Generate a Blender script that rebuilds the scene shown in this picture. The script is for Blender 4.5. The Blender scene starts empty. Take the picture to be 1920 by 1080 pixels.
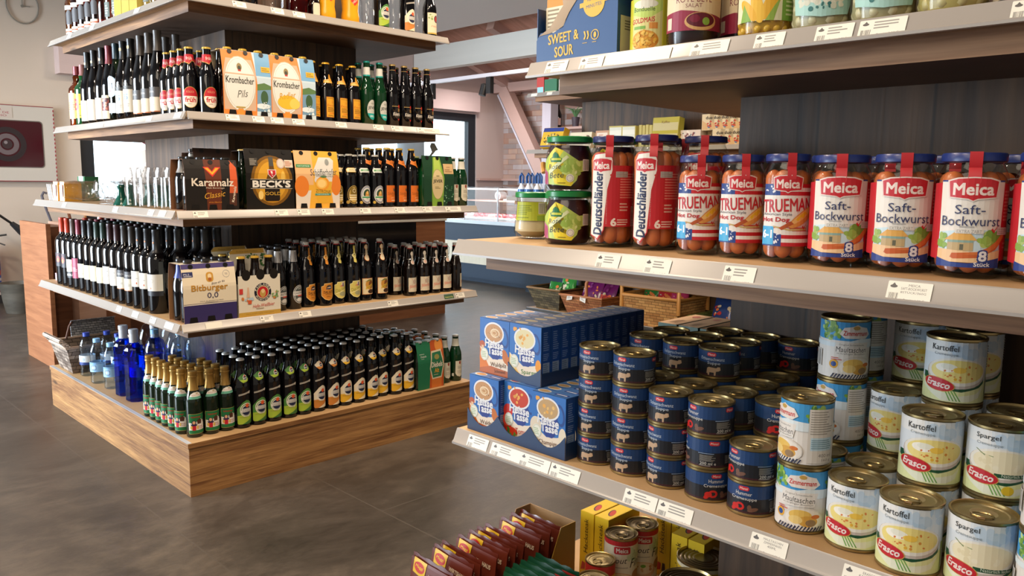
import bpy, bmesh, math, random
from mathutils import Vector, Matrix
from mathutils.geometry import tessellate_polygon
random.seed(7)
PI = math.pi
scene = bpy.context.scene
COL = scene.collection

# ------------------------------------------------------------------ camera
CAM_H, CAM_F = 1.13, 1493.14
YAW, PIT, ROL = 0.785098, 0.132878, -0.011643
def camera():
    c, s = math.cos(YAW), math.sin(YAW)
    f = Vector((c*math.cos(PIT), s*math.cos(PIT), -math.sin(PIT)))
    r = Vector((s, -c, 0)); d = f.cross(r)
    r2 = r*math.cos(ROL) + d*math.sin(ROL); d2 = d*math.cos(ROL) - r*math.sin(ROL)
    cd = bpy.data.cameras.new('camera'); cd.sensor_width = 36; cd.lens = CAM_F/1920*36; cd.clip_start = .02
    o = bpy.data.objects.new('camera', cd); COL.objects.link(o)
    m = Matrix((r2, -d2, -f)).transposed().to_4x4(); m.translation = (0, 0, CAM_H)
    o.matrix_world = m; scene.camera = o
camera()

# ------------------------------------------------------------------ world, lights, exposure
scene.view_settings.view_transform = 'Standard'; scene.view_settings.look = 'None'
scene.view_settings.gamma = 1; scene.view_settings.use_curve_mapping = False
scene.view_settings.exposure = -0.36
scene.cycles.max_bounces = 8; scene.cycles.transparent_max_bounces = 40; scene.cycles.caustics_reflective = False
scene.cycles.caustics_refractive = False; scene.cycles.sample_clamp_indirect = 6
def world():
    w = bpy.data.worlds.new('world'); scene.world = w; w.use_nodes = True
    nt = w.node_tree; n = nt.nodes; n.clear()
    tc = n.new('ShaderNodeTexCoord'); sp = n.new('ShaderNodeSeparateXYZ')
    nt.links.new(tc.outputs['Generated'], sp.inputs[0])
    mr = n.new('ShaderNodeMapRange'); mr.interpolation_type = 'SMOOTHSTEP'
    mr.inputs['From Min'].default_value = .25; mr.inputs['From Max'].default_value = .6
    nt.links.new(sp.outputs['Y'], mr.inputs['Value'])
    mx = n.new('ShaderNodeMix'); mx.data_type = 'RGBA'
    nt.links.new(mr.outputs[0], mx.inputs[0])
    mx.inputs[6].default_value = (.46, .41, .35, 1)            # the dim shop hall behind the camera
    mx.inputs[7].default_value = (5.2, 5.9, 6.6, 1)            # overcast daylight on the window side
    bg = n.new('ShaderNodeBackground'); out = n.new('ShaderNodeOutputWorld')
    nt.links.new(mx.outputs[2], bg.inputs[0]); nt.links.new(bg.outputs[0], out.inputs[0])
world()
def area(name, loc, target, sx, sy, power, color):
    l = bpy.data.lights.new(name, 'AREA'); l.shape = 'RECTANGLE'; l.size = sx; l.size_y = sy; l.energy = power; l.color = color
    o = bpy.data.objects.new(name, l); COL.objects.link(o); o.location = loc
    o.rotation_euler = (Vector(target) - Vector(loc)).to_track_quat('-Z', 'Y').to_euler()
    return o
WARM = (1, .80, .60)
d = area('shopfront_daylight', (-2.4, 5.6, 1.3), (1.2, 5.0, 1.0), 2.6, 2.2, 300, (.78, .89, 1)); d.data.spread = 1.75
for i, (x, y, p) in enumerate(((-.2, .9, 26), (.25, 2.0, 30), (.9, 1.7, 24), (2.3, 1.9, 30), (1.6, 1.95, 22), (3.4, 2.5, 30), (-.3, 3.6, 22), (4.9, 4.6, 26), (3.2, 6.6, 26), (.8, 6.6, 26), (6.9, 5.6, 20), (6.9, 7.4, 18))):
    area('ceiling_spot_light', (x, y, 2.62 if x < 6 else 2.36), (x + .1, y + .1, 0), .22, .22, p, WARM if x < 6 else (1, .9, .86))
area('front_fill_light', (-.9, .4, 2.66), (.2, .8, .6), 2.0, 2.0, 62, (1, .84, .66))  # added warm fill for the shelf faces near the camera, no real fixture
area('counter_strip_light', (6.25, 6.2, 1.02), (6.25, 6.2, 0), .2, 1.3, 14, (1, .93, .95))

# ------------------------------------------------------------------ materials
def lin(h):
    if isinstance(h, tuple): return h
    h = h.lstrip('#'); r = []
    for i in (0, 2, 4):
        v = int(h[i:i+2], 16)/255; r.append(v/12.92 if v <= .04045 else ((v+.055)/1.055)**2.4)
    return tuple(r)
MATS = {}
def new_mat(key):
    m = bpy.data.materials.new(key); m.use_nodes = True; MATS[key] = m
    return m, m.node_tree, m.node_tree.nodes['Principled BSDF']
def col(h, rough=.5, metal=0, spec=.5, emit=0):
    k = 'col_%s_%s_%s_%s_%s' % (h, rough, metal, spec, emit)
    if k in MATS: return MATS[k]
    m, nt, b = new_mat(k)
    b.inputs['Base Color'].default_value = (*lin(h), 1); b.inputs['Roughness'].default_value = rough
    b.inputs['Metallic'].default_value = metal; b.inputs['Specular IOR Level'].default_value = spec
    if emit:
        b.inputs['Emission Color'].default_value = (*lin(h), 1); b.inputs['Emission Strength'].default_value = emit
    return m
def paper(h): return col(h, .42, 0, .4)
def glass(h, key, gloss=.04, tint=1.0, edge=.55):
    """clear thin glass or plastic: tinted transparency under a fresnel gloss"""
    k = 'glass_' + key
    if k in MATS: return MATS[k]
    m = bpy.data.materials.new(k); m.use_nodes = True; MATS[k] = m
    nt = m.node_tree; n = nt.nodes; n.clear(); L = nt.links.new
    tr = n.new('ShaderNodeBsdfTransparent'); gl = n.new('ShaderNodeBsdfGlossy'); mx = n.new('ShaderNodeMixShader'); out = n.new('ShaderNodeOutputMaterial')
    lw = n.new('ShaderNodeLayerWeight'); lw.inputs[0].default_value = .5
    c = lin(h); cm = n.new('ShaderNodeMix'); cm.data_type = 'RGBA'
    cm.inputs[6].default_value = (*[1-(1-v)*tint for v in c], 1); cm.inputs[7].default_value = (*[v*edge for v in c], 1)
    pw = n.new('ShaderNodeMath'); pw.operation = 'POWER'; pw.inputs[1].default_value = 3.5; L(lw.outputs['Facing'], pw.inputs[0])
    L(pw.outputs[0], cm.inputs[0]); L(cm.outputs[2], tr.inputs[0])
    gl.inputs['Roughness'].default_value = gloss
    fr = n.new('ShaderNodeMath'); fr.operation = 'MULTIPLY_ADD'; fr.inputs[1].default_value = .5; fr.inputs[2].default_value = .035; L(pw.outputs[0], fr.inputs[0])
    L(fr.outputs[0], mx.inputs[0]); L(tr.outputs[0], mx.inputs[1]); L(gl.outputs[0], mx.inputs[2]); L(mx.outputs[0], out.inputs[0])
    return m
def wood(key, c1, c2, scale, rough=.5, knot=None, contrast=(.3, .7), planks=None, fine=.35):
    """procedural timber: stretched noise along the grain, fine streaks, optional knots and plank joints"""
    if key in MATS: return MATS[key]
    m, nt, b = new_mat(key); n = nt.nodes; L = nt.links.new
    tc = n.new('ShaderNodeTexCoord'); mp = n.new('ShaderNodeMapping'); mp.inputs['Scale'].default_value = scale
    L(tc.outputs['Object'], mp.inputs[0])
    def noise(sc, det, dist=0):
        t = n.new('ShaderNodeTexNoise'); t.inputs['Scale'].default_value = sc; t.inputs['Detail'].default_value = det
        t.inputs['Distortion'].default_value = dist; L(mp.outputs[0], t.inputs['Vector']); return t.outputs[0]
    a = noise(1, 4, .6); f = noise(5, 3)
    mr = n.new('ShaderNodeMapRange'); mr.inputs[1].default_value = contrast[0]; mr.inputs[2].default_value = contrast[1]; L(a, mr.inputs[0])
    mm = n.new('ShaderNodeMath'); mm.operation = 'MULTIPLY_ADD'; L(f, mm.inputs[0]); mm.inputs[1].default_value = fine*2; 
    ad = n.new('ShaderNodeMath'); ad.operation = 'ADD'; ad.inputs[1].default_value = -fine; L(mr.outputs[0], ad.inputs[0]); L(ad.outputs[0], mm.inputs[2])
    cm = n.new('ShaderNodeMix'); cm.data_type = 'RGBA'; cm.clamp_factor = True
    L(mm.outputs[0], cm.inputs[0]); cm.inputs[6].default_value = (*lin(c1), 1); cm.inputs[7].default_value = (*lin(c2), 1)
    last = cm.outputs[2]
    if knot:
        kv = n.new('ShaderNodeMapping'); kv.inputs['Scale'].default_value = knot; L(tc.outputs['Object'], kv.inputs[0])
        v = n.new('ShaderNodeTexVoronoi'); v.inputs['Scale'].default_value = 1; L(kv.outputs[0], v.inputs['Vector'])
        r = n.new('ShaderNodeMapRange'); r.inputs[1].default_value = .05; r.inputs[2].default_value = .13; r.inputs[3].default_value = .8; r.inputs[4].default_value = 0
        L(v.outputs['Distance'], r.inputs[0])
        k = n.new('ShaderNodeMix'); k.data_type = 'RGBA'; L(r.outputs[0], k.inputs[0]); L(last, k.inputs[6]); k.inputs[7].default_value = (*[v*.25 for v in lin(c1)], 1)
        last = k.outputs[2]
    if planks:                                    # dark joint lines every «planks» metres along x+y
        s = n.new('ShaderNodeSeparateXYZ'); L(tc.outputs['Object'], s.inputs[0])
        x = n.new('ShaderNodeMath'); x.operation = 'ADD'; L(s.outputs[0], x.inputs[0]); L(s.outputs[1], x.inputs[1])
        md = n.new('ShaderNodeMath'); md.operation = 'PINGPONG'; md.inputs[1].default_value = planks/2; L(x.outputs[0], md.inputs[0])
        r = n.new('ShaderNodeMapRange'); r.inputs[1].default_value = .001; r.inputs[2].default_value = .004; r.inputs[3].default_value = .75; r.inputs[4].default_value = 0
        L(md.outputs[0], r.inputs[0])
        k = n.new('ShaderNodeMix'); k.data_type = 'RGBA'; L(r.outputs[0], k.inputs[0]); L(last, k.inputs[6]); k.inputs[7].default_value = (.008, .006, .005, 1)
        last = k.outputs[2]
    L(last, b.inputs['Base Color']); b.inputs['Roughness'].default_value = rough
    bp = n.new('ShaderNodeBump'); bp.inputs['Strength'].default_value = .12; bp.inputs['Distance'].default_value = .004
    L(mm.outputs[0], bp.inputs['Height']); L(bp.outputs[0], b.inputs['Normal'])
    return m
PINE = wood('pine_plinth_wood', '#6f4828', '#b08350', (1.6, 1.6, 34), .5, (2.6, 2.6, 9), (.3, .74), None, .75)
FASCIA = wood('fascia_wood', '#5a3d28', '#b08258', (1.4, 1.4, 30), .55, (2.1, 2.1, 9), (.32, .75), None, .4)
GREYFASCIA = wood('grey_fascia_wood', '#6b4528', '#bf9066', (1.2, 1.2, 30), .55, (2.0, 2.0, 9), (.32, .72), None, .4)
CORE = wood('dark_core_wood', '#2a1c12', '#644a33', (22, 22, 1.3), .55, (5, 5, 2.2), (.3, .75), .19, .3)
BOARD = wood('shelf_board_wood', '#9d7c56', '#c5a377', (2, 2, 30), .5, None, (.3, .7), None, .3)
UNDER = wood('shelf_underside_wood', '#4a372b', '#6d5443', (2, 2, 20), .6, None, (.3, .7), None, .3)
OAK = wood('oak_desk_wood', '#7d4e32', '#9a6644', (2.2, 2.2, 34), .45, None, (.25, .75), None, .3)
BROWNGLASS = col('#0d0604', .06, 0, .6)
BLACKGLASS = col('#060508', .05, 0, .6)
GREENGLASS = col('#0a3f1c', .05, 0, .6)
DARKGREEN = col('#0b1a0d', .05, 0, .6)
DEEPGREEN = col('#063017', .05, 0, .6)
RAIL = col('#96908a', .3, 0, .5)
TIN = col('#a38f62', .3, .9, .5)
TINLID = col('#a4956f', .4, .75, .5)
STEEL = col('#b5b5b8', .25, 1, .5)
WHITE = col('#d8d4cc', .6)
CLEAR = glass('#ffffff', 'clear', .03, 1, .93); PET = glass('#eaf2fa', 'pet', .05, 1, .8)
JARGLASS = glass('#f4f7f2', 'jar', .04, .6, .85)

# ------------------------------------------------------------------ mesh helpers
class MB:
    def __init__(s): s.v = []; s.f = []; s.m = []; s.mats = []; s.smooth = []
    def mi(s, m):
        if m not in s.mats: s.mats.append(m)
        return s.mats.index(m)
    def add(s, vs, fs, m, smooth=False):
        o = len(s.v); s.v += [tuple(v) for v in vs]; k = s.mi(m)
        for f in fs: s.f.append([i+o for i in f]); s.m.append(k); s.smooth.append(smooth)
    def box(s, x0, x1, y0, y1, z0, z1, m, top=None, tm=None, bm=None):
        t = top or 0
        vs = [(x0, y0, z0), (x1, y0, z0), (x1, y1, z0), (x0, y1, z0), (x0+t, y0+t, z1), (x1-t, y0+t, z1), (x1-t, y1-t, z1), (x0+t, y1-t, z1)]
        s.add(vs, [(0, 1, 5, 4), (1, 2, 6, 5), (2, 3, 7, 6), (3, 0, 4, 7)], m)
        s.add(vs, [(4, 5, 6, 7)], tm or m); s.add(vs, [(3, 2, 1, 0)], bm or m)
    def obox(s, c, ax, ay, az, hx, hy, hz, m):
        c = Vector(c); ax = Vector(ax).normalized()*hx; ay = Vector(ay).normalized()*hy; az = Vector(az).normalized()*hz
        vs = [c+ax*i+ay*j+az*k for k in (-1, 1) for i, j in ((-1, -1), (1, -1), (1, 1), (-1, 1))]
        s.add(vs, [(0, 1, 5, 4), (1, 2, 6, 5), (2, 3, 7, 6), (3, 0, 4, 7), (4, 5, 6, 7), (3, 2, 1, 0)], m)
    def lathe(s, prof, m, n=20, c=(0, 0, 0), cap0=True, cap1=True, sx=1, sy=1, axis=None):
        vs = []; fs = []
        for r, z in prof:
            for k in range(n):
                a = 2*PI*(k+.5)/n; vs.append((r*math.cos(a)*sx, r*math.sin(a)*sy, z))
        for i in range(len(prof)-1):
            for k in range(n):
                j = (k+1) % n; fs.append((i*n+k, i*n+j, (i+1)*n+j, (i+1)*n+k))
        if cap0 and prof[0][0] > 1e-6: fs.append(tuple(range(n-1, -1, -1)))
        if cap1 and prof[-1][0] > 1e-6: fs.append(tuple((len(prof)-1)*n+k for k in range(n)))
        if axis is not None:
            q = Vector((0, 0, 1)).rotation_difference(Vector(axis)); vs = [q @ Vector(v) for v in vs]
        s.add([Vector(v)+Vector(c) for v in vs], fs, m, True)
    def tube(s, pts, r, m, n=8, r1=None, closed=False):
        pts = [Vector(p) for p in pts]; N = len(pts); vs = []; fs = []; up = None
        for i, p in enumerate(pts):
            t = (pts[(i+1) % N] - pts[i-1]) if closed else (pts[min(i+1, N-1)] - pts[max(i-1, 0)])
            t.normalize()
            if up is None or abs(up.dot(t)) > .99:
                up = t.orthogonal()
            a = (up - t*up.dot(t)).normalized(); b = t.cross(a); up = a
            rr = r if r1 is None else r + (r1-r)*i/(N-1)
            for k in range(n): vs.append(p + a*rr*math.cos(2*PI*k/n) + b*rr*math.sin(2*PI*k/n))
        for i in range(N if closed else N-1):
            for k in range(n):
                j = (k+1) % n; q = (i+1) % N; fs.append((i*n+k, i*n+j, q*n+j, q*n+k))
        if not closed: fs += [tuple(range(n-1, -1, -1)), tuple((N-1)*n+k for k in range(n))]
        s.add(vs, fs, m, True)
    def prism(s, poly, axis, a0, a1, m, smooth=False):
        """2D outline swept along an axis: axis 'x' -> (y,z), 'y' -> (x,z), 'z' -> (x,y)"""
        def P(p, a): return {'x': (a, p[0], p[1]), 'y': (p[0], a, p[1]), 'z': (p[0], p[1], a)}[axis]
        n = len(poly); vs = [P(p, a0) for p in poly] + [P(p, a1) for p in poly]
        s.add(vs, [(k, (k+1) % n, n+(k+1) % n, n+k) for k in range(n)], m, smooth)
        s.add(vs, [tuple(range(n-1, -1, -1)), tuple(range(n, 2*n))], m)
    def sheet(s, rows, m, thick=0, smooth=True):
        """grid of points (rows of equal length), optionally given thickness along its normals"""
        R, Cn = len(rows), len(rows[0]); g = [Vector(p) for r in rows for p in r]
        fs = [(i*Cn+j, i*Cn+j+1, (i+1)*Cn+j+1, (i+1)*Cn+j) for i in range(R-1) for j in range(Cn-1)]
        s.add(g, fs, m, smooth)
        if thick:
            nr = []
            for i in range(R):
                for j in range(Cn):
                    a = g[min(i+1, R-1)*Cn+j]-g[max(i-1, 0)*Cn+j]; b = g[i*Cn+min(j+1, Cn-1)]-g[i*Cn+max(j-1, 0)]
                    nn = b.cross(a); nr.append(nn.normalized() if nn.length > 1e-9 else Vector((0, 0, 1)))
            h = [p+q*thick for p, q in zip(g, nr)]
            s.add(h, [tuple(reversed(f)) for f in fs], m, smooth)
            rim = [j for j in range(Cn)] + [i*Cn+Cn-1 for i in range(1, R)] + [(R-1)*Cn+j for j in range(Cn-2, -1, -1)] + [i*Cn for i in range(R-2, 0, -1)]
            k = len(rim); s.add([g[i] for i in rim]+[h[i] for i in rim], [(i, k+i, k+(i+1) % k, (i+1) % k) for i in range(k)], m)
    def mesh(s, name):
        me = bpy.data.meshes.new(name); me.from_pydata(s.v, [], s.f)
        for m in s.mats: me.materials.append(m)
        for p, k, sm in zip(me.polygons, s.m, s.smooth): p.material_index = k; p.use_smooth = sm
        bm = bmesh.new(); bm.from_mesh(me); bmesh.ops.recalc_face_normals(bm, faces=bm.faces); bm.to_mesh(me); bm.free()
        me.set_sharp_from_angle(angle=math.radians(42))
        return me
    def build(s, name, parent=None, loc=(0, 0, 0), rz=0):
        return link(s.mesh(name), name, parent, loc, rz)
def link(me, name, parent=None, loc=(0, 0, 0), rz=0):
    o = bpy.data.objects.new(name, me); COL.objects.link(o); o.location = loc; o.rotation_euler = (0, 0, rz)
    if parent: o.parent = parent
    return o
def empty(name, loc=(0, 0, 0), rz=0):
    o = bpy.data.objects.new(name, None); o.empty_display_size = .05; COL.objects.link(o); o.location = loc; o.rotation_euler = (0, 0, rz); return o
def tag(o, label, cat, group=None, kind=None):
    o['label'] = label; o['category'] = cat
    if group: o['group'] = group
    if kind: o['kind'] = kind
    return o
def struct(o): o['kind'] = 'structure'; return o
KIDS = {}
def kids(o):
    if o.name not in KIDS: KIDS[o.name] = list(o.children)
    return KIDS[o.name]
USED = set()
def copy_tree(o, parent=None):
    c = o.copy(); COL.objects.link(c)
    if parent: c.parent = parent
    for ch in kids(o): copy_tree(ch, c)
    return c
def put(proto, loc, label, cat, group=None, rz=0):
    """the first call places the prototype itself, later ones a copy of it and its parts"""
    if proto.name in USED: o = copy_tree(proto)
    else:
        kids(proto)
        for ch in proto.children: kids(ch)
        o = proto; USED.add(proto.name)
    o.location = loc; o.rotation_euler = (0, 0, rz)
    return tag(o, label, cat, group)
ORD = 'first second third fourth fifth sixth seventh eighth ninth tenth eleventh twelfth thirteenth fourteenth fifteenth sixteenth seventeenth eighteenth nineteenth twentieth'.split()
LEFT90 = -PI/2            # turns a front that faces -y round to face -x

# ------------------------------------------------------------------ printed labels
TXT = {}
def text_geo(s, bold, shear):
    k = (s, bold, shear)
    if k not in TXT:
        cu = bpy.data.curves.new('t', 'FONT'); cu.body = s; cu.shear = shear;  cu.resolution_u = 2
        ob = bpy.data.objects.new('t', cu); COL.objects.link(ob); bpy.context.view_layer.update()
        e = ob.evaluated_get(bpy.context.evaluated_depsgraph_get()); me = e.to_mesh()
        vs = [(v.co.x, v.co.y) for v in me.vertices]; fs = [tuple(p.vertices) for p in me.polygons]
        e.to_mesh_clear(); bpy.data.objects.remove(ob); bpy.data.curves.remove(cu)
        x0 = min(v[0] for v in vs); x1 = max(v[0] for v in vs); y0 = min(v[1] for v in vs); y1 = max(v[1] for v in vs)
        TXT[k] = ([((x-(x0+x1)/2)/(x1-x0), (y-(y0+y1)/2)/(y1-y0)) for x, y in vs], fs)
    return TXT[k]
class Art:
    """flat artwork in millimetres (u right, v up), layer on layer"""
    def __init__(s): s.L = []
    def poly(s, pts, c): s.L.append((pts, [tuple(range(len(pts)))], c)); return s
    def rect(s, x0, y0, x1, y1, c): return s.poly([(x0, y0), (x1, y0), (x1, y1), (x0, y1)], c)
    def rr(s, x0, y0, x1, y1, r, c):
        p = []
        for cx, cy, a in ((x1-r, y0+r, -90), (x1-r, y1-r, 0), (x0+r, y1-r, 90), (x0+r, y0+r, 180)):
            for k in range(5): t = math.radians(a+22.5*k); p.append((cx+r*math.cos(t), cy+r*math.sin(t)))
        return s.poly(p, c)
    def ell(s, cx, cy, rx, ry, c, n=24, a=0):
        ca, sa = math.cos(math.radians(a)), math.sin(math.radians(a)); p = []
        for k in range(n):
            t = 2*PI*k/n; x, y = rx*math.cos(t), ry*math.sin(t); p.append((cx+x*ca-y*sa, cy+x*sa+y*ca))
        return s.poly(p, c)
    def ring(s, cx, cy, rx, ry, w, c, n=28):
        o = [(cx+rx*math.cos(2*PI*k/n), cy+ry*math.sin(2*PI*k/n)) for k in range(n)]
        i = [(cx+(rx-w)*math.cos(2*PI*k/n), cy+(ry-w)*math.sin(2*PI*k/n)) for k in range(n)]
        s.L.append((o+i, [(k, (k+1) % n, n+(k+1) % n, n+k) for k in range(n)], c)); return s
    def text(s, t, cx, cy, w, h, c, shear=0, bold=0, rot=0):
        vs, fs = text_geo(t, 0, shear); ca, sa = math.cos(math.radians(rot)), math.sin(math.radians(rot)); q = max(0, bold)*h*1.15
        for dx, dy in (((-q, -q), (q, -q), (-q, q), (q, q)) if q else ((0, 0),)):
            s.L.append(([(cx+(x*w+dx)*ca-(y*h+dy)*sa, cy+(x*w+dx)*sa+(y*h+dy)*ca) for x, y in vs], fs, c))
        return s
    def bars(s, x0, y0, x1, y1, n, c, seed=1):
        """rows of unreadably small print"""
        rnd = random.Random(seed); pts = []; fs = []; h = (y1-y0)/n
        for k in range(n):
            e = x0+(x1-x0)*(.6+.4*rnd.random()); y = y1-h*(k+.75); b = len(pts)
            pts += [(x0, y), (e, y), (e, y+h*.45), (x0, y+h*.45)]; fs.append((b, b+1, b+2, b+3))
        s.L.append((pts, fs, c)); return s
    def code(s, x0, y0, x1, y1, c='#222222', n=14, seed=3, bg='#e8e6e0'):
        s.rect(x0-1, y0-1, x1+1, y1+1, bg); rnd = random.Random(seed); pts = []; fs = []; w = (x1-x0)/n
        for k in range(n):
            b = len(pts); q = w*(.3+.4*rnd.random()); x = x0+k*w
            pts += [(x, y0), (x+q, y0), (x+q, y1), (x, y1)]; fs.append((b, b+1, b+2, b+3))
        s.L.append((pts, fs, c)); return s
    def blobs(s, cx, cy, rx, ry, n, r0, r1, cs, seed=1):
        rnd = random.Random(seed)
        for k in range(n):
            a = rnd.random()*2*PI; q = math.sqrt(rnd.random()); r = r0+(r1-r0)*rnd.random()
            s.ell(cx+rx*q*math.cos(a), cy+ry*q*math.sin(a), r, r*(.5+.5*rnd.random()), rnd.choice(cs), 10, rnd.random()*180)
        return s
    def build(s, name, fn, parent=None, du=None, dv=None, rough=.42, step=None, base=6e-4, metal=0):
        """map the art on a surface: fn(u, v, offset) in metres; du / dv cut spacing in mm for curved surfaces"""
        if step is None: step = 5e-5 if dv else 1.5e-5
        bm = bmesh.new(); mats = []
        for li, (pts, fs, c) in enumerate(s.L):
            m = c if not isinstance(c, str) else col(c, rough, metal, .4)
            if m not in mats: mats.append(m)
            vs = [bm.verts.new((p[0], p[1], li)) for p in pts]
            for f in fs:
                try: q = bm.faces.new([vs[i] for i in f])
                except ValueError: continue
                q.material_index = mats.index(m)
        bm.normal_update()
        bmesh.ops.triangulate(bm, faces=[f for f in bm.faces if len(f.verts) > 4])
        for d, ax in ((du, 0), (dv, 1)):
            if not d: continue
            lo = min(v.co[ax] for v in bm.verts); hi = max(v.co[ax] for v in bm.verts); k = math.ceil(lo/d+1e-4)
            while k*d < hi-1e-4:
                co = [0, 0, 0]; co[ax] = k*d; no = [0, 0, 0]; no[ax] = 1
                bmesh.ops.bisect_plane(bm, geom=bm.verts[:]+bm.edges[:]+bm.faces[:], dist=1e-6, plane_co=co, plane_no=no); k += 1
        bmesh.ops.triangulate(bm, faces=[f for f in bm.faces if len(f.verts) > 4])
        for f in bm.faces:
            if f.normal.z < 0: f.normal_flip()
        def on(u, v, o):
            if not du: return Vector(fn(u, v, o))
            d = du/1000; k = math.floor(u/d+1e-5); q = u/d-k          # every layer lies on the same facets
            return Vector(fn(k*d, v, o))*(1-q)+Vector(fn((k+1)*d, v, o))*q if q > 1e-4 else Vector(fn(k*d, v, o))
        for v in bm.verts: v.co = on(v.co.x/1000, v.co.y/1000, base+step*v.co.z)
        me = bpy.data.meshes.new(name); bm.to_mesh(me); bm.free()
        for m in mats: me.materials.append(m)
        return link(me, name, parent)
def on_cyl(r, z0, ang=0):
    return lambda u, v, o: ((r+o)*math.sin(u/r+ang), -(r+o)*math.cos(u/r+ang), z0+v)
def on_flat(y, z0, x0=0): return lambda u, v, o: (x0+u, y-o, z0+v)
def on_plane(org, U, V):
    org, U, V = Vector(org), Vector(U).normalized(), Vector(V).normalized(); N = U.cross(V)
    return lambda u, v, o: org+U*u+V*v+N*o
def prof_r(prof, z):
    for (r0, z0), (r1, z1) in zip(prof, prof[1:]):
        if z0 <= z <= z1 and z1 > z0: return r0+(r1-r0)*(z-z0)/(z1-z0)
    return prof[-1][0]
def on_lathe(prof, z0, rref, ang=0):
    def f(u, v, o):
        r = prof_r(prof, z0+v)+o; a = u/rref+ang
        return (r*math.sin(a), -r*math.cos(a), z0+v)
    return f

# ================================================================== THE ROOM
def floor_mat():
    m, nt, b = new_mat('slate_floor_tiles'); n = nt.nodes; L = nt.links.new
    tc = n.new('ShaderNodeTexCoord')
    def noise(sc, det, rough=.6, scale=(1, 1, 1), dist=0):
        mp = n.new('ShaderNodeMapping'); mp.inputs['Scale'].default_value = scale; L(tc.outputs['Object'], mp.inputs[0])
        t = n.new('ShaderNodeTexNoise'); t.inputs['Scale'].default_value = sc; t.inputs['Detail'].default_value = det; t.inputs['Roughness'].default_value = rough
        t.inputs['Distortion'].default_value = dist; L(mp.outputs[0], t.inputs['Vector']); return t.outputs[0]
    a = noise(1.7, 8, .68, dist=.5); c = noise(6, 6, .7, (1, 2.2, 1), .4); 
    br = n.new('ShaderNodeTexBrick'); mp = n.new('ShaderNodeMapping'); mp.inputs['Location'].default_value = (-.24, .17, 0); mp.inputs['Rotation'].default_value = (0, 0, PI/2)
    L(tc.outputs['Object'], mp.inputs[0]); L(mp.outputs[0], br.inputs['Vector'])
    br.inputs['Scale'].default_value = 1; br.inputs['Brick Width'].default_value = 1.2; br.inputs['Row Height'].default_value = .57
    br.inputs['Mortar Size'].default_value = .003; br.inputs['Mortar Smooth'].default_value = .4; br.inputs['Bias'].default_value = 0
    br.inputs['Color1'].default_value = (.35, .35, .35, 1); br.inputs['Color2'].default_value = (.65, .65, .65, 1); br.inputs['Mortar'].default_value = (.5, .5, .5, 1)
    ma = n.new('ShaderNodeMath'); ma.operation = 'MULTIPLY_ADD'; L(c, ma.inputs[0]); ma.inputs[1].default_value = .42; g = noise(22, 5, .75, (1, 1.6, 1), 1.2); mg = n.new('ShaderNodeMath'); mg.operation = 'MULTIPLY_ADD'; L(g, mg.inputs[0]); mg.inputs[1].default_value = .22; mg.inputs[2].default_value = -.07; m2 = n.new('ShaderNodeMath'); m2.operation = 'ADD'; L(a, m2.inputs[0]); L(mg.outputs[0], m2.inputs[1]); L(m2.outputs[0], ma.inputs[2])
    mb = n.new('ShaderNodeMath'); mb.operation = 'MULTIPLY_ADD'; L(br.outputs['Color'], mb.inputs[0]); mb.inputs[1].default_value = .12; L(ma.outputs[0], mb.inputs[2])
    rp = n.new('ShaderNodeValToRGB'); L(mb.outputs[0], rp.inputs[0])
    e = rp.color_ramp.elements; e[0].position = .55; e[0].color = (*lin('#2b2621'), 1); e[1].position = 1.12 if False else 1; e[1].color = (*lin('#5e5449'), 1)
    q = e.new(.78); q.color = (*lin('#423b34'), 1)
    mj = n.new('ShaderNodeMix'); mj.data_type = 'RGBA'; L(br.outputs['Fac'], mj.inputs[0]); L(rp.outputs[0], mj.inputs[6]); mj.inputs[7].default_value = (*lin('#4d463f'), 1)
    L(mj.outputs[2], b.inputs['Base Color'])
    rr = n.new('ShaderNodeMapRange'); rr.inputs[3].default_value = .27; rr.inputs[4].default_value = .48; L(a, rr.inputs[0]); L(rr.outputs[0], b.inputs['Roughness'])
    bp = n.new('ShaderNodeBump'); bp.inputs['Strength'].default_value = .18; bp.inputs['Distance'].default_value = .01; L(ma.outputs[0], bp.inputs['Height']); L(bp.outputs[0], b.inputs['Normal'])
    return m
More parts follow.
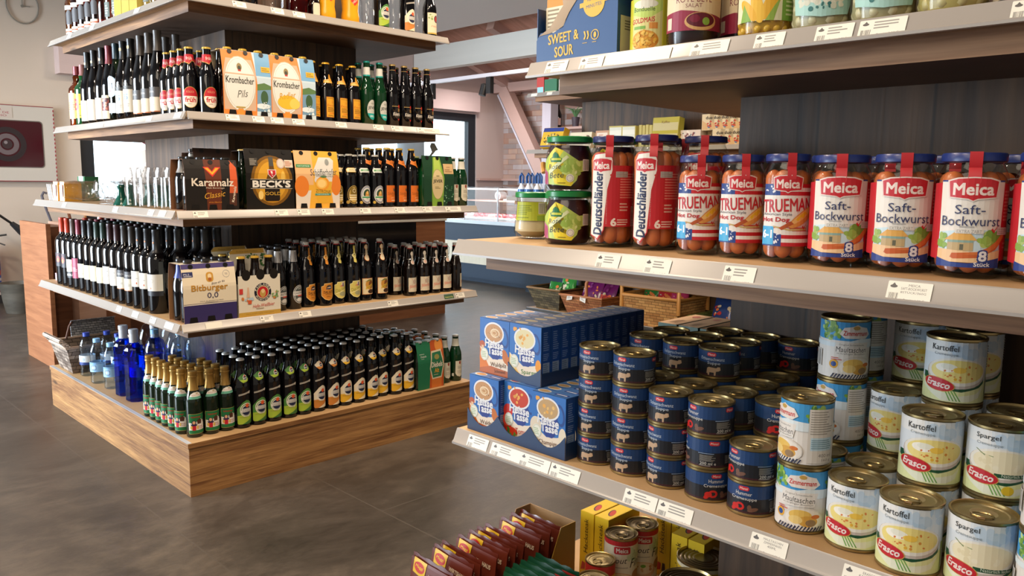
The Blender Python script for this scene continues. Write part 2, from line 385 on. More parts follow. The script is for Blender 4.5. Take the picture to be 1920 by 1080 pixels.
def brick_mat():
    m, nt, b = new_mat('split_stone_bricks'); n = nt.nodes; L = nt.links.new
    tc = n.new('ShaderNodeTexCoord'); sp = n.new('ShaderNodeSeparateXYZ'); cb = n.new('ShaderNodeCombineXYZ')
    L(tc.outputs['Object'], sp.inputs[0]); L(sp.outputs[1], cb.inputs[0]); L(sp.outputs[2], cb.inputs[1])
    br = n.new('ShaderNodeTexBrick'); L(cb.outputs[0], br.inputs['Vector']); br.inputs['Scale'].default_value = 1
    br.inputs['Brick Width'].default_value = .30; br.inputs['Row Height'].default_value = .072; br.inputs['Mortar Size'].default_value = .003
    br.inputs['Color1'].default_value = (0, 0, 0, 1); br.inputs['Color2'].default_value = (1, 1, 1, 1); br.inputs['Mortar'].default_value = (.1, .1, .1, 1)
    br.offset_frequency = 2; br.squash = .6; br.squash_frequency = 3
    ns = n.new('ShaderNodeTexNoise'); ns.inputs['Scale'].default_value = 3.3; L(cb.outputs[0], ns.inputs['Vector'])
    ma = n.new('ShaderNodeMath'); ma.operation = 'MULTIPLY_ADD'; L(br.outputs['Color'], ma.inputs[0]); ma.inputs[1].default_value = .7
    mz = n.new('ShaderNodeMath'); mz.operation = 'MULTIPLY'; mz.inputs[1].default_value = .35; L(ns.outputs[0], mz.inputs[0]); L(mz.outputs[0], ma.inputs[2])
    rp = n.new('ShaderNodeValToRGB'); L(ma.outputs[0], rp.inputs[0]); e = rp.color_ramp.elements
    e[0].position = .1; e[0].color = (*lin('#8a5a48'), 1); e[1].position = .95; e[1].color = (*lin('#d8cfcb'), 1)
    for p, h in ((.3, '#b08a78'), (.45, '#9b9290'), (.6, '#c5a592'), (.75, '#b3a8a8')): q = e.new(p); q.color = (*lin(h), 1)
    L(rp.outputs[0], b.inputs['Base Color']); b.inputs['Roughness'].default_value = .7
    bp = n.new('ShaderNodeBump'); bp.inputs['Strength'].default_value = .5; bp.inputs['Distance'].default_value = .01; L(br.outputs['Color'], bp.inputs['Height']); L(bp.outputs[0], b.inputs['Normal'])
    return m
def plaster(key, h, rough=.8):
    if key in MATS: return MATS[key]
    m, nt, b = new_mat(key); n = nt.nodes; L = nt.links.new
    t = n.new('ShaderNodeTexNoise'); t.inputs['Scale'].default_value = 4; t.inputs['Detail'].default_value = 5
    mx = n.new('ShaderNodeMix'); mx.data_type = 'RGBA'; c = lin(h); mx.inputs[6].default_value = (*[v*.93 for v in c], 1); mx.inputs[7].default_value = (*[min(1, v*1.05) for v in c], 1)
    L(t.outputs[0], mx.inputs[0]); L(mx.outputs[2], b.inputs['Base Color']); b.inputs['Roughness'].default_value = rough
    return m
WALL = plaster('cream_plaster', '#d9cdbf'); PINKWALL = plaster('rosy_plaster', '#cdbab3'); CEIL = plaster('white_ceiling_paint', '#cfcdc9')
ROOF = wood('roof_boarding', '#a97b66', '#c59480', (2, 14, 2), .6, None, (.3, .7), None, .2)
RAFTER = col('#c4a398', .6); BEAMW = plaster('white_beam_paint', '#d2d0c9', .6)
DARKFRAME = col('#20252b', .4); NAVY = col('#24364d', .35)

b = MB(); b.box(-4, 8.05, -3, 8.25, -.05, 0, floor_mat()); struct(b.build('floor'))
b = MB(); b.box(-3, 16, 8.25, 20, -.05, -.005, col('#b9b6b0', .9)); struct(b.build('pavement'))
b = MB(); W0, W1 = 2.475, 7.48
b.box(-4, W0, 8.2, 8.35, 0, 3.1, WALL); b.box(W1, 8.05, 8.2, 8.35, 0, 3.1, PINKWALL); b.box(W0, W1, 8.2, 8.35, 2.03, 3.1, PINKWALL)
struct(b.build('wall_back'))
b = MB(); b.box(8.0, 8.15, -1, 8.2, 0, 3.1, brick_mat()); struct(b.build('wall_right'))
b = MB(); b.box(-4, 5.7, -3, 8.35, 2.72, 2.82, CEIL)
b.add([(6.4, -1, 2.95), (8.0, -1, 2.42), (8.0, 8.2, 2.42), (6.4, 8.2, 2.95), (6.4, -1, 3.0), (8.0, -1, 2.47), (8.0, 8.2, 2.47), (6.4, 8.2, 3.0)],
      [(0, 1, 2, 3), (7, 6, 5, 4), (0, 4, 5, 1), (1, 5, 6, 2), (2, 6, 7, 3), (3, 7, 4, 0)], ROOF)
b.box(5.7, 6.4, -1, 8.2, 2.95, 3.0, CEIL)
struct(b.build('ceiling'))
b = MB(); b.box(6.4, 6.52, -1, 8.19, 2.49, 2.763, BEAMW); struct(b.build('trim_1'))
b = MB()
for y in (3.2, 4.4, 5.6, 6.8, 7.9):
    b.obox((7.2, y, 2.63), (1.6, 0, -.53), (0, 1, 0), (.53, 0, 1.6), .83, .06, .055, RAFTER)
struct(b.build('trim_2'))
b = MB(); b.box(7.72, 7.86, -1, 8.19, 2.33, 2.45, RAFTER); struct(b.build('trim_3'))
b = MB(); b.box(7.7, 7.84, 7.03, 7.18, 0, 2.33, plaster('lilac_post_paint', '#c9c3cd', .6)); struct(b.build('trim_4'))
b = MB(); b.obox((7.76, 7.55, 1.78), (0, -.73, -1.12), (1, 0, 0), (0, 1.12, -.73), .69, .06, .085, RAFTER)
b.obox((7.76, 7.64, 1.72), (0, -.73, -1.12), (1, 0, 0), (0, 1.12, -.73), .69, .061, .012, plaster('lilac_post_paint', '#c9c3cd')); struct(b.build('trim_5'))
b = MB(); b.box(7.48, 8.0, 8.13, 8.2, 1.14, 1.17, RAFTER); b.box(7.9, 8.0, 5.0, 8.13, 1.14, 1.17, RAFTER); struct(b.build('trim_6'))
b = MB(); b.box(-4, W0, 8.185, 8.2, 0, .075, col('#2c2a2a', .5)); struct(b.build('baseboard_back'))
b = MB(); b.box(2.3, 7.42, 8.06, 8.2, 2.05, 2.3, plaster('shutter_box_paint', '#d9c3bf')); struct(b.build('trim_7'))
# the glazed shopfront: frames and panes stand in the opening
win = MB()
for x0, x1 in ((W0, W0+.12), (3.95, 4.02), (5.55, 5.62), (W1-.13, W1)): win.box(x0, x1, 8.22, 8.3, 0, 2.03, DARKFRAME)
for z0, z1 in ((0, .08), (1.93, 2.03)): win.box(W0+.12, W1-.13, 8.22, 8.3, z0, z1, DARKFRAME)
wo = struct(win.build('window_1'))
for i, (x0, x1) in enumerate(((W0+.12, 3.95), (4.02, 5.55), (5.62, W1-.13))):
    p = MB(); p.box(x0, x1, 8.255, 8.262, .08, 1.93, glass('#f4f8f8', 'pane', .01)); p.build('pane', wo)
# outside: a pillar and a tree seen through the glazing
b = MB(); b.lathe([(.22, 0), (.21, 2.6)], plaster('outdoor_pillar_stone', '#aab2ba'), 16); tag(b.build('stone_pillar', None, (7.9, 10.2, -.005)), 'pale round stone pillar standing outside the bright window', 'pillar')
t = empty('garden_tree', (5.6, 10.6, -.005)); tag(t, 'bare thin tree outside the window behind the beer bottles', 'tree')
b = MB(); b.tube([(0, 0, 0), (.05, 0, .8), (0, .05, 1.5), (.1, 0, 2.4)], .06, col('#5b6a70', .8), 8, .02); b.build('trunk', t)
b = MB(); rnd = random.Random(4)
for k in range(16):
    a = rnd.random()*6.3; z = 1.0+rnd.random()*1.1; r = .35+rnd.random()*.5
    b.tube([(.03, 0, z), (.03+r*.5*math.cos(a), r*.5*math.sin(a), z+.15), (.03+r*math.cos(a), r*math.sin(a), z+.2+rnd.random()*.2)], .015, col('#5b6a70', .8), 5, .005)
b.build('branches', t)

# ================================================================== DISPLAY ISLANDS
OV = .039
def milky():
    if 'milky_strip' in MATS: return MATS['milky_strip']
    m = bpy.data.materials.new('milky_strip'); m.use_nodes = True; MATS['milky_strip'] = m; n = m.node_tree.nodes; L = m.node_tree.links.new
    b = n['Principled BSDF']; b.inputs['Base Color'].default_value = (.75, .8, .86, 1); b.inputs['Roughness'].default_value = .2; b.inputs['Alpha'].default_value = .55
    return m
TAGART = []
def make_tag(seed, w=52, h=27, big=None, blank=False, green=False):
    a = Art(); bg = '#dcd8cc' if not green else '#3f5a44'
    a.rr(-w/2, 0, w/2, h, 1.2, bg)
    if green: a.text('Konsum im Tipp', 0, h*.5, w*.8, h*.3, '#d8d070')
    elif not blank:
        a.ell(-w*.36, h*.76, 4.2, 2.0, '#54504e'); a.poly([(-w*.36-3, h*.78), (-w*.36+3, h*.78), (-w*.36, h*.93)], '#54504e')
        if big:
            for i, t in enumerate(big): a.text(t, w*.10, h*(.84-.16*i), min(w*.58, len(t)*2.6), 3.1, '#6d6a66')
        else: a.bars(-w*.18, h*.45, w*.34, h*.92, 3, '#8b8882', seed)
        a.code(-w*.44, h*.14, -w*.22, h*.46, '#55524e', 9, seed, bg)
        a.text('Precio: %d,%d9 €' % (1+seed % 3, seed % 9), w*.14, h*.16, w*.46, 3.6, '#7d7a75')
    return a
def rail_mesh(length):
    b = MB(); b.prism([(0, .002), (.002, 0), (.011, -.020), (.015, -.023), (.015, -.027), (.006, -.027), (-.001, -.012)], 'x', 0, length, RAIL); return b
def island(name, lo, up, tiers, plinth, core, coretop, label, pm, fm, tags={}):
    """lo / up: fascia rectangles (x0, x1, y0, y1) of the lower and upper shelves; tiers: (underside z, which)"""
    t = empty(name, (plinth[0], plinth[2], 0)); ox, oy = plinth[0], plinth[2]
    tag(t, label, 'display shelf', 'free-standing wooden display islands')
    b = MB(); x0, x1, y0, y1, h = plinth
    b.box(x0-ox, x1-ox, y0-oy, y1-oy, 0, h-.018, pm); pl = b.build('plinth', t)
    b = MB(); b.box(x0-ox-.004, x1-ox+.004, y0-oy-.004, y1-oy+.004, h-.018, h, pm, None, BOARD); b.build('plinth_top', t)
    b = MB(); b.box(x0-ox-.004, x0-ox+.011, y0-oy, y1-oy, h, h+.0012, milky()); b.build('clear_edge_strip', t)
    b = MB(); b.box(core[0]-ox, core[1]-ox, core[2]-oy, core[3]-oy, h, coretop, CORE); b.build('core_panel', t)
    for i, (z, w) in enumerate(tiers):
        fx0, fx1, fy0, fy1 = lo if w == 'lo' else up
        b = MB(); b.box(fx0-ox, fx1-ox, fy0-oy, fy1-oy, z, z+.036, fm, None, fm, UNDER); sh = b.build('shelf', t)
        b = MB(); b.box(fx0-ox-OV, fx1-ox+OV, fy0-oy-OV, fy1-oy+OV, z+.036, z+.055, BOARD); b.build('shelf_board', sh)
        for side in ('y', 'x'):
            ln = (fx1-fx0+2*OV-.004) if side == 'y' else (fy1-fy0+2*OV-.004)
            b = rail_mesh(ln); r = b.build('price_rail', t)
            # local x runs along the rail (left to right as seen from outside); profile y is outward
            if side == 'y': r.location = (fx0-ox-OV+.002, fy0-oy-OV, z+.055); r.rotation_euler = (0, 0, 0); r.scale = (1, -1, 1)
            else: r.location = (fx0-ox-OV, fy1-oy+OV-.002, z+.055); r.rotation_euler = (0, 0, -PI/2); r.scale = (1, -1, 1)
            r.data.transform(Matrix.Diagonal((1, -1, 1, 1))); r.data.flip_normals(); r.scale = (1, 1, 1)
            for tg in tags.get((i, side), ()):
                pos, w_, kind = tg if isinstance(tg, tuple) else (tg, 52, int(abs(tg)*977) % 23)
                big = None
                if isinstance(kind, tuple): big = kind; kind = 3
                a = make_tag(kind if isinstance(kind, int) else 1, w_, 27, big, kind == 'blank', kind == 'green')
                u = (pos-(fx0-OV)) if side == 'y' else ((fy1+OV)-pos)
                a.build('price_tag', on_plane((u, -.0142, -.0263), (1, 0, 0), (0, .0112, .0255)), r)
    return t
LT = {(0, 'y'): [(1.21, 60, 'blank'), 1.412, 1.571, 1.986, (2.294, 55, 'green'), 2.36], (0, 'x'): [(2.785, 70, 'blank'), 2.93, (3.10, 60, 'blank'), 3.27],
      (1, 'y'): [1.178, 1.483, 1.575, 1.68, 1.853, 2.025, 2.173, (2.318, 90, 5)], (1, 'x'): [(2.80, 60, 'blank'), 2.90, 3.25, 3.88],
      (2, 'y'): [1.36, (1.461, 48, 2), 1.537, 1.627, 1.819, 2.001, (2.098, 60, 4), (2.27, 130, 7)], (2, 'x'): [(2.87, 60, 'blank'), 3.13, 3.65],
      (3, 'y'): [1.40, 1.55, 1.64], (3, 'x'): [3.2, 3.7, 4.0]}
island('display_island', (1.138, 2.427, 2.74, 4.30), (1.235, 2.352, 2.852, 4.262), ((.573, 'lo'), (.9625, 'lo'), (1.305, 'up'), (1.707, 'up')),
       (1.116, 2.455, 2.721, 4.345, .198), (1.478, 2.087, 3.088, 3.955), 2.4, 'square wooden island stacked with beer and wine bottles, on a pale pine plinth', PINE, FASCIA, LT)
RT = {(0, 'x'): [(1.082, 56, 2), (1.008, 74, 4), (.934, 74, 6), (.862, 66, 8), (.704, 62, 1), (.640, 62, 5), (.487, 54, ('MAULTASCHEN', 'ZIMMERMANN', '400ML')), (.357, 54, ('ERASCO', 'KARTOFFEL'))],
      (1, 'x'): [(.781, 46, 3), (.687, 46, 7), (.552, 48, 9), (.330, 50, ('MEICA', 'SAFT-BOCKWURST', '8STÜCK/360G'))],
      (2, 'x'): [.988, .907, (.80, 110, 'blank'), (.676, 66, 5), (.578, 46, 4), (.484, 52, 8), (.421, 60, 2), (.25, 50, 6)]}
island('display_island', (1.04, 2.30, -.55, 1.11), (1.14, 2.20, -.45, 1.02), ((.592, 'lo'), (.9635, 'lo'), (1.292, 'up')),
       (.915, 2.35, -.60, 1.275, .198), (1.392, 1.95, -.20, .785), 2.4, 'wooden island in the foreground holding sausage jars, soup boxes and tins', GREYFASCIA, GREYFASCIA, RT)
island('display_island', (4.2, 5.5, 2.0, 4.18), (4.3, 5.4, 2.1, 4.08), ((.573, 'lo'), (.9625, 'lo'), (1.305, 'up'), (1.707, 'up')),
       (4.18, 5.52, 2.0, 4.02, .215), (4.545, 5.15, 2.3, 3.84), 2.4, 'wooden island in the background behind the beetroot jars, with wicker baskets on its dark plinth',
       wood('dark_plinth_wood', '#2d2b28', '#4a4742', (2, 2, 20)), GREYFASCIA, {(3, 'x'): [(4.05, 60, 'blank'), (3.9, 50, 'blank')]})

# ================================================================== BACKGROUND
# cash desk and oak cabinet
t = empty('cash_desk', (2.45, 5.2, 0)); tag(t, 'long reddish oak cash desk behind the bottle island', 'desk')
b = MB(); b.box(0, 1.94, 0, .75, 0, .795, OAK); b.build('desk_body', t)
b = MB(); b.box(-.01, 1.95, -.01, .76, .795, .812, col('#d9d3c8', .4)); b.build('desk_top', t)
b = MB(); b.box(.55, 1.62, -.012, 0, .47, .79, col('#0b0c10', .08)); b.build('black_glass_panel', t)
t = empty('oak_cabinet', (1.345, 5.15, 0)); tag(t, 'open oak cabinet with upright panels behind the wine bottles', 'cabinet')
b = MB(); b.box(0, .024, 0, .55, 0, .855, OAK); b.build('end_panel', t)
b = MB(); b.box(.024, .16, .16, .55, 0, .83, wood('dark_oak_wood', '#5c3620', '#7a4c30', (2.2, 2.2, 34))); b.build('recessed_panel', t)
b = MB(); b.box(.16, .31, .03, .55, 0, .845, wood('lit_oak_wood', '#b08a74', '#c09a84', (2.2, 2.2, 34))); b.build('front_panel', t)  # oak in a paler mix: the light on this panel is put into its colour
b = MB(); b.box(.31, .46, .06, .55, 0, .845, OAK); b.build('side_panel', t)
b = MB(); b.box(.46, .95, .12, .55, 0, .845, wood('dark_oak_wood', '#5c3620', '#7a4c30', (2.2, 2.2, 34))); b.build('back_panel', t)
# red cloth bundle and a pale draped jacket on a stand near the window
t = empty('draped_stand', (2.55, 6.6, 0)); tag(t, 'pale beaded jacket and red cloth draped on a stand before the left window', 'clothes')
b = MB(); b.lathe([(.14, 0), (.14, .02), (.02, .03), (.02, 1.3)], col('#555555', .4), 12); b.build('stand', t)
b = MB(); b.lathe([(.27, .80), (.29, .95), (.27, 1.1), (.22, 1.24), (.12, 1.33), (.03, 1.37)], col('#d8cfc6', .8), 20, sy=.6); jk = b.build('jacket', t)
b = MB()
for k in range(14): b.lathe([(.001, -.012), (.012, 0), (.001, .012)], col('#f2efe8', .2), 6, (-.25+.012*k, -.12-.004*k, 1.0+.026*k))
b.build('beads', jk)
b = MB(); b.lathe([(.34, .55), (.33, .72), (.30, .83), (.2, .87)], col('#9d0f1c', .7), 18, sy=.7); b.build('red_cloth', t)
b = MB(); b.lathe([(.02, 1.36), (.1, 1.4), (.11, 1.48), (.06, 1.55)], col('#7a1c2c', .7), 14); b.build('red_hat', t)
# fire hose cabinet on the back wall
t = empty('fire_hose_cabinet', (1.78, 8.2, 1.084)); tag(t, 'white fire hose cabinet with dark red window on the back wall', 'fire cabinet')
b = MB(); b.box(-.46, .47, -.05, 0, 0, .66, col('#cfcbc2', .4)); b.build('cabinet_box', t)
Art().rect(-462, -3, 472, 3, '#8c1f30').rect(-462, 657, 472, 663, '#8c1f30').build('red_trim', on_flat(-.052, 0), t)
a = Art()
for k in range(18): a.rect(464, 8+36*k, 472, 26+36*k, '#a8243a')
a.build('red_trim', on_flat(-.0525, 0), t)
Art().rr(-330, 118, 378, 532, 30, '#6d6660').rr(-322, 126, 370, 524, 26, '#43141c').build('window', on_flat(-.051, 0), t, rough=.15)
Art().ring(90, 320, 150, 150, 45, '#2b2226').ring(90, 320, 92, 92, 40, '#6d6266').ell(90, 320, 40, 40, '#3a2c30').ell(80, 335, 14, 14, '#8b8488').build('hose_reel', on_flat(-.0525, 0), t)
Art().rect(-150, 548, 145, 640, '#cfc6bd').text('ABRIR', 0, 620, 130, 18, '#9d2a3c').text('EN CASO DE', 0, 594, 240, 18, '#9d2a3c').text('INCENDIO', 0, 568, 200, 18, '#9d2a3c').build('sign', on_flat(-.0525, 0), t)
# ring clock
t = empty('wall_clock', (2.07, 8.2, 2.61)); tag(t, 'thin round wall clock ring high on the cream wall', 'clock')
b = MB(); b.tube([(.125*math.cos(k*PI/16), -.012, .15*math.sin(k*PI/16)) for k in range(32)], .006, col('#8f8a80', .5), 6, closed=True); b.build('ring', t)
b = MB(); b.box(-.003, .003, -.014, -.008, 0, .09, col('#8f8a80')); b.box(0, .06, -.014, -.008, -.003, .003, col('#8f8a80')); b.lathe([(.012, 0), (.012, .012)], col('#8f8a80'), 10, (0, 0, 0), axis=(0, -1, 0)); b.build('hands', t)
# waste bucket, extinguisher, umbrellas
b = MB(); b.lathe([(.098, 0), (.10, .004), (.118, .10), (.137, .245), (.142, .25), (.134, .25), (.114, .10), (.094, .012)], wood('grey_bucket', '#4f4a42', '#6d675c', (3, 3, 14), .5), 28, cap1=False)
b.lathe([(.094, .012), (.001, .012)], col('#3a3731'), 28, cap0=False); tag(b.build('waste_bucket', None, (1.74, 7.55, 0)), 'grey tapered bucket on the floor below the umbrellas', 'bucket')
t = empty('fire_extinguisher', (1.66, 8.08, .12)); tag(t, 'red fire extinguisher with blue label at the left edge', 'fire extinguisher')
b = MB(); b.lathe([(.07, 0), (.075, .02), (.075, .36), (.055, .41), (.02, .43), (.02, .46)], col('#b01c22', .3), 20); b.build('cylinder', t)
Art().rect(-90, 0, 90, 110, '#2c4a9a').rect(-90, 60, 90, 85, '#d5d5dc').rect(-90, 150, 90, 300, '#2c4a9a').rect(-90, 235, 90, 265, '#d5d5dc').build('printed_band', on_cyl(.075, .04), t, du=15)
b = MB(); b.tube([(0, 0, .46), (.06, -.03, .49), (.13, -.05, .50)], .008, col('#222222', .4)); b.tube([(0, 0, .45), (.05, -.02, .44), (.11, -.06, .41)], .006, col('#222222', .4)); b.build('handle', t)
t = empty('umbrella', (1.76, 8.02, .45)); tag(t, 'folded navy umbrella with black crook handle hanging on the wall', 'umbrella')
b = MB(); b.tube([(-.14, 0, .32), (-.16, 0, .36), (-.12, 0, .41), (-.04, 0, .36), (.08, 0, .26)], .011, col('#151515', .3)); b.build('handle', t)
b = MB(); b.tube([(.07, 0, .27), (.14, 0, .20), (.22, 0, .14)], .02, col('#17181c', .5), 8, .05); b.build('sleeve', t)
b = MB(); b.tube([(.20, 0, .16), (.28, 0, .08), (.36, 0, -.02), (.44, 0, -.14)], .055, col('#1f2650', .7), 10, .03)
b.tube([(.20, -.02, .10), (.30, -.03, 0), (.42, -.02, -.12)], .03, col('#262f63', .7), 8, .015); b.build('canopy', t)
for nm, x, h, pts, r, c, lb in (('walking_stick', 2.06, 0, [(.03, 0, .98), (.005, 0, .99), (-.01, 0, .96), (.0, 0, .90), (.06, 0, .7), (.14, 0, .2), (.17, 0, 0)], .011, '#5f5c66', 'grey hook handled stick leaning behind the oak cabinet'),
                         ('walking_stick', 2.26, 0, [(-.03, 0, .93), (.0, 0, .78), (.05, 0, .45), (.1, 0, 0)], .013, '#7a4326', 'straight reddish brown stick leaning behind the oak cabinet'),
                         ('walking_stick', 2.45, 0, [(.045, 0, .83), (.045, 0, .87), (.02, 0, .90), (-.02, 0, .90), (-.05, 0, .87), (-.06, 0, .80), (-.05, 0, .4), (-.04, 0, 0)], .012, '#a86d35', 'pale wooden walking stick with round crook behind the oak cabinet')):
    b = MB(); b.tube(pts, r, col(c, .4)); tag(b.build(nm, None, (x, 7.9, 0)), lb, 'walking stick')
# meat counter
t = empty('meat_counter', (6.0, 4.9, 0)); tag(t, 'navy blue meat counter with lit glass case in the background', 'counter')
b = MB(); b.box(.06, 1.0, .85, 2.3, 0, .05, NAVY); b.box(0, 1.0, .85, 2.3, .05, .66, NAVY); b.build('counter_body', t)
b = MB(); b.box(-.012, 0, .90, 2.3, .21, .455, wood('pale_counter_wood', '#d9d2bd', '#e6e0cd', (2, 26, 2), .5)); b.build('pale_front_panel', t)
b = MB(); b.box(-.03, 1.0, .85, 2.3, .66, .70, STEEL); b.build('steel_ledge', t)
b = MB(); b.box(.12, .75, .87, 2.28, .70, .715, col('#dcdad8', .4)); b.build('display_tray', t)
b = MB(); b.box(.02, .026, .86, 2.29, .70, 1.06, CLEAR); b.build('front_glass', t)
b = MB(); b.box(.02, .7, .86, 2.29, 1.06, 1.07, CLEAR); b.build('top_glass', t)
b = MB(); b.box(.3, .7, .86, 2.29, .90, .912, col('#b98f7c', .4)); b.build('inner_shelf', t)
for y in (1.35, 1.9):
    b = MB(); b.box(.02, .04, y, y+.012, .70, 1.06, STEEL); b.build('glass_support', t)
b = MB(); b.box(.18, .30, 1.1, 2.1, 1.035, 1.05, col('#fff6f2', .4, emit=3.0)); b.build('strip_lamp', t)
rnd = random.Random(9)
for k in range(11):
    y = 5.85+.12*k; hexc = rnd.choice(('#b3555a', '#c98a86', '#e2c6bd', '#a33a44'))
    b = MB(); b.box(-.16, .16, -.05, .05, 0, .012, col('#e8e6e4', .3)); m_ = b.build('meat_tray', None, (6.33, y, .715))
    tag(m_, 'white tray of meat in the glass case of the counter, %s from the right' % ORD[k], 'tray', 'meat trays in the counter')
    b = MB()
    for q in range(7): b.lathe([(.005, 0), (.034, .006), (.03, .026), (.008, .036)], col(rnd.choice((hexc, '#c0686a', '#d9a79c')), .35), 8, (-.12+.04*q, rnd.uniform(-.02, .02), .012))
    b.build('meat', m_)
b = MB(); b.box(0, .9, 0, .82, 0, .72, NAVY); tag(b.build('counter_end', None, (5.88, 4.86, 0)), 'plain navy end block of the counter above the baskets', 'counter')
b = MB(); b.lathe([(.05, 0), (.05, .1), (.032, .1), (.032, 0)], col('#d8d8da', .4), 16, axis=(-1, 0, 0)); tag(b.build('paper_roll', None, (6.6, 6.75, .965)), 'white paper roll on the inner shelf of the meat counter', 'paper roll')
b = MB(); b.box(-.1, .1, -.2, .2, 0, .02, col('#e9e7e4', .4)); tag(b.build('plate', None, (6.45, 6.3, .912)), 'flat white slab on the inner shelf of the meat counter', 'plate')
b = MB(); b.box(0, .5, 0, .55, 0, .45, col('#e6e5ea', .4)); tag(b.build('white_box', None, (6.02, 7.25, 0)), 'white box standing at the left end of the counter', 'box')
# ceiling track with two black spots
t = empty('track_light', (5.2, 5.0, 2.09)); tag(t, 'pale ceiling track with two black spotlights under the beam', 'track light')
b = MB(); b.box(-.018, .018, -3.0, 3.1, 0, .034, col('#c8c5cc', .3)); b.build('track', t)
b = MB()
for y in (-2.5, 2.8): b.lathe([(.004, .034), (.004, .63)], STEEL, 8, (0, y, 0))
b.build('hanger', t)
for y in (.52, 1.36):
    b = MB(); b.box(-.022, .022, -.03, .03, -.15, 0, col('#17171a', .4)); sp = b.build('spot_bracket', t); sp.location = (0, y, 0)
    b = MB(); b.lathe([(.02, 0), (.035, .01), (.035, .11)], col('#17171a', .4), 14, (0, .065, -.06), axis=(-.25, .1, -1)); b.build('spot_head', sp)
# wall shelf by the post with bottle and plant
b = MB(); b.box(-.16, 0, -.55, .3, -.03, 0, RAFTER); tag(b.build('wall_shelf', None, (8.0, 6.95, 1.835)), 'small reddish wall shelf on the stone wall beside the post', 'shelf')
t = empty('dark_bottle', (7.9, 7.08, 1.835)); tag(t, 'dark bottle with pink label on the wall shelf by the post', 'bottle')
b = MB(); b.lathe([(.04, 0), (.045, .01), (.045, .17), (.018, .24), (.016, .33)], BLACKGLASS, 16); b.build('bottle_body', t)
Art().rect(-36, 30, 36, 120, '#d8b2a8').build('label', on_cyl(.045, 0, -.8), t, du=12)
t = empty('potted_plant', (7.9, 6.78, 1.835)); tag(t, 'small spiky green plant on the wall shelf', 'plant')
b = MB(); b.lathe([(.04, 0), (.055, .12), (.045, .12)], col('#4a3c44', .5), 14); b.build('pot', t)
b = MB()
for k in range(9):
    a = k*.7; b.tube([(0, 0, .12), (.06*math.cos(a), .06*math.sin(a), .22), (.15*math.cos(a), .15*math.sin(a), .25-.02*(k % 3))], .012, col('#5f8a5a', .5), 5, .002)
b.build('leaves', t)
b = MB(); b.lathe([(.035, 0), (.04, .01), (.04, .15), (.016, .2), (.015, .27)], BLACKGLASS, 14); bt = b.build('dark_bottle', None, (7.9, 6.56, 1.835)); tag(bt, 'dark bottle with white label at the right end of the wall shelf', 'bottle')
Art().rect(-30, 30, 30, 110, '#cfcac8').build('label', on_cyl(.04, 0, -.8), bt, du=12)

# ================================================================== BOTTLES AND PACKS ON THE LEFT ISLAND
ZB, Z4, Z3, Z2, Z1 = .1985, .6285, 1.018, 1.3605, 1.7625
def bottle(name, prof, m, n=18):
    b = MB(); b.lathe(prof, m, n); return b.build(name)
def crown(o, prof, c, hgt=.010, name='crown_cap'):
    r = prof[-1][0]; h = prof[-1][1]; b = MB()
    b.lathe([(r+.0006, h-hgt+.003), (r+.0014, h-hgt+.004), (r+.0009, h-.001), (r-.002, h+.0012)], col(c, .3, .35), 18); b.build(name, o)
def sleeve(o, prof, z0, z1, c, name='foil', rough=.35, metal=0, grow=.0005):
    """a close-fitting cover on the neck between two heights"""
    zs = sorted({z0, z1} | {z for r, z in prof if z0 < z < z1}); b = MB()
    p = [(prof_r(prof, z)+grow, z) for z in zs]
    if z1 >= prof[-1][1]-1e-6: p.append((p[-1][0]-.001, z1+.001))
    b.lathe(p, col(c, rough, metal), 18, cap0=False, cap1=z1 >= prof[-1][1]-1e-6); return b.build(name, o)
P_BEER = [(.028, 0), (.0325, .004), (.0325, .150), (.0315, .163), (.027, .182), (.0195, .203), (.0155, .220), (.0130, .252), (.0138, .254), (.0138, .262)]
P_EURO = [(.0275, 0), (.0315, .004), (.0315, .125), (.0305, .136), (.025, .154), (.018, .172), (.0145, .190), (.0135, .205), (.0142, .207), (.0142, .214)]
P_WEISS = [(.0275, 0), (.0315, .004), (.0315, .148), (.0300, .160), (.0235, .182), (.0175, .205), (.0150, .228), (.0138, .236), (.0142, .238), (.0142, .246)]
P_LONG = [(.0265, 0), (.030, .004), (.030, .130), (.0285, .145), (.022, .165), (.0165, .185), (.0135, .232), (.0142, .234), (.0142, .244)]
P_TALL = [(.0265, 0), (.030, .004), (.030, .140), (.0285, .155), (.021, .178), (.0155, .200), (.0130, .256), (.0138, .258), (.0138, .268)]
P_STEIN = [(.0275, 0), (.0315, .004), (.0315, .130), (.0305, .142), (.026, .160), (.0185, .182), (.0160, .200), (.0145, .226), (.0150, .228), (.0150, .240)]
P_WINE = [(.034, 0), (.0365, .004), (.0365, .190), (.0355, .203), (.030, .218), (.0205, .229), (.0155, .238), (.0142, .296), (.0152, .298), (.0152, .310)]
P_HOCK = [(.033, 0), (.0365, .004), (.0365, .150), (.0345, .180), (.027, .215), (.0190, .245), (.0150, .270), (.0142, .318), (.0152, .320), (.0152, .332)]
P_SWING = [(.029, 0), (.0335, .004), (.0335, .132), (.0325, .145), (.0275, .162), (.0205, .180), (.0170, .195), (.0145, .232), (.0150, .234), (.0150, .240)]
P_KLO = [(.0255, 0), (.0295, .004), (.0295, .108), (.0285, .120), (.0230, .136), (.0180, .150), (.0155, .165), (.0135, .198), (.0140, .200), (.0140, .205)]

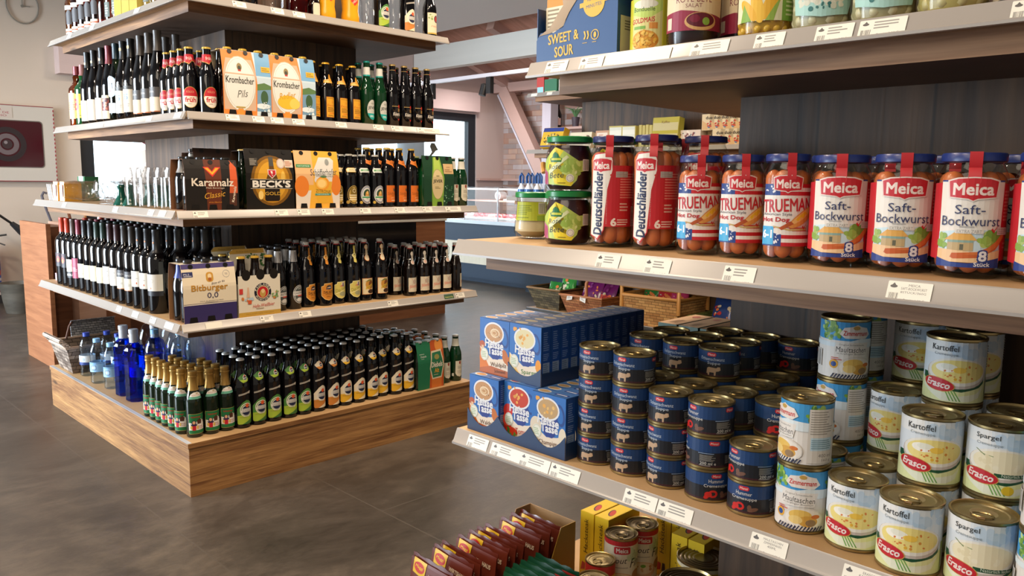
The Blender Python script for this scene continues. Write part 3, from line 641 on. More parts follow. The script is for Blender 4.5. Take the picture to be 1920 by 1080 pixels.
# ---- pine plinth: wheat beer
def wheat_beer(key, body, low, flash):
    o = bottle('beer_bottle', P_BEER, BLACKGLASS); crown(o, P_BEER, '#c9c9c6')
    a = Art()
    a.poly([(-31, 4), (-27, 0), (27, 0), (31, 4), (31, 66), (27, 76), (16, 88), (4, 92), (-10, 84), (-22, 70), (-31, 60)], body)
    a.poly([(-31, 33), (-10, 36), (8, 33), (31, 40), (31, 4), (27, 0), (-27, 0), (-31, 4)], low)
    a.poly([(-14, 0), (27, 0), (31, 4), (31, 22)], flash)
    a.ell(4, 54, 25, 27, '#d6d2c4').ell(4, 54, 22, 23.5, body).ell(4, 53, 20, 21, '#d6d2c4').ell(4, 52, 18, 18.5, '#1d2440')
    a.rect(-19, 46, 27, 54, '#cfccc4').rect(-13, 54, 22, 60, '#cfccc4').ell(7, 71, 7.5, 7.5, '#d2552a')
    a.text('Schneider', 4, 57, 30, 5, '#3a3f52').text('WEISSE', 4, 50, 34, 5.4, '#3a3f52').bars(-22, 24, 22, 30, 2, '#8d8b3c' if body == '#4a7f3a' else '#a87b2a', 4)
    a.build('label', on_cyl(.0325, .016, .0), o, du=5)
    c = Art(); c.poly([(-24, 8), (-4, -10), (14, -6), (24, 4), (20, 12), (8, 20), (2, 24), (-10, 20)], body)
    c.poly([(-4, -10), (14, -6), (24, 4), (0, 2), (-16, 0)], low).ell(6, 9, 9.5, 10.5, '#d6d2c4').ell(6, 7, 7.5, 7, '#1d2440').ell(6, 15, 3.2, 3.2, '#d2552a').rect(-1, 5, 13, 8, '#cfccc4')
    c.build('neck_label', on_lathe(P_BEER, .184, .026), o, du=4, dv=4)
    s = Art(); s.poly([(-24, -1), (14, 7), (18, 4), (23, 9), (23, 15), (18, 15), (13, 13), (-24, 5)], '#b8b2a6' if key != 'lime' else '#8fae2e')
    s.poly([(-23, 1), (12, 9), (12, 9.8), (-23, 2)], '#3a3632').poly([(-23, 3), (12, 11), (12, 11.6), (-23, 3.8)], '#3a3632')
    s.build('shoulder_label', on_cyl(.0325, .126, 0), o, du=5)
    return o
WB = {'green': wheat_beer('green', '#4a7f3a', '#9db63a', '#3b6a34'), 'orange': wheat_beer('orange', '#d8cdb4', '#c07a35', '#ded2b8'), 'yellow': wheat_beer('yellow', '#dcd0b2', '#d9a92c', '#e0d6bc')}
front = [(1.350+.0648*i) for i in range(13)]
cols13 = ['green']*5+['orange']*2+['yellow']*6
for row in range(5):
    for i, x in enumerate(front):
        if row == 0 and i == 10: dy = .028
        else: dy = 0
        if i == 12 and row > 1: continue
        c = cols13[i]
        if row > 0 and i < 3: c = 'green'
        x2 = x+.004*row+random.uniform(-.002, .002); y = 2.787+.0665*row+dy*.6+random.uniform(-.001, .001)
        if row == 0: lb = 'dark beer bottle with %s label, front row on pine plinth, %s from left' % (c, ORD[i])
        else: lb = 'dark %s-labelled beer bottle on pine plinth, %s row, %s from left' % (c, ORD[row], ORD[i])
        if row == 4 and i < 2: continue
        if row == 1 and i == 10: y += .005
        put(WB[c], (x2, y, ZB), lb, 'beer bottle', 'wheat beer bottles on the pine plinth', random.uniform(-.12, .05))
# ---- gold-necked cocoa wine bottles at the corner
P_KAT = [(.0255, 0), (.0285, .004), (.0285, .120), (.0275, .135), (.0225, .158), (.0165, .182), (.0145, .200), (.0138, .226), (.0155, .228), (.0155, .240)]
def katlen():
    o = bottle('mulled_wine_bottle', P_KAT, DARKGREEN)
    sleeve(o, P_KAT, .172, .240, '#b08a48', 'gold_foil', .35, .6)
    b = MB(); b.lathe([(.0165, .220), (.0172, .223), (.0165, .226)], col('#b08a48', .35, .6), 18, cap0=False, cap1=False); b.build('foil_ring', o)
    a = Art(); G = '#1e6a3c'; a.rr(-25, 0, 58, 74, 2, '#b9a45a').rr(-24, 1, 57, 73, 2, G)
    a.poly([(-24, 14), (57, 14), (57, 46), (50, 44), (46, 50), (40, 44), (34, 52), (28, 46), (20, 54), (14, 46), (8, 50), (2, 44), (-6, 46), (-12, 40), (-24, 42)], '#d9d6cf')
    a.poly([(6, 36), (20, 36), (22, 50), (14, 56), (4, 50)], '#4a2a1c').poly([(30, 40), (38, 38), (42, 54), (32, 54)], '#4a2a1c')
    a.ell(-6, 41, 8, 9, '#2a2346').ell(-6, 42, 5, 6, '#d0a27a').rr(-12, 13, 1, 34, 3, '#b81f2e').poly([(-15, 30), (3, 30), (6, 36), (-18, 36)], '#2a2346').ell(-15, 24, 4, 7, '#c9a34a').ell(6, 24, 4, 7, '#d6b45a')
    a.text('Katlenburger', 2, 62, 36, 8, '#9c2a22', .1, .02).text('TRINK', 16, 27, 18, 5, '#a02a3a').text('SCHOKO', 17, 20, 22, 5, '#a02a3a')
    a.text('TRINK', 44, 30, 22, 6, '#a02a3a').text('SCHOKO', 44, 22, 24, 6, '#a02a3a').rect(-24, 2, 57, 13, G)
    a.build('label', on_cyl(.0285, .014, -.25), o, du=4.5)
    c = Art(); c.poly([(-24, 0), (24, 0), (22, 9), (-22, 9)], '#5fa088').poly([(-22, 9), (22, 9), (18, 20), (6, 25), (-8, 24), (-18, 18)], '#dcd8ce').text('Katlenburger', 0, 14, 30, 5, '#a82c33', .1).ell(4, 20, 5, 3, '#b9a88a')
    c.build('neck_label', on_lathe(P_KAT, .142, .0225), o, du=4, dv=5)
    return o
KAT = katlen()
kp = [(1.172, 2.797, 0, 'at the near corner'), (1.233, 2.795, 0, 'second in the front row'), (1.291, 2.793, 0, 'third in the front row')]
for j, y in enumerate((2.864, 2.926, 2.990, 3.046, 3.102, 3.163)): kp.append((1.158, y, -.7, '%s back from the corner along the left edge' % ORD[j]))
for j, (x, y) in enumerate(((1.222, 2.856), (1.284, 2.854), (1.220, 2.918), (1.282, 2.917), (1.221, 2.980), (1.222, 3.042), (1.224, 3.104), (1.284, 2.979))): kp.append((x, y, -.2, 'inner one, %s counted from the corner' % ORD[j]))
for x, y, rz, w in kp: put(KAT, (x, y, ZB), 'gold-necked bottle with cartoon label, '+w, 'bottle', 'gold-necked bottles at the plinth corner', rz)
# ---- water bottles
def pet(h, r, capc, label, wave=3):
    s = h/.205; pr = [(r*.8, 0), (r, .006)]
    for k in range(wave): z = .02*s+.11*s*k/wave; pr += [(r, z+.004), (r*.93, z+.016*s), (r, z+.028*s)]
    pr += [(r, .145*s), (r*.9, .160*s), (r*.55, .182*s), (.0125, .190*s), (.0125, h-.016)]
    o = bottle('water_bottle', pr, PET, 20)
    b = MB(); b.lathe([(.0150, h-.018), (.0150, h-.001), (.0140, h)], col(capc, .4), 16); b.build('screw_cap', o)
    a = Art(); w = 2*PI*r*1000*.49; z = .055*s*1000
    a.rect(-w, 0, w, 44*s, label)
    if label == '#8fb9dc': a.rr(-10, 10, 12, 30, 3, '#28407e').rr(-8, 12, 10, 28, 3, '#b5cfe6').rect(-w, 38*s, w, 40*s, '#3d74b8')
    else: a.rect(-w, 0, w, 8, '#2c3f7c').poly([(-w, 8), (-5, 14), (w, 8)], '#2c3f7c').ell(0, 26, 9, 9, '#a9bccc')
    a.build('label', on_cyl(r+.0002, z/1000), o, du=5); return o
W_S = pet(.205, .0315, '#8cbce4', '#8fb9dc'); W_D = pet(.205, .0335, '#27409c', '#d4dde2'); W_L = pet(.315, .043, '#8cbce4', '#8fb9dc', 5)
for o, x, y, w in ((W_D, 1.19, 4.02, 'with dark blue cap, foremost beside the basket'), (W_D, 1.275, 4.00, 'with dark blue cap, behind the first row'), (W_D, 1.29, 3.90, 'with dark blue cap, right of its twin in the back'),
                   (W_S, 1.178, 3.84, 'with pale blue cap, left of the blue bottles'), (W_S, 1.19, 3.70, 'with pale blue cap, next to the blue bottle'), (W_S, 1.262, 3.80, 'with pale blue cap, second row middle'), (W_S, 1.268, 3.70, 'with pale blue cap, second row right'), (W_S, 1.272, 3.62, 'with pale blue cap, behind the back blue bottle')):
    put(o, (x, y, ZB), 'small clear water bottle, '+w, 'water bottle', 'small water bottles', -.9)
for x, y, w in ((1.235, 3.305, 'foremost, behind the gold-necked bottles'), (1.335, 3.345, 'second from the left'), (1.375, 3.245, 'third, nearest the beer bottles'), (1.30, 3.215, 'half hidden by gold necks'), (1.415, 3.60, 'far back near the core'), (1.32, 3.60, 'far back on the left')):
    put(W_L, (x, y, ZB), 'tall clear water bottle with pale blue cap on the plinth, '+w, 'water bottle', 'tall water bottles', -.9)
def bluewater():
    b = MB(); m = glass('#3f7cf2', 'blue', .06, 1, .5)
    o = empty('blue_water_bottle'); b.lathe([(.034, 0), (.041, .006), (.041, .215), (.036, .232), (.020, .246), (.0165, .252), (.0165, .285)], m, 8, sx=1.0, sy=1.0); b.build('bottle_body', o)
    b = MB(); b.lathe([(.0175, .247), (.0175, .287)], col('#c5c6c8', .4), 16); b.build('neck_seal', o)
    b = MB(); b.lathe([(.0190, .287), (.0190, .302), (.017, .304)], col('#bfc0c4', .35), 16); b.build('screw_cap', o); return o
BW = bluewater()
for x, y, w in ((1.195, 3.425, 'nearest to the edge'), (1.195, 3.545, 'left of the nearest one'), (1.30, 3.475, 'behind the front pair')):
    put(BW, (x, y, ZB), 'deep blue square water bottle with grey cap on the plinth, '+w, 'water bottle', 'deep blue water bottles', .2)
# ---- wicker basket at the plinth end
def weave_mat(key, c1, c2, sx=90, sz=60):
    if key in MATS: return MATS[key]
    m, nt, b = new_mat(key); n = nt.nodes; L = nt.links.new
    tc = n.new('ShaderNodeTexCoord'); s = n.new('ShaderNodeSeparateXYZ'); L(tc.outputs['Object'], s.inputs[0])
    ad = n.new('ShaderNodeMath'); ad.operation = 'ADD'; L(s.outputs[0], ad.inputs[0]); L(s.outputs[1], ad.inputs[1])
    cb = n.new('ShaderNodeCombineXYZ'); L(ad.outputs[0], cb.inputs[0]); L(s.outputs[2], cb.inputs[1])
    br = n.new('ShaderNodeTexBrick'); L(cb.outputs[0], br.inputs['Vector']); br.inputs['Scale'].default_value = 1
    br.inputs['Brick Width'].default_value = 2.6/sx; br.inputs['Row Height'].default_value = 1/sz; br.inputs['Mortar Size'].default_value = .0016; br.inputs['Mortar Smooth'].default_value = 1
    br.inputs['Color1'].default_value = (*lin(c1), 1); br.inputs['Color2'].default_value = (*lin(c2), 1); br.inputs['Mortar'].default_value = (*[v*.15 for v in lin(c1)], 1)
    L(br.outputs['Color'], b.inputs['Base Color']); b.inputs['Roughness'].default_value = .6
    bp = n.new('ShaderNodeBump'); bp.invert = True; bp.inputs['Strength'].default_value = .9; bp.inputs['Distance'].default_value = .004; L(br.outputs['Fac'], bp.inputs['Height']); L(bp.outputs[0], b.inputs['Normal'])
    return m
def tray_basket(name, lx, ly, h, flare, m, rimm, rr=.008, th=.008):
    """rectangular woven basket: base lx x ly, sides leaning out"""
    o = empty(name); b = MB(); f = flare; x, y = lx/2, ly/2
    O = [(-x, -y), (x, -y), (x, y), (-x, y)]; T = [(-x-f, -y-f), (x+f, -y-f), (x+f, y+f), (-x-f, y+f)]
    I = [(px*(1-th/x), py*(1-th/y)) for px, py in O]; J = [(px*(1-th/(x+f)), py*(1-th/(y+f))) for px, py in T]
    vs = [(*p, 0) for p in O]+[(*p, h) for p in T]+[(*p, th) for p in I]+[(*p, h) for p in J]; q = [(k, (k+1) % 4) for k in range(4)]
    b.add(vs, [(a, c, c+4, a+4) for a, c in q]+[(c+8, a+8, a+12, c+12) for a, c in q]+[(a+4, c+4, c+12, a+12) for a, c in q]+[(3, 2, 1, 0), (8, 9, 10, 11)], m); b.build('woven_body', o)
    b = MB(); b.tube([(*p, h) for p in T], rr, rimm, 8, closed=True); b.build('rim', o); return o
o = tray_basket('wicker_tray', .26, .20, .13, .03, weave_mat('dark_weave', '#57463a', '#a08f80', 70, 55), col('#b39a86', .6))
b = MB(); b.tube([(-.15, -.13, .13), (-.18, -.13, .165), (-.18, .13, .165), (-.15, .13, .13)], .011, weave_mat('pale_weave', '#b79f8b', '#d8c8b8', 120, 120), 8); b.build('handle_rim', o)
b = MB(); b.sheet([[(-.06+.03*k, .135, .13), (-.06+.03*k, .15, .20+.01*(k % 2)), (-.06+.03*k, .13, .215)] for k in range(8)], weave_mat('silver_weave', '#8f9296', '#c6c8ca', 110, 90), .004); b.build('raised_flap', o)
b = MB(); b.tube([(-.09, .12, .13), (-.07, .13, .19), (-.05, .14, .215)], .005, col('#5a3524', .6), 6); b.build('brace', o)
b = MB(); b.box(-.10, .10, -.08, .08, .01, .10, col('#3c302a', .7), .02); b.build('dark_filling', o)
o.location = (1.275, 4.195, ZB); tag(o, 'dark woven tray with pale wicker rim at the far end of the plinth', 'basket')

# ---- six-packs
def carton(name, wall, front_art, prof, glassm, cap, L=.192, W=.128, H=.205, top=.0, capn=True, rim='#6b4526', neck=None, open_left=True):
    """wrap-round bottle carton along x: straight lower sides, sloping shoulders, ridge; six bottles inside"""
    o = empty(name); s = H
    side = [(-W/2, 0), (-W/2, .62*s), (-W/2+.008, .84*s), (-W/2+.016, s)]
    prof2 = side+[(-y, z) for y, z in reversed(side)]; t = .0012
    inner = [(y*(1-2*t/W), z if z == 0 else z-t) for y, z in prof2]
    b = MB(); poly = prof2+list(reversed(inner)); n = len(poly); k = len(prof2)
    m = col(wall, .4); mi_ = col(rim, .7)
    vs = [(-L/2, *p) for p in poly]+[(L/2, *p) for p in poly]
    b.add(vs, [(i, i+1, n+i+1, n+i) for i in range(k-1)], m)
    b.add(vs, [(i, i+1, n+i+1, n+i) for i in range(k, n-1)]+[(i, i+1, n-2-i, n-1-i) for i in range(k-1)]+[(n+i+1, n+i, n+n-1-i, n+n-2-i) for i in range(k-1)], mi_)
    b.box(-L/2, L/2, -W/2+t, W/2-t, 0, t, mi_); b.build('carton_wrap', o)
    def face(u, v, off):
        if v <= .62*s: y, z = -W/2, v; ny, nz = -1, 0
        elif v <= .84*s: q = (v-.62*s)/(.22*s); y, z = -W/2+.008*q, v; ny, nz = -.98, .17
        else: q = (v-.84*s)/(.16*s); y, z = -W/2+.008+.008*q, v; ny, nz = -.97, .25
        return (u, y+ny*off, z+nz*off)
    front_art.build('printed_front', face, o, dv=s*1000*.02 if False else 12)
    hb = prof[-1][1]
    for i in range(3):
        for j in (-1, 1):
            q = bottle('bottle', prof, glassm, 14) if (i, j) == (0, -1) else link(bme, 'bottle', o)
            if (i, j) == (0, -1): q.parent = o; bme = q.data
            q.location = ((i-1)*(L/3.05), j*.0305, .0015)
            if capn:
                if (i, j) == (0, -1):
                    crown(q, prof, cap); cme = q.children[0].data if q.children else None
                    if neck: nme = sleeve(q, prof, neck[0], neck[1], neck[2], 'neck_label').data
                else:
                    link(cme, 'crown_cap', q)
                    if neck: link(nme, 'neck_label', q)
    return o
def holes(a, L, H, c='#0a0808', low=True):
    for x in (-L/3.05, 0, L/3.05):
        x *= 1000
        if low: a.poly([(x-15, 2), (x+15, 2), (x+12, 20), (x-12, 20)], c)
        a.ell(x, H*1000-9.5, 9, 8, c, 16)
    return a
P_INL = [(.0265, 0), (.029, .004), (.029, .120), (.0275, .135), (.0215, .155), (.0160, .172), (.0140, .205), (.0146, .207), (.0146, .216)]
a = Art(); L_, H_ = .192, .205
a.rect(-96, 0, 96, 205, '#d9cdb4').rect(-96, 0, 96, 62, '#332b5c').rect(-96, 62, 96, 64, '#d9d2c4').rect(-96, 65.5, 96, 67, '#2b2650').rect(-96, 188, 96, 205, '#4a4274').rect(-96, 160, -58, 178, '#2f3560').text('PILS', -80, 170, 20, 6, '#d5d2d6').rect(-90, 163, -62, 165, '#c5c2c8')
a.rr(-12, 140, 14, 174, 10, '#c08f3a').ell(1, 160, 7, 9, '#e0cba0').rr(-5, 143, 7, 155, 4, '#a05a2a').ring(62, 165, 13, 13, 1.5, '#a9a6a4').text('50', 62, 165, 9, 7, '#a9a6a4').text('Bitte ein Bit', 30, 137, 50, 7, '#5a5560', .3, 0, 8)
a.text('Bitburger', -2, 118, 130, 27, '#b5822e', 0, .018).text('0,0', 8, 92, 40, 22, '#3a3658').text('PILS ALKOHOLFREI', 4, 74, 84, 4, '#8a8580').bars(-20, 67.5, 30, 72, 2, '#9a958c')
holes(a, L_, H_)
o = carton('six_pack', '#d9cdb4', a, P_INL, BLACKGLASS, '#2a2a2c', rim='#8a6440', neck=(.150, .200, '#3a4a94')); o.location = (1.212, 2.775, Z4); tag(o, 'cream and violet six-pack of alcohol-free beer at the near corner of the lower shelf', 'six-pack')
a = Art(); a.rect(-96, 0, 96, 176, '#181412').poly([(-20, 0), (30, 0), (36, 176), (-26, 176)], '#5c2a18').poly([(60, 15), (88, 15), (88, 170), (66, 160)], '#4a2a1e').poly([(62, 60), (92, 60), (92, 150), (70, 175)], '#c2562e')
a.poly([(-30, 150), (-10, 150), (2, 136), (14, 150), (34, 150), (2, 116)], '#c9302c').poly([(-24, 147), (-12, 147), (2, 132), (16, 147), (28, 147), (2, 123)], '#e0a02e')
a.text('Karamalz', 2, 97, 150, 26, '#dcd2c2', 0, .02).text('Malt Beverage', 10, 77, 66, 7, '#c9b9a6', 0, .01).text('Classic', 8, 54, 76, 20, '#cf9a36', .35, 0, 8).text('ohne Alkohol', 8, 28, 46, 5, '#c9802e').text('Karamalz', 78, 56, 56, 9, '#e3d6c2', 0, .02, 80)
holes(a, L_, .176)
P_SHO = [(r_*.98, z_*.845) for r_, z_ in P_INL]
o = carton('six_pack', '#181412', a, P_SHO, BLACKGLASS, '#222222', H=.176, rim='#7a4c28', neck=(.128, .168, '#8d8a86')); o.location = (1.243, 2.795, Z3); tag(o, 'dark brown malt drink six-pack with gold and red chevron', 'six-pack')
a = Art(); a.rect(-96, 0, 96, 220, '#2a1a12'); holes(a, L_, .22)
o = carton('six_pack', '#2a1a12', a, P_INL, BLACKGLASS, '#222222', H=.205, rim='#4a2c18', neck=(.150, .200, '#b9b2a6')); o.location = (1.345, 2.945, Z3); tag(o, 'plain brown six-pack peeking out behind the malt drink pack', 'six-pack')
a = Art(); a.rect(-96, 0, 96, 220, '#110d0a').ell(6, 105, 84, 92, '#6d4a12').ell(6, 105, 72, 82, '#a8761c').ell(6, 105, 58, 70, '#c9952a').rr(-24, 30, 36, 100, 8, '#1c120a').poly([(-24, 90), (36, 90), (16, 150), (14, 190), (-2, 190), (-4, 150)], '#5a3c12').rect(-3, 158, 15, 192, '#4a4a46')
a.ell(-40, 52, 10, 16, '#e0c070').ell(50, 120, 8, 20, '#d9b050').poly([(-11, 146), (23, 146), (23, 128), (6, 112), (-11, 128)], '#c9c2b8').poly([(-8, 143), (20, 143), (20, 129), (6, 116), (-8, 129)], '#b51e2c').poly([(0, 140), (8, 140), (10, 122), (4, 126)], '#d9d2c8')
a.rect(-96, 76, 96, 110, '#15110e').rect(-80, 109, 88, 110.5, '#b9b2a4').rect(-80, 75.5, 88, 77, '#b9b2a4').text("BECK'S", 4, 93, 150, 24, '#dcd8ce', 0, .05).text('GOLD', 8, 58, 64, 12, '#b08a36', 0, .03).ell(44, 168, 16, 18, '#cfc8bc').ring(44, 168, 14, 16, 1, '#b52a33').rect(60, 154, 94, 182, '#cfc4b2').bars(62, 158, 92, 178, 4, '#b5603c').rect(-80, 158, -48, 186, '#3a3732').bars(-78, 160, -50, 184, 5, '#8f8a80')
holes(a, L_, .22, low=False)
o = carton('six_pack', '#110d0a', a, P_INL, DARKGREEN, '#b9a464', H=.212, rim='#3c2413'); o.location = (1.465, 2.795, Z3); tag(o, 'black and gold six-pack with red key shield', 'six-pack')
a = Art(); a.rect(-96, 0, 96, 220, '#e0a83a').rect(-96, 90, -20, 220, '#dcae7c').poly([(-96, 60), (-30, 70), (-40, 0), (-96, 0)], '#d8cfc2').poly([(96, 70), (60, 60), (70, 0), (96, 0)], '#d8cfc2').ell(-70, 85, 30, 40, '#d97b2c').ell(80, 90, 22, 40, '#d97b2c')
a.poly([(-4, 30), (52, 30), (74, 185), (60, 196), (10, 196), (-16, 150), (-10, 90)], '#d5d2cb').poly([(-4, 20), (52, 20), (62, 104), (-14, 104)], '#d9a530').ell(8, 110, 24, 16, '#d5d2cb').ell(20, 96, 30, 26, '#e0952e').ell(16, 96, 24, 20, '#e8b858').ell(16, 96, 18, 15, '#edca7e').ell(24, 122, 14, 4, '#3d7a3c')
a.text('Schöfferhofer', 26, 140, 118, 24, '#4a4e50', .1, 0, 2).text('WEIZEN-MIX', 30, 124, 80, 7, '#7a7c7a').text('ZITRONE', 22, 66, 66, 12, '#8a6a1e', 0, 0, -4).rr(-14, 50, 56, 58, 2, '#4f8f7a').text('NATURTRÜB', 21, 54, 50, 4.5, '#d8e0d8').rr(-92, 156, -28, 168, 2, '#4f8f5a').text('NATURTRÜB', -60, 162, 50, 6, '#d8e0d8').ell(44, 178, 9, 12, '#8f9490')
holes(a, L_, .22)
o = carton('six_pack', '#e0a83a', a, P_INL, BROWNGLASS, '#c9a23e', H=.212, rim='#9a6a3a'); o.location = (1.664, 2.795, Z3); tag(o, 'yellow and orange lemon beer six-pack', 'six-pack')
a = Art(); a.rect(-86, 0, 86, 220, '#173d26').poly([(-40, 0), (22, 0), (30, 120), (14, 214), (-24, 214), (-42, 120)], '#7aa23a').poly([(-30, 140), (16, 140), (8, 214), (-18, 214)], '#a9c257').ell(-8, 96, 34, 66, '#8f8a52').ell(-8, 96, 32, 64, '#cbb98a').text('JEVER', -8, 108, 52, 17, '#232a22', 0, .02).ell(-8, 132, 10, 3, '#8a8058').bars(-24, 76, 8, 88, 2, '#8f8258').rect(28, 142, 84, 186, '#c9a878').text('JEVER', 56, 170, 20, 6, '#6a4c2a').bars(36, 148, 78, 164, 2, '#8a6a44')
a.blobs(50, 50, 34, 46, 26, 1, 5, ['#5a8f68', '#3c6e48', '#8fb79a'], 5); holes(a, .172, .22)
o = carton('six_pack', '#173d26', a, P_INL, GREENGLASS, '#a9a878', L=.172, H=.206, rim='#14301e'); o.location = (2.276, 2.80, Z3); tag(o, 'dark green six-pack with cream oval and splash print', 'six-pack')
b = MB(); b.sheet([[(-.03, 0, .0), (.0, 0, .02)], [(0, .002, .035), (.035, .004, .05)], [(-.01, .004, .06), (.04, .006, .045)], [(.0, .006, .075), (.02, .008, .075)]], col('#3a3a36', .6), .0008, False); fl = b.build('torn_flap', o, (.02, .01, .204))
def kromb(lemon, x, lb):
    a = Art(); a.rect(-96, 0, 96, 235, '#bcd0dc').rect(34, 150, 96, 235, '#6fa2c9').poly([(34, 95), (96, 112), (96, 20), (34, 20)], '#6f93ad').poly([(34, 118), (66, 126), (96, 116), (96, 104), (34, 96)], '#5a7a4c').ell(66, 72, 15, 26, '#3d5a3c').ell(60, 40, 30, 10, '#d3dfe4')
    a.poly([(-96, 0), (34, 0), (38, 120), (24, 235), (-96, 235)], '#d97f36').poly([(-92, 20), (30, 20), (34, 150), (20, 205), (-80, 205), (-94, 150)], '#c3a58c').ell(-30, 116, 62, 100, '#b5a78c').ell(-30, 116, 60, 97, '#d8d8d2').ring(-30, 116, 55, 91, 1.2, '#a9a9a4')
    a.ell(-30, 176, 10, 14, '#8a7a52').ell(-30, 172, 6, 8, '#3c3f36').rect(-36, 160, -24, 166, '#b33a34').text('Krombacher', -30, 128, 110, 24, '#33362f', 0, .01).rect(56, 165, 92, 185, '#d9a830').bars(59, 168, 90, 182, 2, '#8a6a24')
    if lemon: a.ell(-26, 62, 44, 26, '#dfb232').ell(2, 58, 22, 20, '#e6c45c').text('Radler', -28, 88, 72, 24, '#c9982c', .3, 0, 10)
    else: a.text('Pils', -22, 80, 44, 26, '#6f706a', .4, 0, 8).rect(-48, 28, -12, 33, '#a8924a')
    a.poly([(-46, 0), (-14, 0), (-20, 26), (-40, 26)], '#d98a36').blobs(70, 36, 20, 26, 22, 1, 4, ['#dfe8ea', '#aebfc8'], 3)
    holes(a, .19, .238)
    o = carton('six_pack', '#bcd0dc', a, P_LONG, BROWNGLASS, '#c9a23e', L=.184, W=.13, H=.236, rim='#c9b79a'); o.location = (x, 2.905, Z2); tag(o, lb, 'six-pack'); return o
kromb(False, 1.442, 'pale blue and orange pilsner six-pack beside the red-necked bottles'); kromb(True, 1.632, 'pale blue and orange six-pack with lemon slice')
def diebels(x, y, rz, lb):
    a = Art(); a.rect(-76, 0, 76, 215, '#1f6b48').poly([(-10, 0), (72, 0), (76, 215), (4, 215)], '#b4501f').poly([(2, 0), (60, 0), (60, 60), (4, 60)], '#c9702e').ell(50, 190, 22, 30, '#d98a3c').poly([(-8, 90), (4, 168), (60, 172), (74, 100), (60, 42), (6, 40)], '#d6c6a8').poly([(-3, 90), (8, 160), (57, 164), (69, 100), (57, 48), (10, 46)], '#2a6f4c')
    a.text('Diebels', 33, 106, 62, 24, '#dcd6c6', 0, .02).text('Alt', 32, 78, 26, 20, '#d99a2c', 0, .02).ell(33, 140, 14, 12, '#8f8a4a').bars(14, 56, 54, 62, 1, '#b8b088').text('Diebels', -42, 150, 32, 9, '#cfd8cc').bars(-64, 158, -22, 164, 1, '#a9c0ac').bars(-56, 138, -30, 142, 1, '#a9c0ac')
    o = carton('six_pack', '#1f6b48', a, P_INL, DARKGREEN, '#b9c0c4', L=.15, W=.12, H=.205, rim='#17442f'); o.location = (x, y, ZB); o.rotation_euler.z = rz; tag(o, lb, 'six-pack', 'green six-packs on the plinth')
diebels(2.232, 2.80, 0, 'green and amber six-pack at the front of the plinth, beside small green bottles'); diebels(2.238, 2.935, 0, 'green six-pack on the plinth, just behind the front green pack'); diebels(2.245, 3.07, 0, 'green six-pack on the plinth, farthest back of three')
# basket-carrier with handle (wheat beer, white)
def paul():
    o = empty('bottle_carrier'); L, W = .166, .126; C_ = '#d8d0bd'
    b = MB(); m = col(C_, .45); b.box(-L/2, L/2, -W/2, -W/2+.0012, 0, .150, m); b.box(-L/2, L/2, W/2-.0012, W/2, 0, .150, m); b.box(-L/2, -L/2+.0012, -W/2+.0012, W/2-.0012, 0, .12, m); b.box(L/2-.0012, L/2, -W/2+.0012, W/2-.0012, 0, .12, m); b.box(-L/2+.0012, L/2-.0012, -W/2+.0012, W/2-.0012, 0, .0012, m)
    b.build('carton_box', o)
    b = MB(); b.prism([(-L/2, .001), (L/2, .001), (L/2, .17), (L/2-.02, .225), (L/2-.03, .243), (-L/2+.012, .243), (-L/2, .23)], 'y', -.0006, .0006, m); h = b.build('handle_wall', o)
    Art().poly([(-83, 226), (53, 226), (50, 243), (-71, 243), (-83, 232)], '#b8943f').text('Paulaner Hefe-Weißbier', -14, 234, 84, 6, '#7a5c1e').blobs(14, 216, 50, 8, 30, 2, 5, ['#4a7a3c', '#6a9450', '#2f5c30'], 4).blobs(48, 200, 10, 26, 18, 2, 5, ['#4a7a3c', '#2f5c30'], 6).build('printed_front', on_flat(-.0007, 0), h)
    a = Art(); a.rect(-83, 0, 83, 150, C_).rect(-83, 0, 83, 16, '#b8943f').text('PAULANER HEFE-WEISSBIER', 0, 8, 110, 4, '#8a6a24')
    for x in (-52, 4, 58): a.ell(x, 152, 17, 20, '#15100c', 20)
    a.ell(12, 86, 34, 34, '#171a2a').ring(12, 86, 24, 24, 3, '#c8b48a').ell(12, 86, 21, 21, '#b51f24').ell(12, 82, 12, 15, '#b8934a').ell(13, 90, 7, 8, '#dcbc86')
    for i, ch in enumerate('PAULANER'):
        t = math.radians(160-20*i); a.text(ch, 12+29*math.cos(t), 86+29*math.sin(t), 7, 7.5, '#dcd4c4', 0, .02, math.degrees(t)-90)
    for i, ch in enumerate('MÜNCHEN'):
        t = math.radians(212+19.5*i); a.text(ch, 12+29*math.cos(t), 86+29*math.sin(t), 6.5, 7, '#dcd4c4', 0, .02, math.degrees(t)+90)
    a.text('Hefe-Weißbier', 14, 38, 88, 13, '#c24a3c', .25, 0, 3).bars(-16, 24, 30, 30, 1, '#a8987c').rect(-80, 84, -66, 104, '#c23a34').blobs(-50, 66, 24, 8, 16, 2, 6, ['#7a9a5a', '#c9783c', '#a8bcc8'], 2).poly([(-52, 70), (-40, 70), (-44, 108), (-48, 108)], '#d2a98a').blobs(64, 74, 16, 12, 14, 2, 6, ['#7a9a5a', '#5c8450', '#c9783c'], 3).rect(-48, 46, -34, 60, '#c8562e')
    a.build('printed_front', on_flat(-W/2, 0), o)
    for i in range(3):
        for j in (-1, 1):
            if (i, j) == (0, -1): q = bottle('bottle', P_INL, BROWNGLASS, 14); q.parent = o; bme = q.data; crown(q, P_INL, '#c9a040'); cme = q.children[0].data
            else: q = link(bme, 'bottle', o); link(cme, 'crown_cap', q)
            q.location = ((i-1)*.0545, j*.0312, .0015)
    return o
PA = paul(); PA.location = (1.400, 2.778, Z4); tag(PA, 'white carry carton of wheat beer with bottle necks and round red crest', 'beer carrier')
o = copy_tree(PA); kids(PA); o.location = (1.395, 2.915, Z4); tag(o, 'white wheat beer carry carton half hidden behind the front one', 'beer carrier')

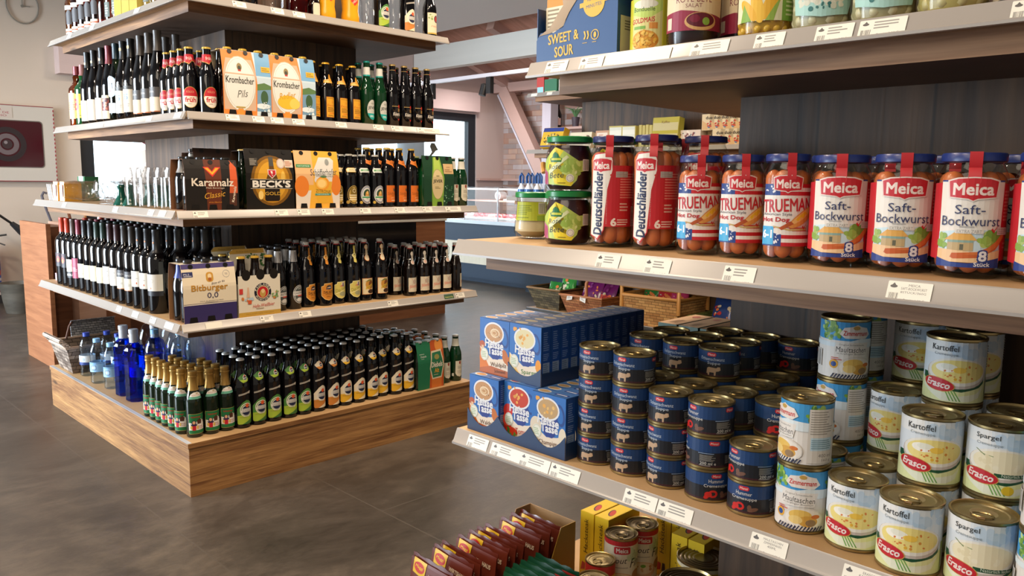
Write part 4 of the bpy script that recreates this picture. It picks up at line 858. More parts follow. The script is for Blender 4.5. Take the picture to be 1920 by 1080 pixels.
# ---- lower shelf: silver-necked, swing-top and cloister bottles
def claus():
    o = bottle('beer_bottle', P_LONG, BLACKGLASS); crown(o, P_LONG, '#3a3c40'); sleeve(o, P_LONG, .184, .228, '#a9a9aa', 'silver_neck_label', .3, .5)
    Art().text('CLAUSTHALER', 0, 20, 34, 6, '#3a3c40', 0, .02, 90).build('neck_print', on_lathe(P_LONG, .184, .016), o, du=4, dv=6, base=1.2e-3)
    a = Art(); a.ell(6, 36, 27, 36, '#b9b9b6').ell(6, 36, 25, 34, '#3c4240').ell(6, 36, 22, 31, '#b9b9b6').ell(6, 36, 20, 28, '#4a504e').rr(-20, 32, 32, 48, 3, '#c8c8c4').text('CLAUSTHALER', 6, 41, 46, 8, '#2c3030', 0, .01).rect(-2, 28, 30, 33, '#c04a3c').text('1896', 6, 58, 14, 5, '#c8c8c4').ell(6, 16, 12, 7, '#c8c8c4')
    a.build('label', on_cyl(.030, .022), o, du=4.5); return o
CL = claus()
for r_, (y, xs) in enumerate(((2.782, (1.512, 1.576)), (2.846, (1.516, 1.580)), (2.910, (1.520, 1.584)))):
    for i, x in enumerate(xs): put(CL, (x, y, Z4), 'dark bottle with silver neck and white oval label, %s row, %s one' % (ORD[r_], ('left', 'right')[i]), 'beer bottle', 'silver-necked beer bottles', .12)
def swing_top(o, h, strip):
    b = MB(); b.lathe([(.0105, h+.003), (.0125, h+.004), (.0125, h+.014), (.010, h+.016)], col('#c6c6c2', .35), 16); cp = b.build('porcelain_stopper', o)
    b = MB(); b.lathe([(.0125, h-.001), (.0135, h+.001), (.0125, h+.003)], col('#b8241f', .5), 16); b.build('rubber_seal', cp)
    m = col('#a8a8a8', .25, .9); b = MB()
    for s in (-1, 1): b.tube([(s*.013, .0, h+.010), (s*.021, -.004, h-.006), (s*.021, -.004, h-.030), (s*.0165, 0, h-.042)], .0012, m, 5)
    b.tube([(.0172*math.cos(t), .0172*math.sin(t), h-.045) for t in [k*PI/6 for k in range(12)]], .0012, m, 5, closed=True); b.build('wire_bail', o)
    return cp
def swing(key):
    o = bottle('swing_top_bottle', P_SWING, BLACKGLASS); swing_top(o, .240, None)
    c1, c2 = {'amber': ('#c47f2c', '#d9b878'), 'straw': ('#c9bb62', '#ddd7a0'), 'dark': ('#d2b27c', '#d98a44')}[key]
    s = Art(); s.rect(-5, 0, 5, 62, c1).ell(0, 22, 10, 10, c2).ell(0, 22, 7, 7, c1).ell(0, 24, 3, 3, '#3c2c1c').poly([(-5, 0), (5, 0), (2, -8), (-5, -4)], c1)
    if key == 'dark': s = Art(); s.ell(0, 8, 10, 14, '#d9823c').ell(0, 8, 8.5, 12.5, '#dccdae').rect(-5, 8, 5, 52, '#dccdae').ell(0, 52, 10, 11, '#d9823c').ell(0, 52, 8.5, 9.5, '#dccdae').text('GENUSS', 0, 30, 26, 5, '#7a5a36', 0, 0, 90)
    s.build('neck_seal_strip', on_lathe(P_SWING, .172, .0185), o, du=4, dv=5, base=2e-3)
    a = Art()
    if key == 'dark':
        a.rect(-30, 0, 30, 68, '#cf7a34').rect(-28.5, 1.5, 28.5, 66.5, '#d9cba6').ell(4, 42, 20, 22, '#c08a3c').ell(10, 42, 12, 16, '#7a4a26').poly([(-16, 20), (26, 38), (28, 50), (-14, 32)], '#c9a63c').text('Schwarze', 6, 35, 34, 7, '#5a4214', .2, 0, 24).ell(10, 12, 16, 9, '#3c2418').poly([(-20, 52), (0, 62), (20, 60), (0, 57)], '#5c7a3c')
    else:
        P = [(-30, 14), (-16, 0), (0, -5), (16, 0), (30, 14), (30, 66), (-18, 64), (-20, 56), (-30, 52)]
        a.poly(P, c2).poly([(x*.93, 30+(y-30)*.93) for x, y in P], c1)
        if key == 'amber': a.ell(2, 48, 12, 9, '#3a3430').ell(-2, 45, 5, 4, '#d9a46a').ell(6, 46, 5, 4, '#c9c4c0').poly([(-12, 40), (16, 42), (14, 46), (-10, 45)], '#3c4256').text('DAS ALTE', 1, 29, 44, 10, '#3c2414', 0, .02).bars(-14, 18, 16, 24, 2, '#7a4c1c').bars(-10, 8, 10, 14, 2, '#7a4c1c')
        else: a.ell(8, 52, 9, 10, '#d9d0c0').poly([(2, 44), (14, 44), (11, 60), (5, 60)], '#7a6a72').poly([(-10, 44), (2, 52), (4, 44)], '#c9745a').text('Das Helle', 0, 33, 50, 14, '#8f8a3c', .15, .01, 14).poly([(-26, 16), (26, 36), (26, 34), (-26, 14)], '#e6e2b8').ell(6, 14, 16, 9, '#9a9a78')
    a.build('label', on_cyl(.0335, .026), o, du=5); return o
SW = {k: swing(k) for k in ('amber', 'straw', 'dark')}
sx = [1.640, 1.712, 1.780, 1.846, 1.914, 1.984]; sk = ['amber', 'amber', 'straw', 'straw', 'dark', 'dark']
for r_ in range(4):
    for i, x in enumerate(sx):
        if r_ > 0 and i == 5: continue
        put(SW[sk[i]], (x+.006*r_+(.02 if r_ else 0), 2.782+.070*r_+(.012 if i % 2 == 0 and r_ == 0 else 0), Z4), 'swing-top bottle with %s label, lower shelf, %s row, %s from left' % ({'amber': 'amber', 'straw': 'straw yellow', 'dark': 'cream and orange'}[sk[i]], ORD[r_], ORD[i]), 'beer bottle', 'swing-top beer bottles', .05 if i else .35)
def kloster():
    o = bottle('swing_top_bottle', P_KLO, BROWNGLASS); swing_top(o, .205, None)
    s = Art(); s.ell(0, 6, 8, 11, '#c3bcae').rect(-4.5, 6, 4.5, 44, '#c3bcae').ell(0, 42, 8, 10, '#c3bcae').text('KLOSTER', 0, 24, 22, 4.5, '#6a645c', 0, 0, 90).ell(0, 5, 5, 7, '#cfa898'); s.build('neck_seal_strip', on_lathe(P_KLO, .142, .0165), o, du=4, dv=5, base=2e-3)
    a = Art(); a.rect(-27, 0, 27, 62, '#cdc6b0').ell(2, 44, 10, 10, '#b3ae9e').text('Klosterbräu', 1, 26, 46, 11, '#c9604c', .2, .01, 4)
    for p in ([(-26, 6), (8, 60), (9.5, 60), (-24.5, 6)], [(26, 6), (-14, 60), (-15.5, 60), (24.5, 6)], [(-26, 17), (27, 20), (27, 21), (-26, 18)]): a.poly(p, '#c9806c')
    a.build('label', on_cyl(.0295, .018), o, du=5); return o
KL = kloster()
kx = [2.140, 2.214, 2.278, 2.342, 2.404]
for r_ in range(3):
    for i, x in enumerate(kx): put(KL, (x-(.03 if r_ == 1 else 0)-.004*r_, 2.776+.064*r_, Z4), 'small brown swing-top bottle with white and red label, %s row, %s from left' % (ORD[r_], ORD[i]), 'beer bottle', 'small white-labelled swing-top bottles', (.1, -.1, .05, 0, 1.1)[i])

# ---- lower shelf: red wine
def wine(cap, art, z0=.03, prof=P_WINE, m=BLACKGLASS, caph=.065):
    o = bottle('wine_bottle', prof, m, 20); sleeve(o, prof, prof[-1][1]-caph, prof[-1][1], cap, 'capsule', .4)
    if art: art.build('label', on_cyl(prof[2][0], z0), o, du=6)
    return o
def lab_(bg, h=60, w=50, extra=None):
    a = Art(); a.rect(-w, 0, w, h, bg)
    if extra: extra(a)
    return a
def seal(a): a.ring(0, 40, 9, 8, 1, '#a9a498').bars(-14, 14, 14, 26, 3, '#9a958a')
WN = [('orange-capped', wine('#b8391c', lab_('#15121a', 64, 26, lambda a: a.ell(0, 34, 10, 16, '#a8301f').ell(0, 30, 5, 8, '#cf9a2c').text('ROSSO', 0, 56, 24, 7, '#7a2a2a')), .085)),
      ('grey-capped', wine('#55433c', lab_('#d3cbb4', 84, 48, lambda a: a.rect(-48, 0, 48, 28, '#16141a').text('CASTILLA', 0, 14, 56, 10, '#c9c4bc', 0, .03).ell(0, 58, 16, 10, '#bfb79f')), .045)),
      ('wine-red', wine('#7a2436', lab_('#8f2f4c', 90, 48, lambda a: a.bars(-14, 30, 14, 50, 3, '#c9a0a8')), .05)),
      ('black-capped', wine('#17181c', lab_('#d2cab2', 62, 46, seal), .06)), ('green-capped', wine('#1c3028', lab_('#d2cab2', 66, 46, seal), .06)),
      ('plum-capped', wine('#3a1f24', lab_('#cfcbc4', 72, 46, lambda a: a.ring(4, 36, 12, 9, 1, '#9a98a0').bars(-14, 50, 18, 60, 2, '#9a9894')), .065)),
      ('grey-brown-capped', wine('#3a3634', lab_('#cfc9b8', 76, 46, lambda a: a.rect(-46, 48, 46, 76, '#3c3a3c').text('CRIANZA', 2, 60, 34, 7, '#b9b4ac').rect(-46, 0, 46, 3, '#b5703c').bars(-12, 18, 16, 32, 3, '#9a958a')), .06)),
      ('black', wine('#121216', lab_('#d6d2c8', 60, 46, lambda a: a.bars(-14, 30, 16, 40, 2, '#a8a29a').ell(8, 14, 3, 4, '#c06a4a')), .085)),
      ('black', wine('#101014', lab_('#d3cfc6', 62, 46, lambda a: a.rect(-46, -18, 46, 0, '#22222a').ring(2, 38, 10, 8, 1, '#b0a8a0').ell(0, 10, 3, 4, '#c4703c')), .085, caph=.085))]
def crest(o):
    Art().poly([(0, -4), (4, 0), (0, 5), (-4, 0)], '#c4702c').build('capsule_emblem', on_lathe(P_WINE, .262, .0145), o, base=1.4e-3)
crest(WN[7][1]); crest(WN[8][1])
order = [0, 0, 1, 2, 3, 3, 4, 4, 5, 5, 6, 6, 7, 7, 8, 8]
for r_ in range(4):
    for j, k in enumerate(order):
        y = 4.132-.0798*j+(.006 if r_ else 0)-.02*(r_ % 2)
        if r_ and (j < 1 or j > 15): continue
        if r_ == 3 and y > 3.97: continue
        x = 1.150+.0755*r_
        if y < 2.94: continue
        if r_ == 3 and x > 1.40: continue
        nm, pr = WN[k]
        put(pr, (x, y, Z4), '%s red wine bottle, lower shelf, %s line from edge, %s from far end' % (nm, ORD[r_], ORD[j]), 'wine bottle', 'red wine bottles on the lower shelf', -1.2+random.uniform(-.1, .1))
t = MB()
for k in range(4): t.box(-.04, .04, -.05, .05, .009*k, .009*k+.008, col('#cfa9b4', .7))
tag(t.build('paper_napkins', None, (1.19, 4.245, Z4)), 'small stack of pink paper napkins at the far end of the lower shelf', 'napkins')

# ---- eye-level shelf: glasses, small goods
b = MB(); b.prism([(-.05, 0), (-.042, 0), (-.012, .075), (-.02, .075)], 'y', -.035, .035, col('#d9dde2', .4)); WP = b.build('white_pack')
for i, y in enumerate((4.262, 4.236, 4.21)): put(WP, (1.16, y, Z3), 'thin white pack leaning at the far end of the glass shelf, %s from the end' % ORD[i], 'pack', 'leaning white packs', PI/2)
b = MB(); b.box(-.035, .035, -.03, .03, 0, .072, col('#7a5f43', .6)); o = b.build('brown_box', None, (1.225, 4.185, Z3)); tag(o, 'small brown box between white packs and peach cartons', 'box')
Art().ell(10, 16, 6, 6, '#a8202a').build('red_dot', on_plane((-.035, 0, 0), (0, -1, 0), (0, 0, 1)), o)
b = MB(); b.box(-.036, .036, -.036, .036, 0, .088, paper('#dcb898'), .003); PC = b.build('peach_carton')
Art().rr(-24, 20, 20, 74, 4, '#cdb6c0').ell(0, 34, 12, 9, '#d9a27a').build('printed_front', on_plane((-.036, 0, 0), (0, -1, 0), (0, 0, 1)), PC, base=2.5e-3); Art().rect(-36, 0, 36, 80, '#d9a23c').build('printed_side', on_flat(-.036, 0), PC, base=2.5e-3)
put(PC, (1.155, 4.098, Z3), 'peach coloured carton left of the clear glasses, the farther one', 'carton', 'peach cartons', 0); put(PC, (1.160, 4.018, Z3), 'peach coloured carton beside the lying glasses, the nearer one', 'carton', 'peach cartons', 0)
b = MB(); b.box(-.03, .03, -.05, .05, 0, .112, col('#2a6a48', .4)); b.box(-.0305, -.02, -.03, .03, .09, .113, col('#dfe4e4', .4)); tag(b.build('green_carton', None, (1.25, 4.06, Z3)), 'tall green and white carton standing behind the peach cartons', 'carton')
def hollow(name, prof, m, wall=.0016, n=24, foot=0):
    b = MB(); inn = [(max(r-wall, .0005), z+(wall*1.6 if i == foot else 0)) for i, (r, z) in enumerate(prof)][foot:]
    b.lathe(prof+[(r, z) for r, z in reversed(inn)], m, n, cap1=False); return b.build(name)
WG = empty('wine_glass'); g = hollow('bowl', [(.006, .045), (.028, .055), (.042, .085), (.044, .110), (.036, .150)], CLEAR, .0014); g.parent = WG
b = MB(); b.lathe([(.034, 0), (.034, .003), (.006, .007), (.0045, .02), (.0045, .04), (.006, .046)], CLEAR, 20); b.build('stem', WG)
for i, y in enumerate((3.945, 3.860, 3.772, 3.684)):
    for j in range(2):
        o = put(WG, (1.262+.165*j, y-.02*j, Z3+.044), 'clear wine glass lying on its side, %s from the cartons, %s' % (ORD[i], ('rim at the shelf edge', 'in the back line')[j]), 'wine glass', 'lying wine glasses'); o.rotation_euler = (0, -PI/2+.06, 0)
WIDE = hollow('brandy_glass', [(.030, 0), (.030, .003), (.005, .007), (.006, .018), (.034, .028), (.045, .055), (.042, .082), (.036, .10)], CLEAR, .0012, foot=3)
for i, (x, y) in enumerate(((1.17, 3.592), (1.172, 3.495), (1.275, 3.60), (1.275, 3.50))): put(WIDE, (x, y, Z3), 'low clear bowl glass beside the green-stemmed glasses, %s' % ('front left', 'front right', 'back left', 'back right')[i], 'glass', 'low bowl glasses')
RM = empty('roemer_glass'); b = MB(); b.lathe([(.032, 0), (.031, .004), (.024, .016), (.016, .034), (.0125, .055), (.0125, .068), (.0155, .073), (.0135, .078), (.014, .082)], col('#0c4a3c', .12), 20); b.build('green_stem', RM)
g = hollow('bowl', [(.014, .082), (.034, .090), (.045, .108), (.046, .122), (.040, .150)], CLEAR, .0014); g.parent = RM
for i, (x, y) in enumerate(((1.165, 3.392), (1.165, 3.296), (1.270, 3.385), (1.268, 3.285), (1.265, 3.185), (1.262, 3.085), (1.255, 2.985))): put(RM, (x, y, Z3), 'wine glass with ribbed green stem, %s' % ('front, left one', 'front, beside the tumblers', 'back line, far left', 'back line, second', 'back line, third', 'back line, fourth', 'back line, next to the cartons')[i], 'wine glass', 'green-stemmed wine glasses')
TB = hollow('beer_tumbler', [(.027, 0), (.0285, .008), (.031, .112)], CLEAR, .0022)
for i, (x, y) in enumerate(((1.153, 3.222), (1.156, 3.152), (1.155, 3.084), (1.155, 3.016), (1.157, 2.948), (1.162, 2.88))): put(TB, (x, y, Z3), 'straight clear tumbler in front of the stemmed glasses, %s from the malt beer pack' % ORD[5-i], 'tumbler', 'straight tumblers')
# ---- eye-level shelf: beer
def euro(key):
    o = bottle('beer_bottle', P_EURO, BLACKGLASS); crown(o, P_EURO, '#b8b6ae'); a = Art(); c = Art()
    if key == 'gold':
        a.ell(2, 36, 28, 37, '#b79a4e').ell(2, 36, 26, 35, '#3a2c18').ell(2, 36, 22, 32, '#b79a4e').rr(-14, 30, 20, 64, 4, '#7a6428').ring(3, 52, 8, 8, 2, '#d8cfae').rect(-18, 22, 22, 27, '#ddd4b4').rect(-18, 14, 22, 18, '#ddd4b4').rect(-18, 32, 22, 36, '#ddd4b4').ell(-24, 6, 7, 7, '#a88a3c').rect(16, 0, 26, 8, '#cfcabc')
        c.poly([(-26, 12), (-22, 0), (22, 0), (26, 12), (20, 18), (-20, 18)], '#c89a3c').poly([(-24, 12), (-20, 2), (20, 2), (24, 12), (18, 16), (-18, 16)], '#d8cfae').bars(-14, 5, 14, 13, 2, '#a8883c')
    else:
        a.ell(2, 36, 28, 37, '#c9c9c4').ell(2, 36, 26, 35, '#5a4a40').ell(2, 37, 25, 33, '#8f98a8').ell(2, 36, 22, 28, '#c9c9c4').ell(2, 38, 17, 20, '#27432e').ell(2, 36, 9, 14, '#c08a3c').ell(3, 44, 5, 7, '#d8b46a').poly([(-24, 20), (28, 20), (24, 30), (-20, 30)], '#d3d6cc').poly([(-22, 22), (26, 22), (23, 28), (-19, 28)], '#3c8a5a').ell(-24, 4, 6, 6, '#b89a3c').rect(14, 0, 26, 8, '#cfcabc')
        c.poly([(-26, 12), (-22, 0), (22, 0), (26, 12), (20, 18), (-20, 18)], '#cfcfc8').rect(-20, 5, 18, 13, '#4f8f5a').bars(-12, 6, 12, 12, 2, '#cfd6cc')
    a.build('label', on_cyl(.0315, .016), o, du=5); c.build('neck_label', on_lathe(P_EURO, .142, .024), o, du=4, dv=5); return o
EU = {k: euro(k) for k in ('gold', 'green')}
for r_ in range(3):
    for i, x in enumerate((1.784, 1.850, 1.914, 1.979)):
        k = 'gold' if i < 2 else 'green'
        if r_ and i == 3: continue
        put(EU[k], (x-.012+.004*r_, 2.782+.066*r_, Z3), 'stubby dark bottle with %s oval label, %s row, %s of kind' % ({'gold': 'gold', 'green': 'white and green'}[k], ORD[r_], ORD[i % 2]), 'beer bottle', 'stubby oval-labelled beer bottles', .05)
def weiss_orange():
    o = bottle('beer_bottle', P_WEISS, BLACKGLASS); crown(o, P_WEISS, '#c0a24a'); a = Art()
    a.rect(-31, 0, 31, 70, '#cc6a24').poly([(2, 60), (16, 52), (16, 44), (0, 48)], '#4a4a40').text('Schöfferhofer', 2, 36, 56, 12, '#6a3a18', .15).bars(-8, 24, 18, 30, 1, '#8a4a1c').text('grapefruit', 4, 18, 34, 7, '#d9b08a', .2).rect(-10, 6, 26, 9, '#dcc4a8').rect(-31, 24, 31, 25, '#d9832c')
    a.build('label', on_cyl(.0315, .020), o, du=5)
    c = Art(); c.poly([(-24, 22), (-8, 16), (10, 20), (26, 14), (22, -4), (12, -14), (-4, -2), (-26, 6)], '#cf7226').bars(-10, 4, 12, 14, 2, '#8a4a1c').build('neck_label', on_lathe(P_WEISS, .176, .024), o, du=4, dv=4); 
    Art().rect(-4, 0, 4, 12, '#d99a2c').build('neck_band', on_lathe(P_WEISS, .216, .0155), o, du=4, dv=5, base=1.2e-3); return o
WO = weiss_orange()
for i, (x, y) in enumerate(((2.030, 2.785), (2.094, 2.785), (2.158, 2.785), (2.036, 2.851), (2.100, 2.851), (1.972, 2.851), (2.04, 2.917), (1.976, 2.917))):
    put(WO, (x, y, Z3), 'tall dark bottle with orange label, %s' % ('front left of three', 'front middle of three', 'front right of three', 'second row middle', 'second row right', 'second row left', 'third row right', 'third row left')[i], 'beer bottle', 'orange-labelled beer bottles', .3)
def green_pils():
    o = bottle('beer_bottle', P_INL, DEEPGREEN); crown(o, P_INL, '#c9c9c6'); sleeve(o, P_INL, .165, .200, '#cbc9bc', 'neck_label', .4)
    a = Art(); a.poly([(-22, 78), (22, 78), (23, 20), (16, 8), (0, 2), (-16, 8), (-23, 20)], '#cfcab6').poly([(-5, 76), (6, 76), (6, 66), (0, 60), (-5, 66)], '#8f3a2c').bars(-12, 40, 12, 54, 3, '#8f8b7a').bars(-14, 18, 14, 34, 3, '#a8a492').rect(-40, 6, -30, 20, '#c9c9bc')
    a.build('label', on_cyl(.029, .018), o, du=5); return o
GP = green_pils()
for z, x, y, w in ((Z3, 2.396, 2.782, 'eye-level shelf, left one'), (Z3, 2.450, 2.782, 'eye-level shelf, right end'), (ZB, 2.355, 2.790, 'pine plinth, front left'), (ZB, 2.360, 2.856, 'pine plinth, behind the left one'), (ZB, 2.420, 2.785, 'pine plinth, right end'), (ZB, 2.36, 2.94, 'pine plinth, third row'), (ZB, 2.362, 3.02, 'pine plinth, farthest back')):
    put(GP, (x-.006, y, z), 'small green bottle, cream label, '+w, 'beer bottle', 'small green beer bottles', .1)

# ---- upper shelf
def frueh():
    o = bottle('beer_bottle', P_STEIN, BLACKGLASS); crown(o, P_STEIN, '#c0a24a')
    c = Art(); c.poly([(-40, 28), (40, 28), (40, -2), (10, 4), (0, -8), (-14, -2), (-40, 4)], '#b8984a').poly([(-40, 28), (40, 28), (40, 0), (10, 6), (0, -6), (-14, 0), (-40, 6)], '#b2222c').text('früh', 0, 14, 24, 11, '#dcc0b8', 0, .02).build('neck_label', on_lathe(P_STEIN, .186, .0185), o, du=4, dv=5)
    a = Art(); a.ell(0, 40, 28, 38, '#b8984a').ell(0, 40, 26.5, 36.5, '#d9d2c6')
    a.poly([(26.5*math.cos(t), 40+36.5*math.sin(t)) for t in [PI*k/12 for k in range(13)]], '#b2222c').rect(-24, 38, 24, 44, '#d9d2c6').text('KÖLSCH', 0, 60, 26, 9, '#c9a07a').text('früh', 0, 31, 38, 17, '#b2222c', 0, .03).bars(-10, 14, 10, 18, 1, '#8a8480').build('label', on_cyl(.0315, .020), o, du=5)
    return o
FR = frueh()
for x, y, rz, w in ((1.318, 2.905, 0, 'at the front beside the blue pack'), (1.272, 2.950, -.4, 'at the near corner'), (1.272, 3.015, -.9, 'second along the left edge'), (1.272, 3.080, -.9, 'third along the left edge'), (1.272, 3.145, -.9, 'fourth along the left edge'), (1.338, 3.0, -.4, 'inner one behind the front'), (1.338, 3.066, -.6, 'inner one, farther back')):
    put(FR, (x, y, Z2), 'dark bottle with red neck and red white oval label, '+w, 'beer bottle', 'red-necked beer bottles', rz)
def yel():
    o = bottle('beer_bottle', P_STEIN, BLACKGLASS); crown(o, P_STEIN, '#d2a02c')
    c = Art(); c.poly([(-28, 0), (28, 0), (27, 12), (12, 14), (8, 34), (-2, 36), (-6, 16), (-27, 12)], '#cf8f2c').rect(-26, 3, 26, 6, '#d9b45a').build('neck_label', on_lathe(P_STEIN, .158, .024), o, du=4, dv=5)
    a = Art(); a.rect(-25, 0, 25, 84, '#5a2418').rect(-23, 2, 23, 82, '#d29a2a').text('Der', 6, 62, 14, 9, '#c8641e', .1).text('Export', 0, 48, 40, 12, '#b5541e', .1).bars(-18, 22, 20, 42, 4, '#6a4018').rect(-12, 16, 20, 19, '#c8641e').rect(-20, 76, 20, 77.5, '#7a4a18').bars(-18, 5, 16, 12, 2, '#6a4018').build('label', on_cyl(.0315, .020), o, du=5); return o
YE = yel()
for r_ in range(2):
    for i, x in enumerate((1.750, 1.815, 1.880, 1.944)): put(YE, (x+.03*r_, 2.905+.068*r_, Z2), 'stubby bottle with square yellow label, %s row, %s from left' % (('front', 'back')[r_], ORD[i]), 'beer bottle', 'yellow-labelled beer bottles', .25)
def jev():
    o = bottle('beer_bottle', P_TALL, DEEPGREEN); crown(o, P_TALL, '#1a8a84'); sleeve(o, P_TALL, .212, .243, '#cfcfc8', 'neck_label', .4); sleeve(o, P_TALL, .206, .212, '#1f9a94', 'neck_band', .4)
    a = Art(); a.ell(0, 44, 26, 42, '#b9bbb4'); a.poly([(26*math.cos(t), 44+42*math.sin(t)) for t in [PI*(1.12+.76*k/12) for k in range(13)]], '#1f9a94').text('JEVER', 0, 50, 44, 15, '#262c2a', 0, .02).text('FUN', 2, 36, 20, 8, '#8fb0ac').bars(-14, 12, 16, 22, 2, '#cfe0dc').ell(0, 70, 10, 4, '#9a9c94').build('label', on_cyl(.030, .022), o, du=5); return o
JE = jev()
for x, y, w in ((2.020, 2.905, 'front left'), (2.086, 2.905, 'front right'), (2.026, 2.975, 'back row, left'), (2.092, 2.975, 'back row, right')): put(JE, (x-.004, y, Z2), 'green bottle with turquoise cap and grey oval label, '+w, 'beer bottle', 'turquoise-capped beer bottles', .3)
def kost():
    o = bottle('beer_bottle', P_TALL, BLACKGLASS); crown(o, P_TALL, '#a8905a'); Art().rect(-30, 0, 30, 1.6, '#b8985a').ell(6, 1, 5, 5, '#b0281f').build('neck_band', on_lathe(P_TALL, .243, .0145), o, du=4, base=1.2e-3)
    a = Art(); a.rect(-28, 66, 28, 68, '#b8985a').ell(8, 67, 7, 7, '#b52a22').ell(4, 36, 24, 24, '#17120f').ring(4, 36, 24, 24, 1, '#4a3c30').rr(0, 44, 16, 58, 3, '#8a6a3c').text('Köstritzer', 2, 34, 50, 14, '#c9c4ba', .15, .02).bars(-18, 20, 22, 25, 2, '#5a5048').poly([(-2, 14), (12, 14), (5, 4)], '#a82a22').build('label', on_cyl(.030, .022), o, du=5); return o
KO = kost()
for r_ in range(2):
    for i, x in enumerate((2.150, 2.214, 2.276, 2.342)): put(KO, (x-.003+(.006*r_), 2.900+.07*r_, Z2), 'black bottle with red dot and dark label, %s row, %s from left' % (('front', 'back')[r_], ORD[i]), 'beer bottle', 'black-labelled beer bottles', .25)
# wines and spirits along the left edge
def spirit(name, prof, m, cap, c0, art=None, z0=.04, metal=0):
    o = bottle(name, prof, m, 20); sleeve(o, prof, c0, prof[-1][1], cap, 'capsule', .4, metal)
    if art: art.build('label', on_cyl(prof[2][0], z0), o, du=6)
    return o
P_WHI = [(.036, 0), (.039, .005), (.039, .170), (.037, .182), (.024, .200), (.0165, .215), (.019, .235), (.0150, .245), (.0150, .285)]
AMBER = glass('#c98a3a', 'amber', .04, 1, .45)
o = spirit('whisky_bottle', P_WHI, AMBER, '#7a1f2a', .245, Art().rect(-30, 0, 42, 120, '#d6b08a').bars(-20, 40, 30, 80, 4, '#a87a54')); o.rotation_euler.z = -1.2; o.location = (1.275, 4.215, Z2); tag(o, 'amber whisky bottle with wine-red cap at the far end of the upper shelf', 'whisky bottle')
b = MB(); b.lathe([(.034, .006), (.0365, .168)], col('#8a4f16', .3), 18); b.build('whisky', o)
o = spirit('whisky_bottle', P_WHI, GREENGLASS, '#8a5a58', .235, Art().rect(-34, 0, 44, 110, '#d6b42c').text('B', -6, 62, 26, 50, '#a8262c', 0, .04).bars(8, 60, 36, 66, 1, '#3a3a2a').bars(-20, 8, 30, 22, 2, '#5a5420')); o.rotation_euler.z = -1.2; o.location = (1.275, 4.128, Z2); tag(o, 'green whisky bottle with yellow label and red letter', 'whisky bottle')
wl = lambda: Art().rect(-48, 0, 48, 92, '#d3c9bb').ring(0, 54, 6, 10, 1, '#a49a8c').bars(-14, 14, 14, 26, 3, '#a09688')
HW = spirit('wine_bottle', P_HOCK, BLACKGLASS, '#101014', .262, wl(), .022); Art().rr(-5, 0, 5, 10, 1, '#c9b87a').build('capsule_emblem', on_lathe(P_HOCK, .276, .0152), HW, base=1.4e-3)
for i, (x, y) in enumerate(((1.272, 4.044), (1.272, 3.955), (1.272, 3.850), (1.355, 4.0))): put(HW, (x, y, Z2), 'slender black wine bottle with cream label, %s' % ('farthest of the edge line', 'second of the edge line', 'third, beside the red-capped one', 'in the second line')[i], 'wine bottle', 'slender cream-labelled wine bottles', -1.2)
o = spirit('wine_bottle', P_HOCK, BLACKGLASS, '#7c2a34', .255, Art().rect(-46, 0, 46, 100, '#d6c6a8').rect(-46, 34, 46, 88, '#4a2420').blobs(0, 60, 40, 24, 40, 3, 8, ['#a85a3c', '#c98a6a', '#6a2c2c', '#8a3c2c'], 8), .02); o.rotation_euler.z = -1.2; o.location = (1.273, 3.768, Z2); tag(o, 'black wine bottle with wine-red capsule and dark picture label', 'wine bottle')
o = spirit('vermouth_bottle', P_HOCK, glass('#5f7a5c', 'palegreen', .04, 1, .35), '#12303a', .268, Art().ell(0, 130, 34, 44, '#b9d2e4').ell(0, 130, 30, 40, '#d6dde4').text('M', 0, 134, 22, 24, '#44464c').bars(-14, 108, 16, 116, 1, '#b5383c').rect(-24, 20, 30, 62, '#c9cdd0'), .02); o.rotation_euler.z = -1.2; o.location = (1.273, 3.682, Z2); tag(o, 'clear greenish vermouth bottle with pale blue round label', 'bottle')
TW = spirit('wine_bottle', P_HOCK, BLACKGLASS, '#0e0f12', .258, Art().rect(-46, 0, 46, 92, '#d3cab8').text('35', -2, 62, 22, 22, '#5f7f9a', 0, .03).bars(-14, 14, 18, 44, 4, '#a09888').rect(-46, 92, 46, 106, '#3a3834').ring(0, 110, 12, 12, 2, '#6a665e'), .035); Art().rr(-6, 0, 6, 12, 1, '#b5954a').build('capsule_emblem', on_lathe(P_HOCK, .292, .0152), TW, base=1.4e-3)
for i, (x, y) in enumerate(((1.272, 3.597), (1.345, 3.572), (1.272, 3.508), (1.356, 3.49), (1.43, 3.53))): put(TW, (x, y, Z2), 'tall black wine bottle with number label and gold emblem, %s' % ('edge line, left', 'second line, left', 'edge line, right', 'second line, right', 'third line at the core')[i], 'wine bottle', 'tall number-labelled wine bottles', -1.2)
DW = spirit('wine_bottle', P_HOCK, BLACKGLASS, '#4a4440', .255, Art().rect(-46, 0, 46, 92, '#cfc4ae').rect(-46, 56, 46, 94, '#46423f').rect(-46, 0, 46, 4, '#b5683c').text('RISERVA', -10, 76, 36, 8, '#a8a29a').bars(-30, 18, 10, 36, 3, '#9a927f'), .022)
for i, (x, y) in enumerate(((1.272, 3.405), (1.272, 3.318), (1.272, 3.230), (1.356, 3.36), (1.36, 3.27))): put(DW, (x, y, Z2), 'dark wine bottle with grey capsule and two-tone label, %s' % ('left of three at the edge', 'middle of three at the edge', 'right of three at the edge', 'second line, left', 'second line, right')[i], 'wine bottle', 'grey-capped two-tone wine bottles', -1.2)

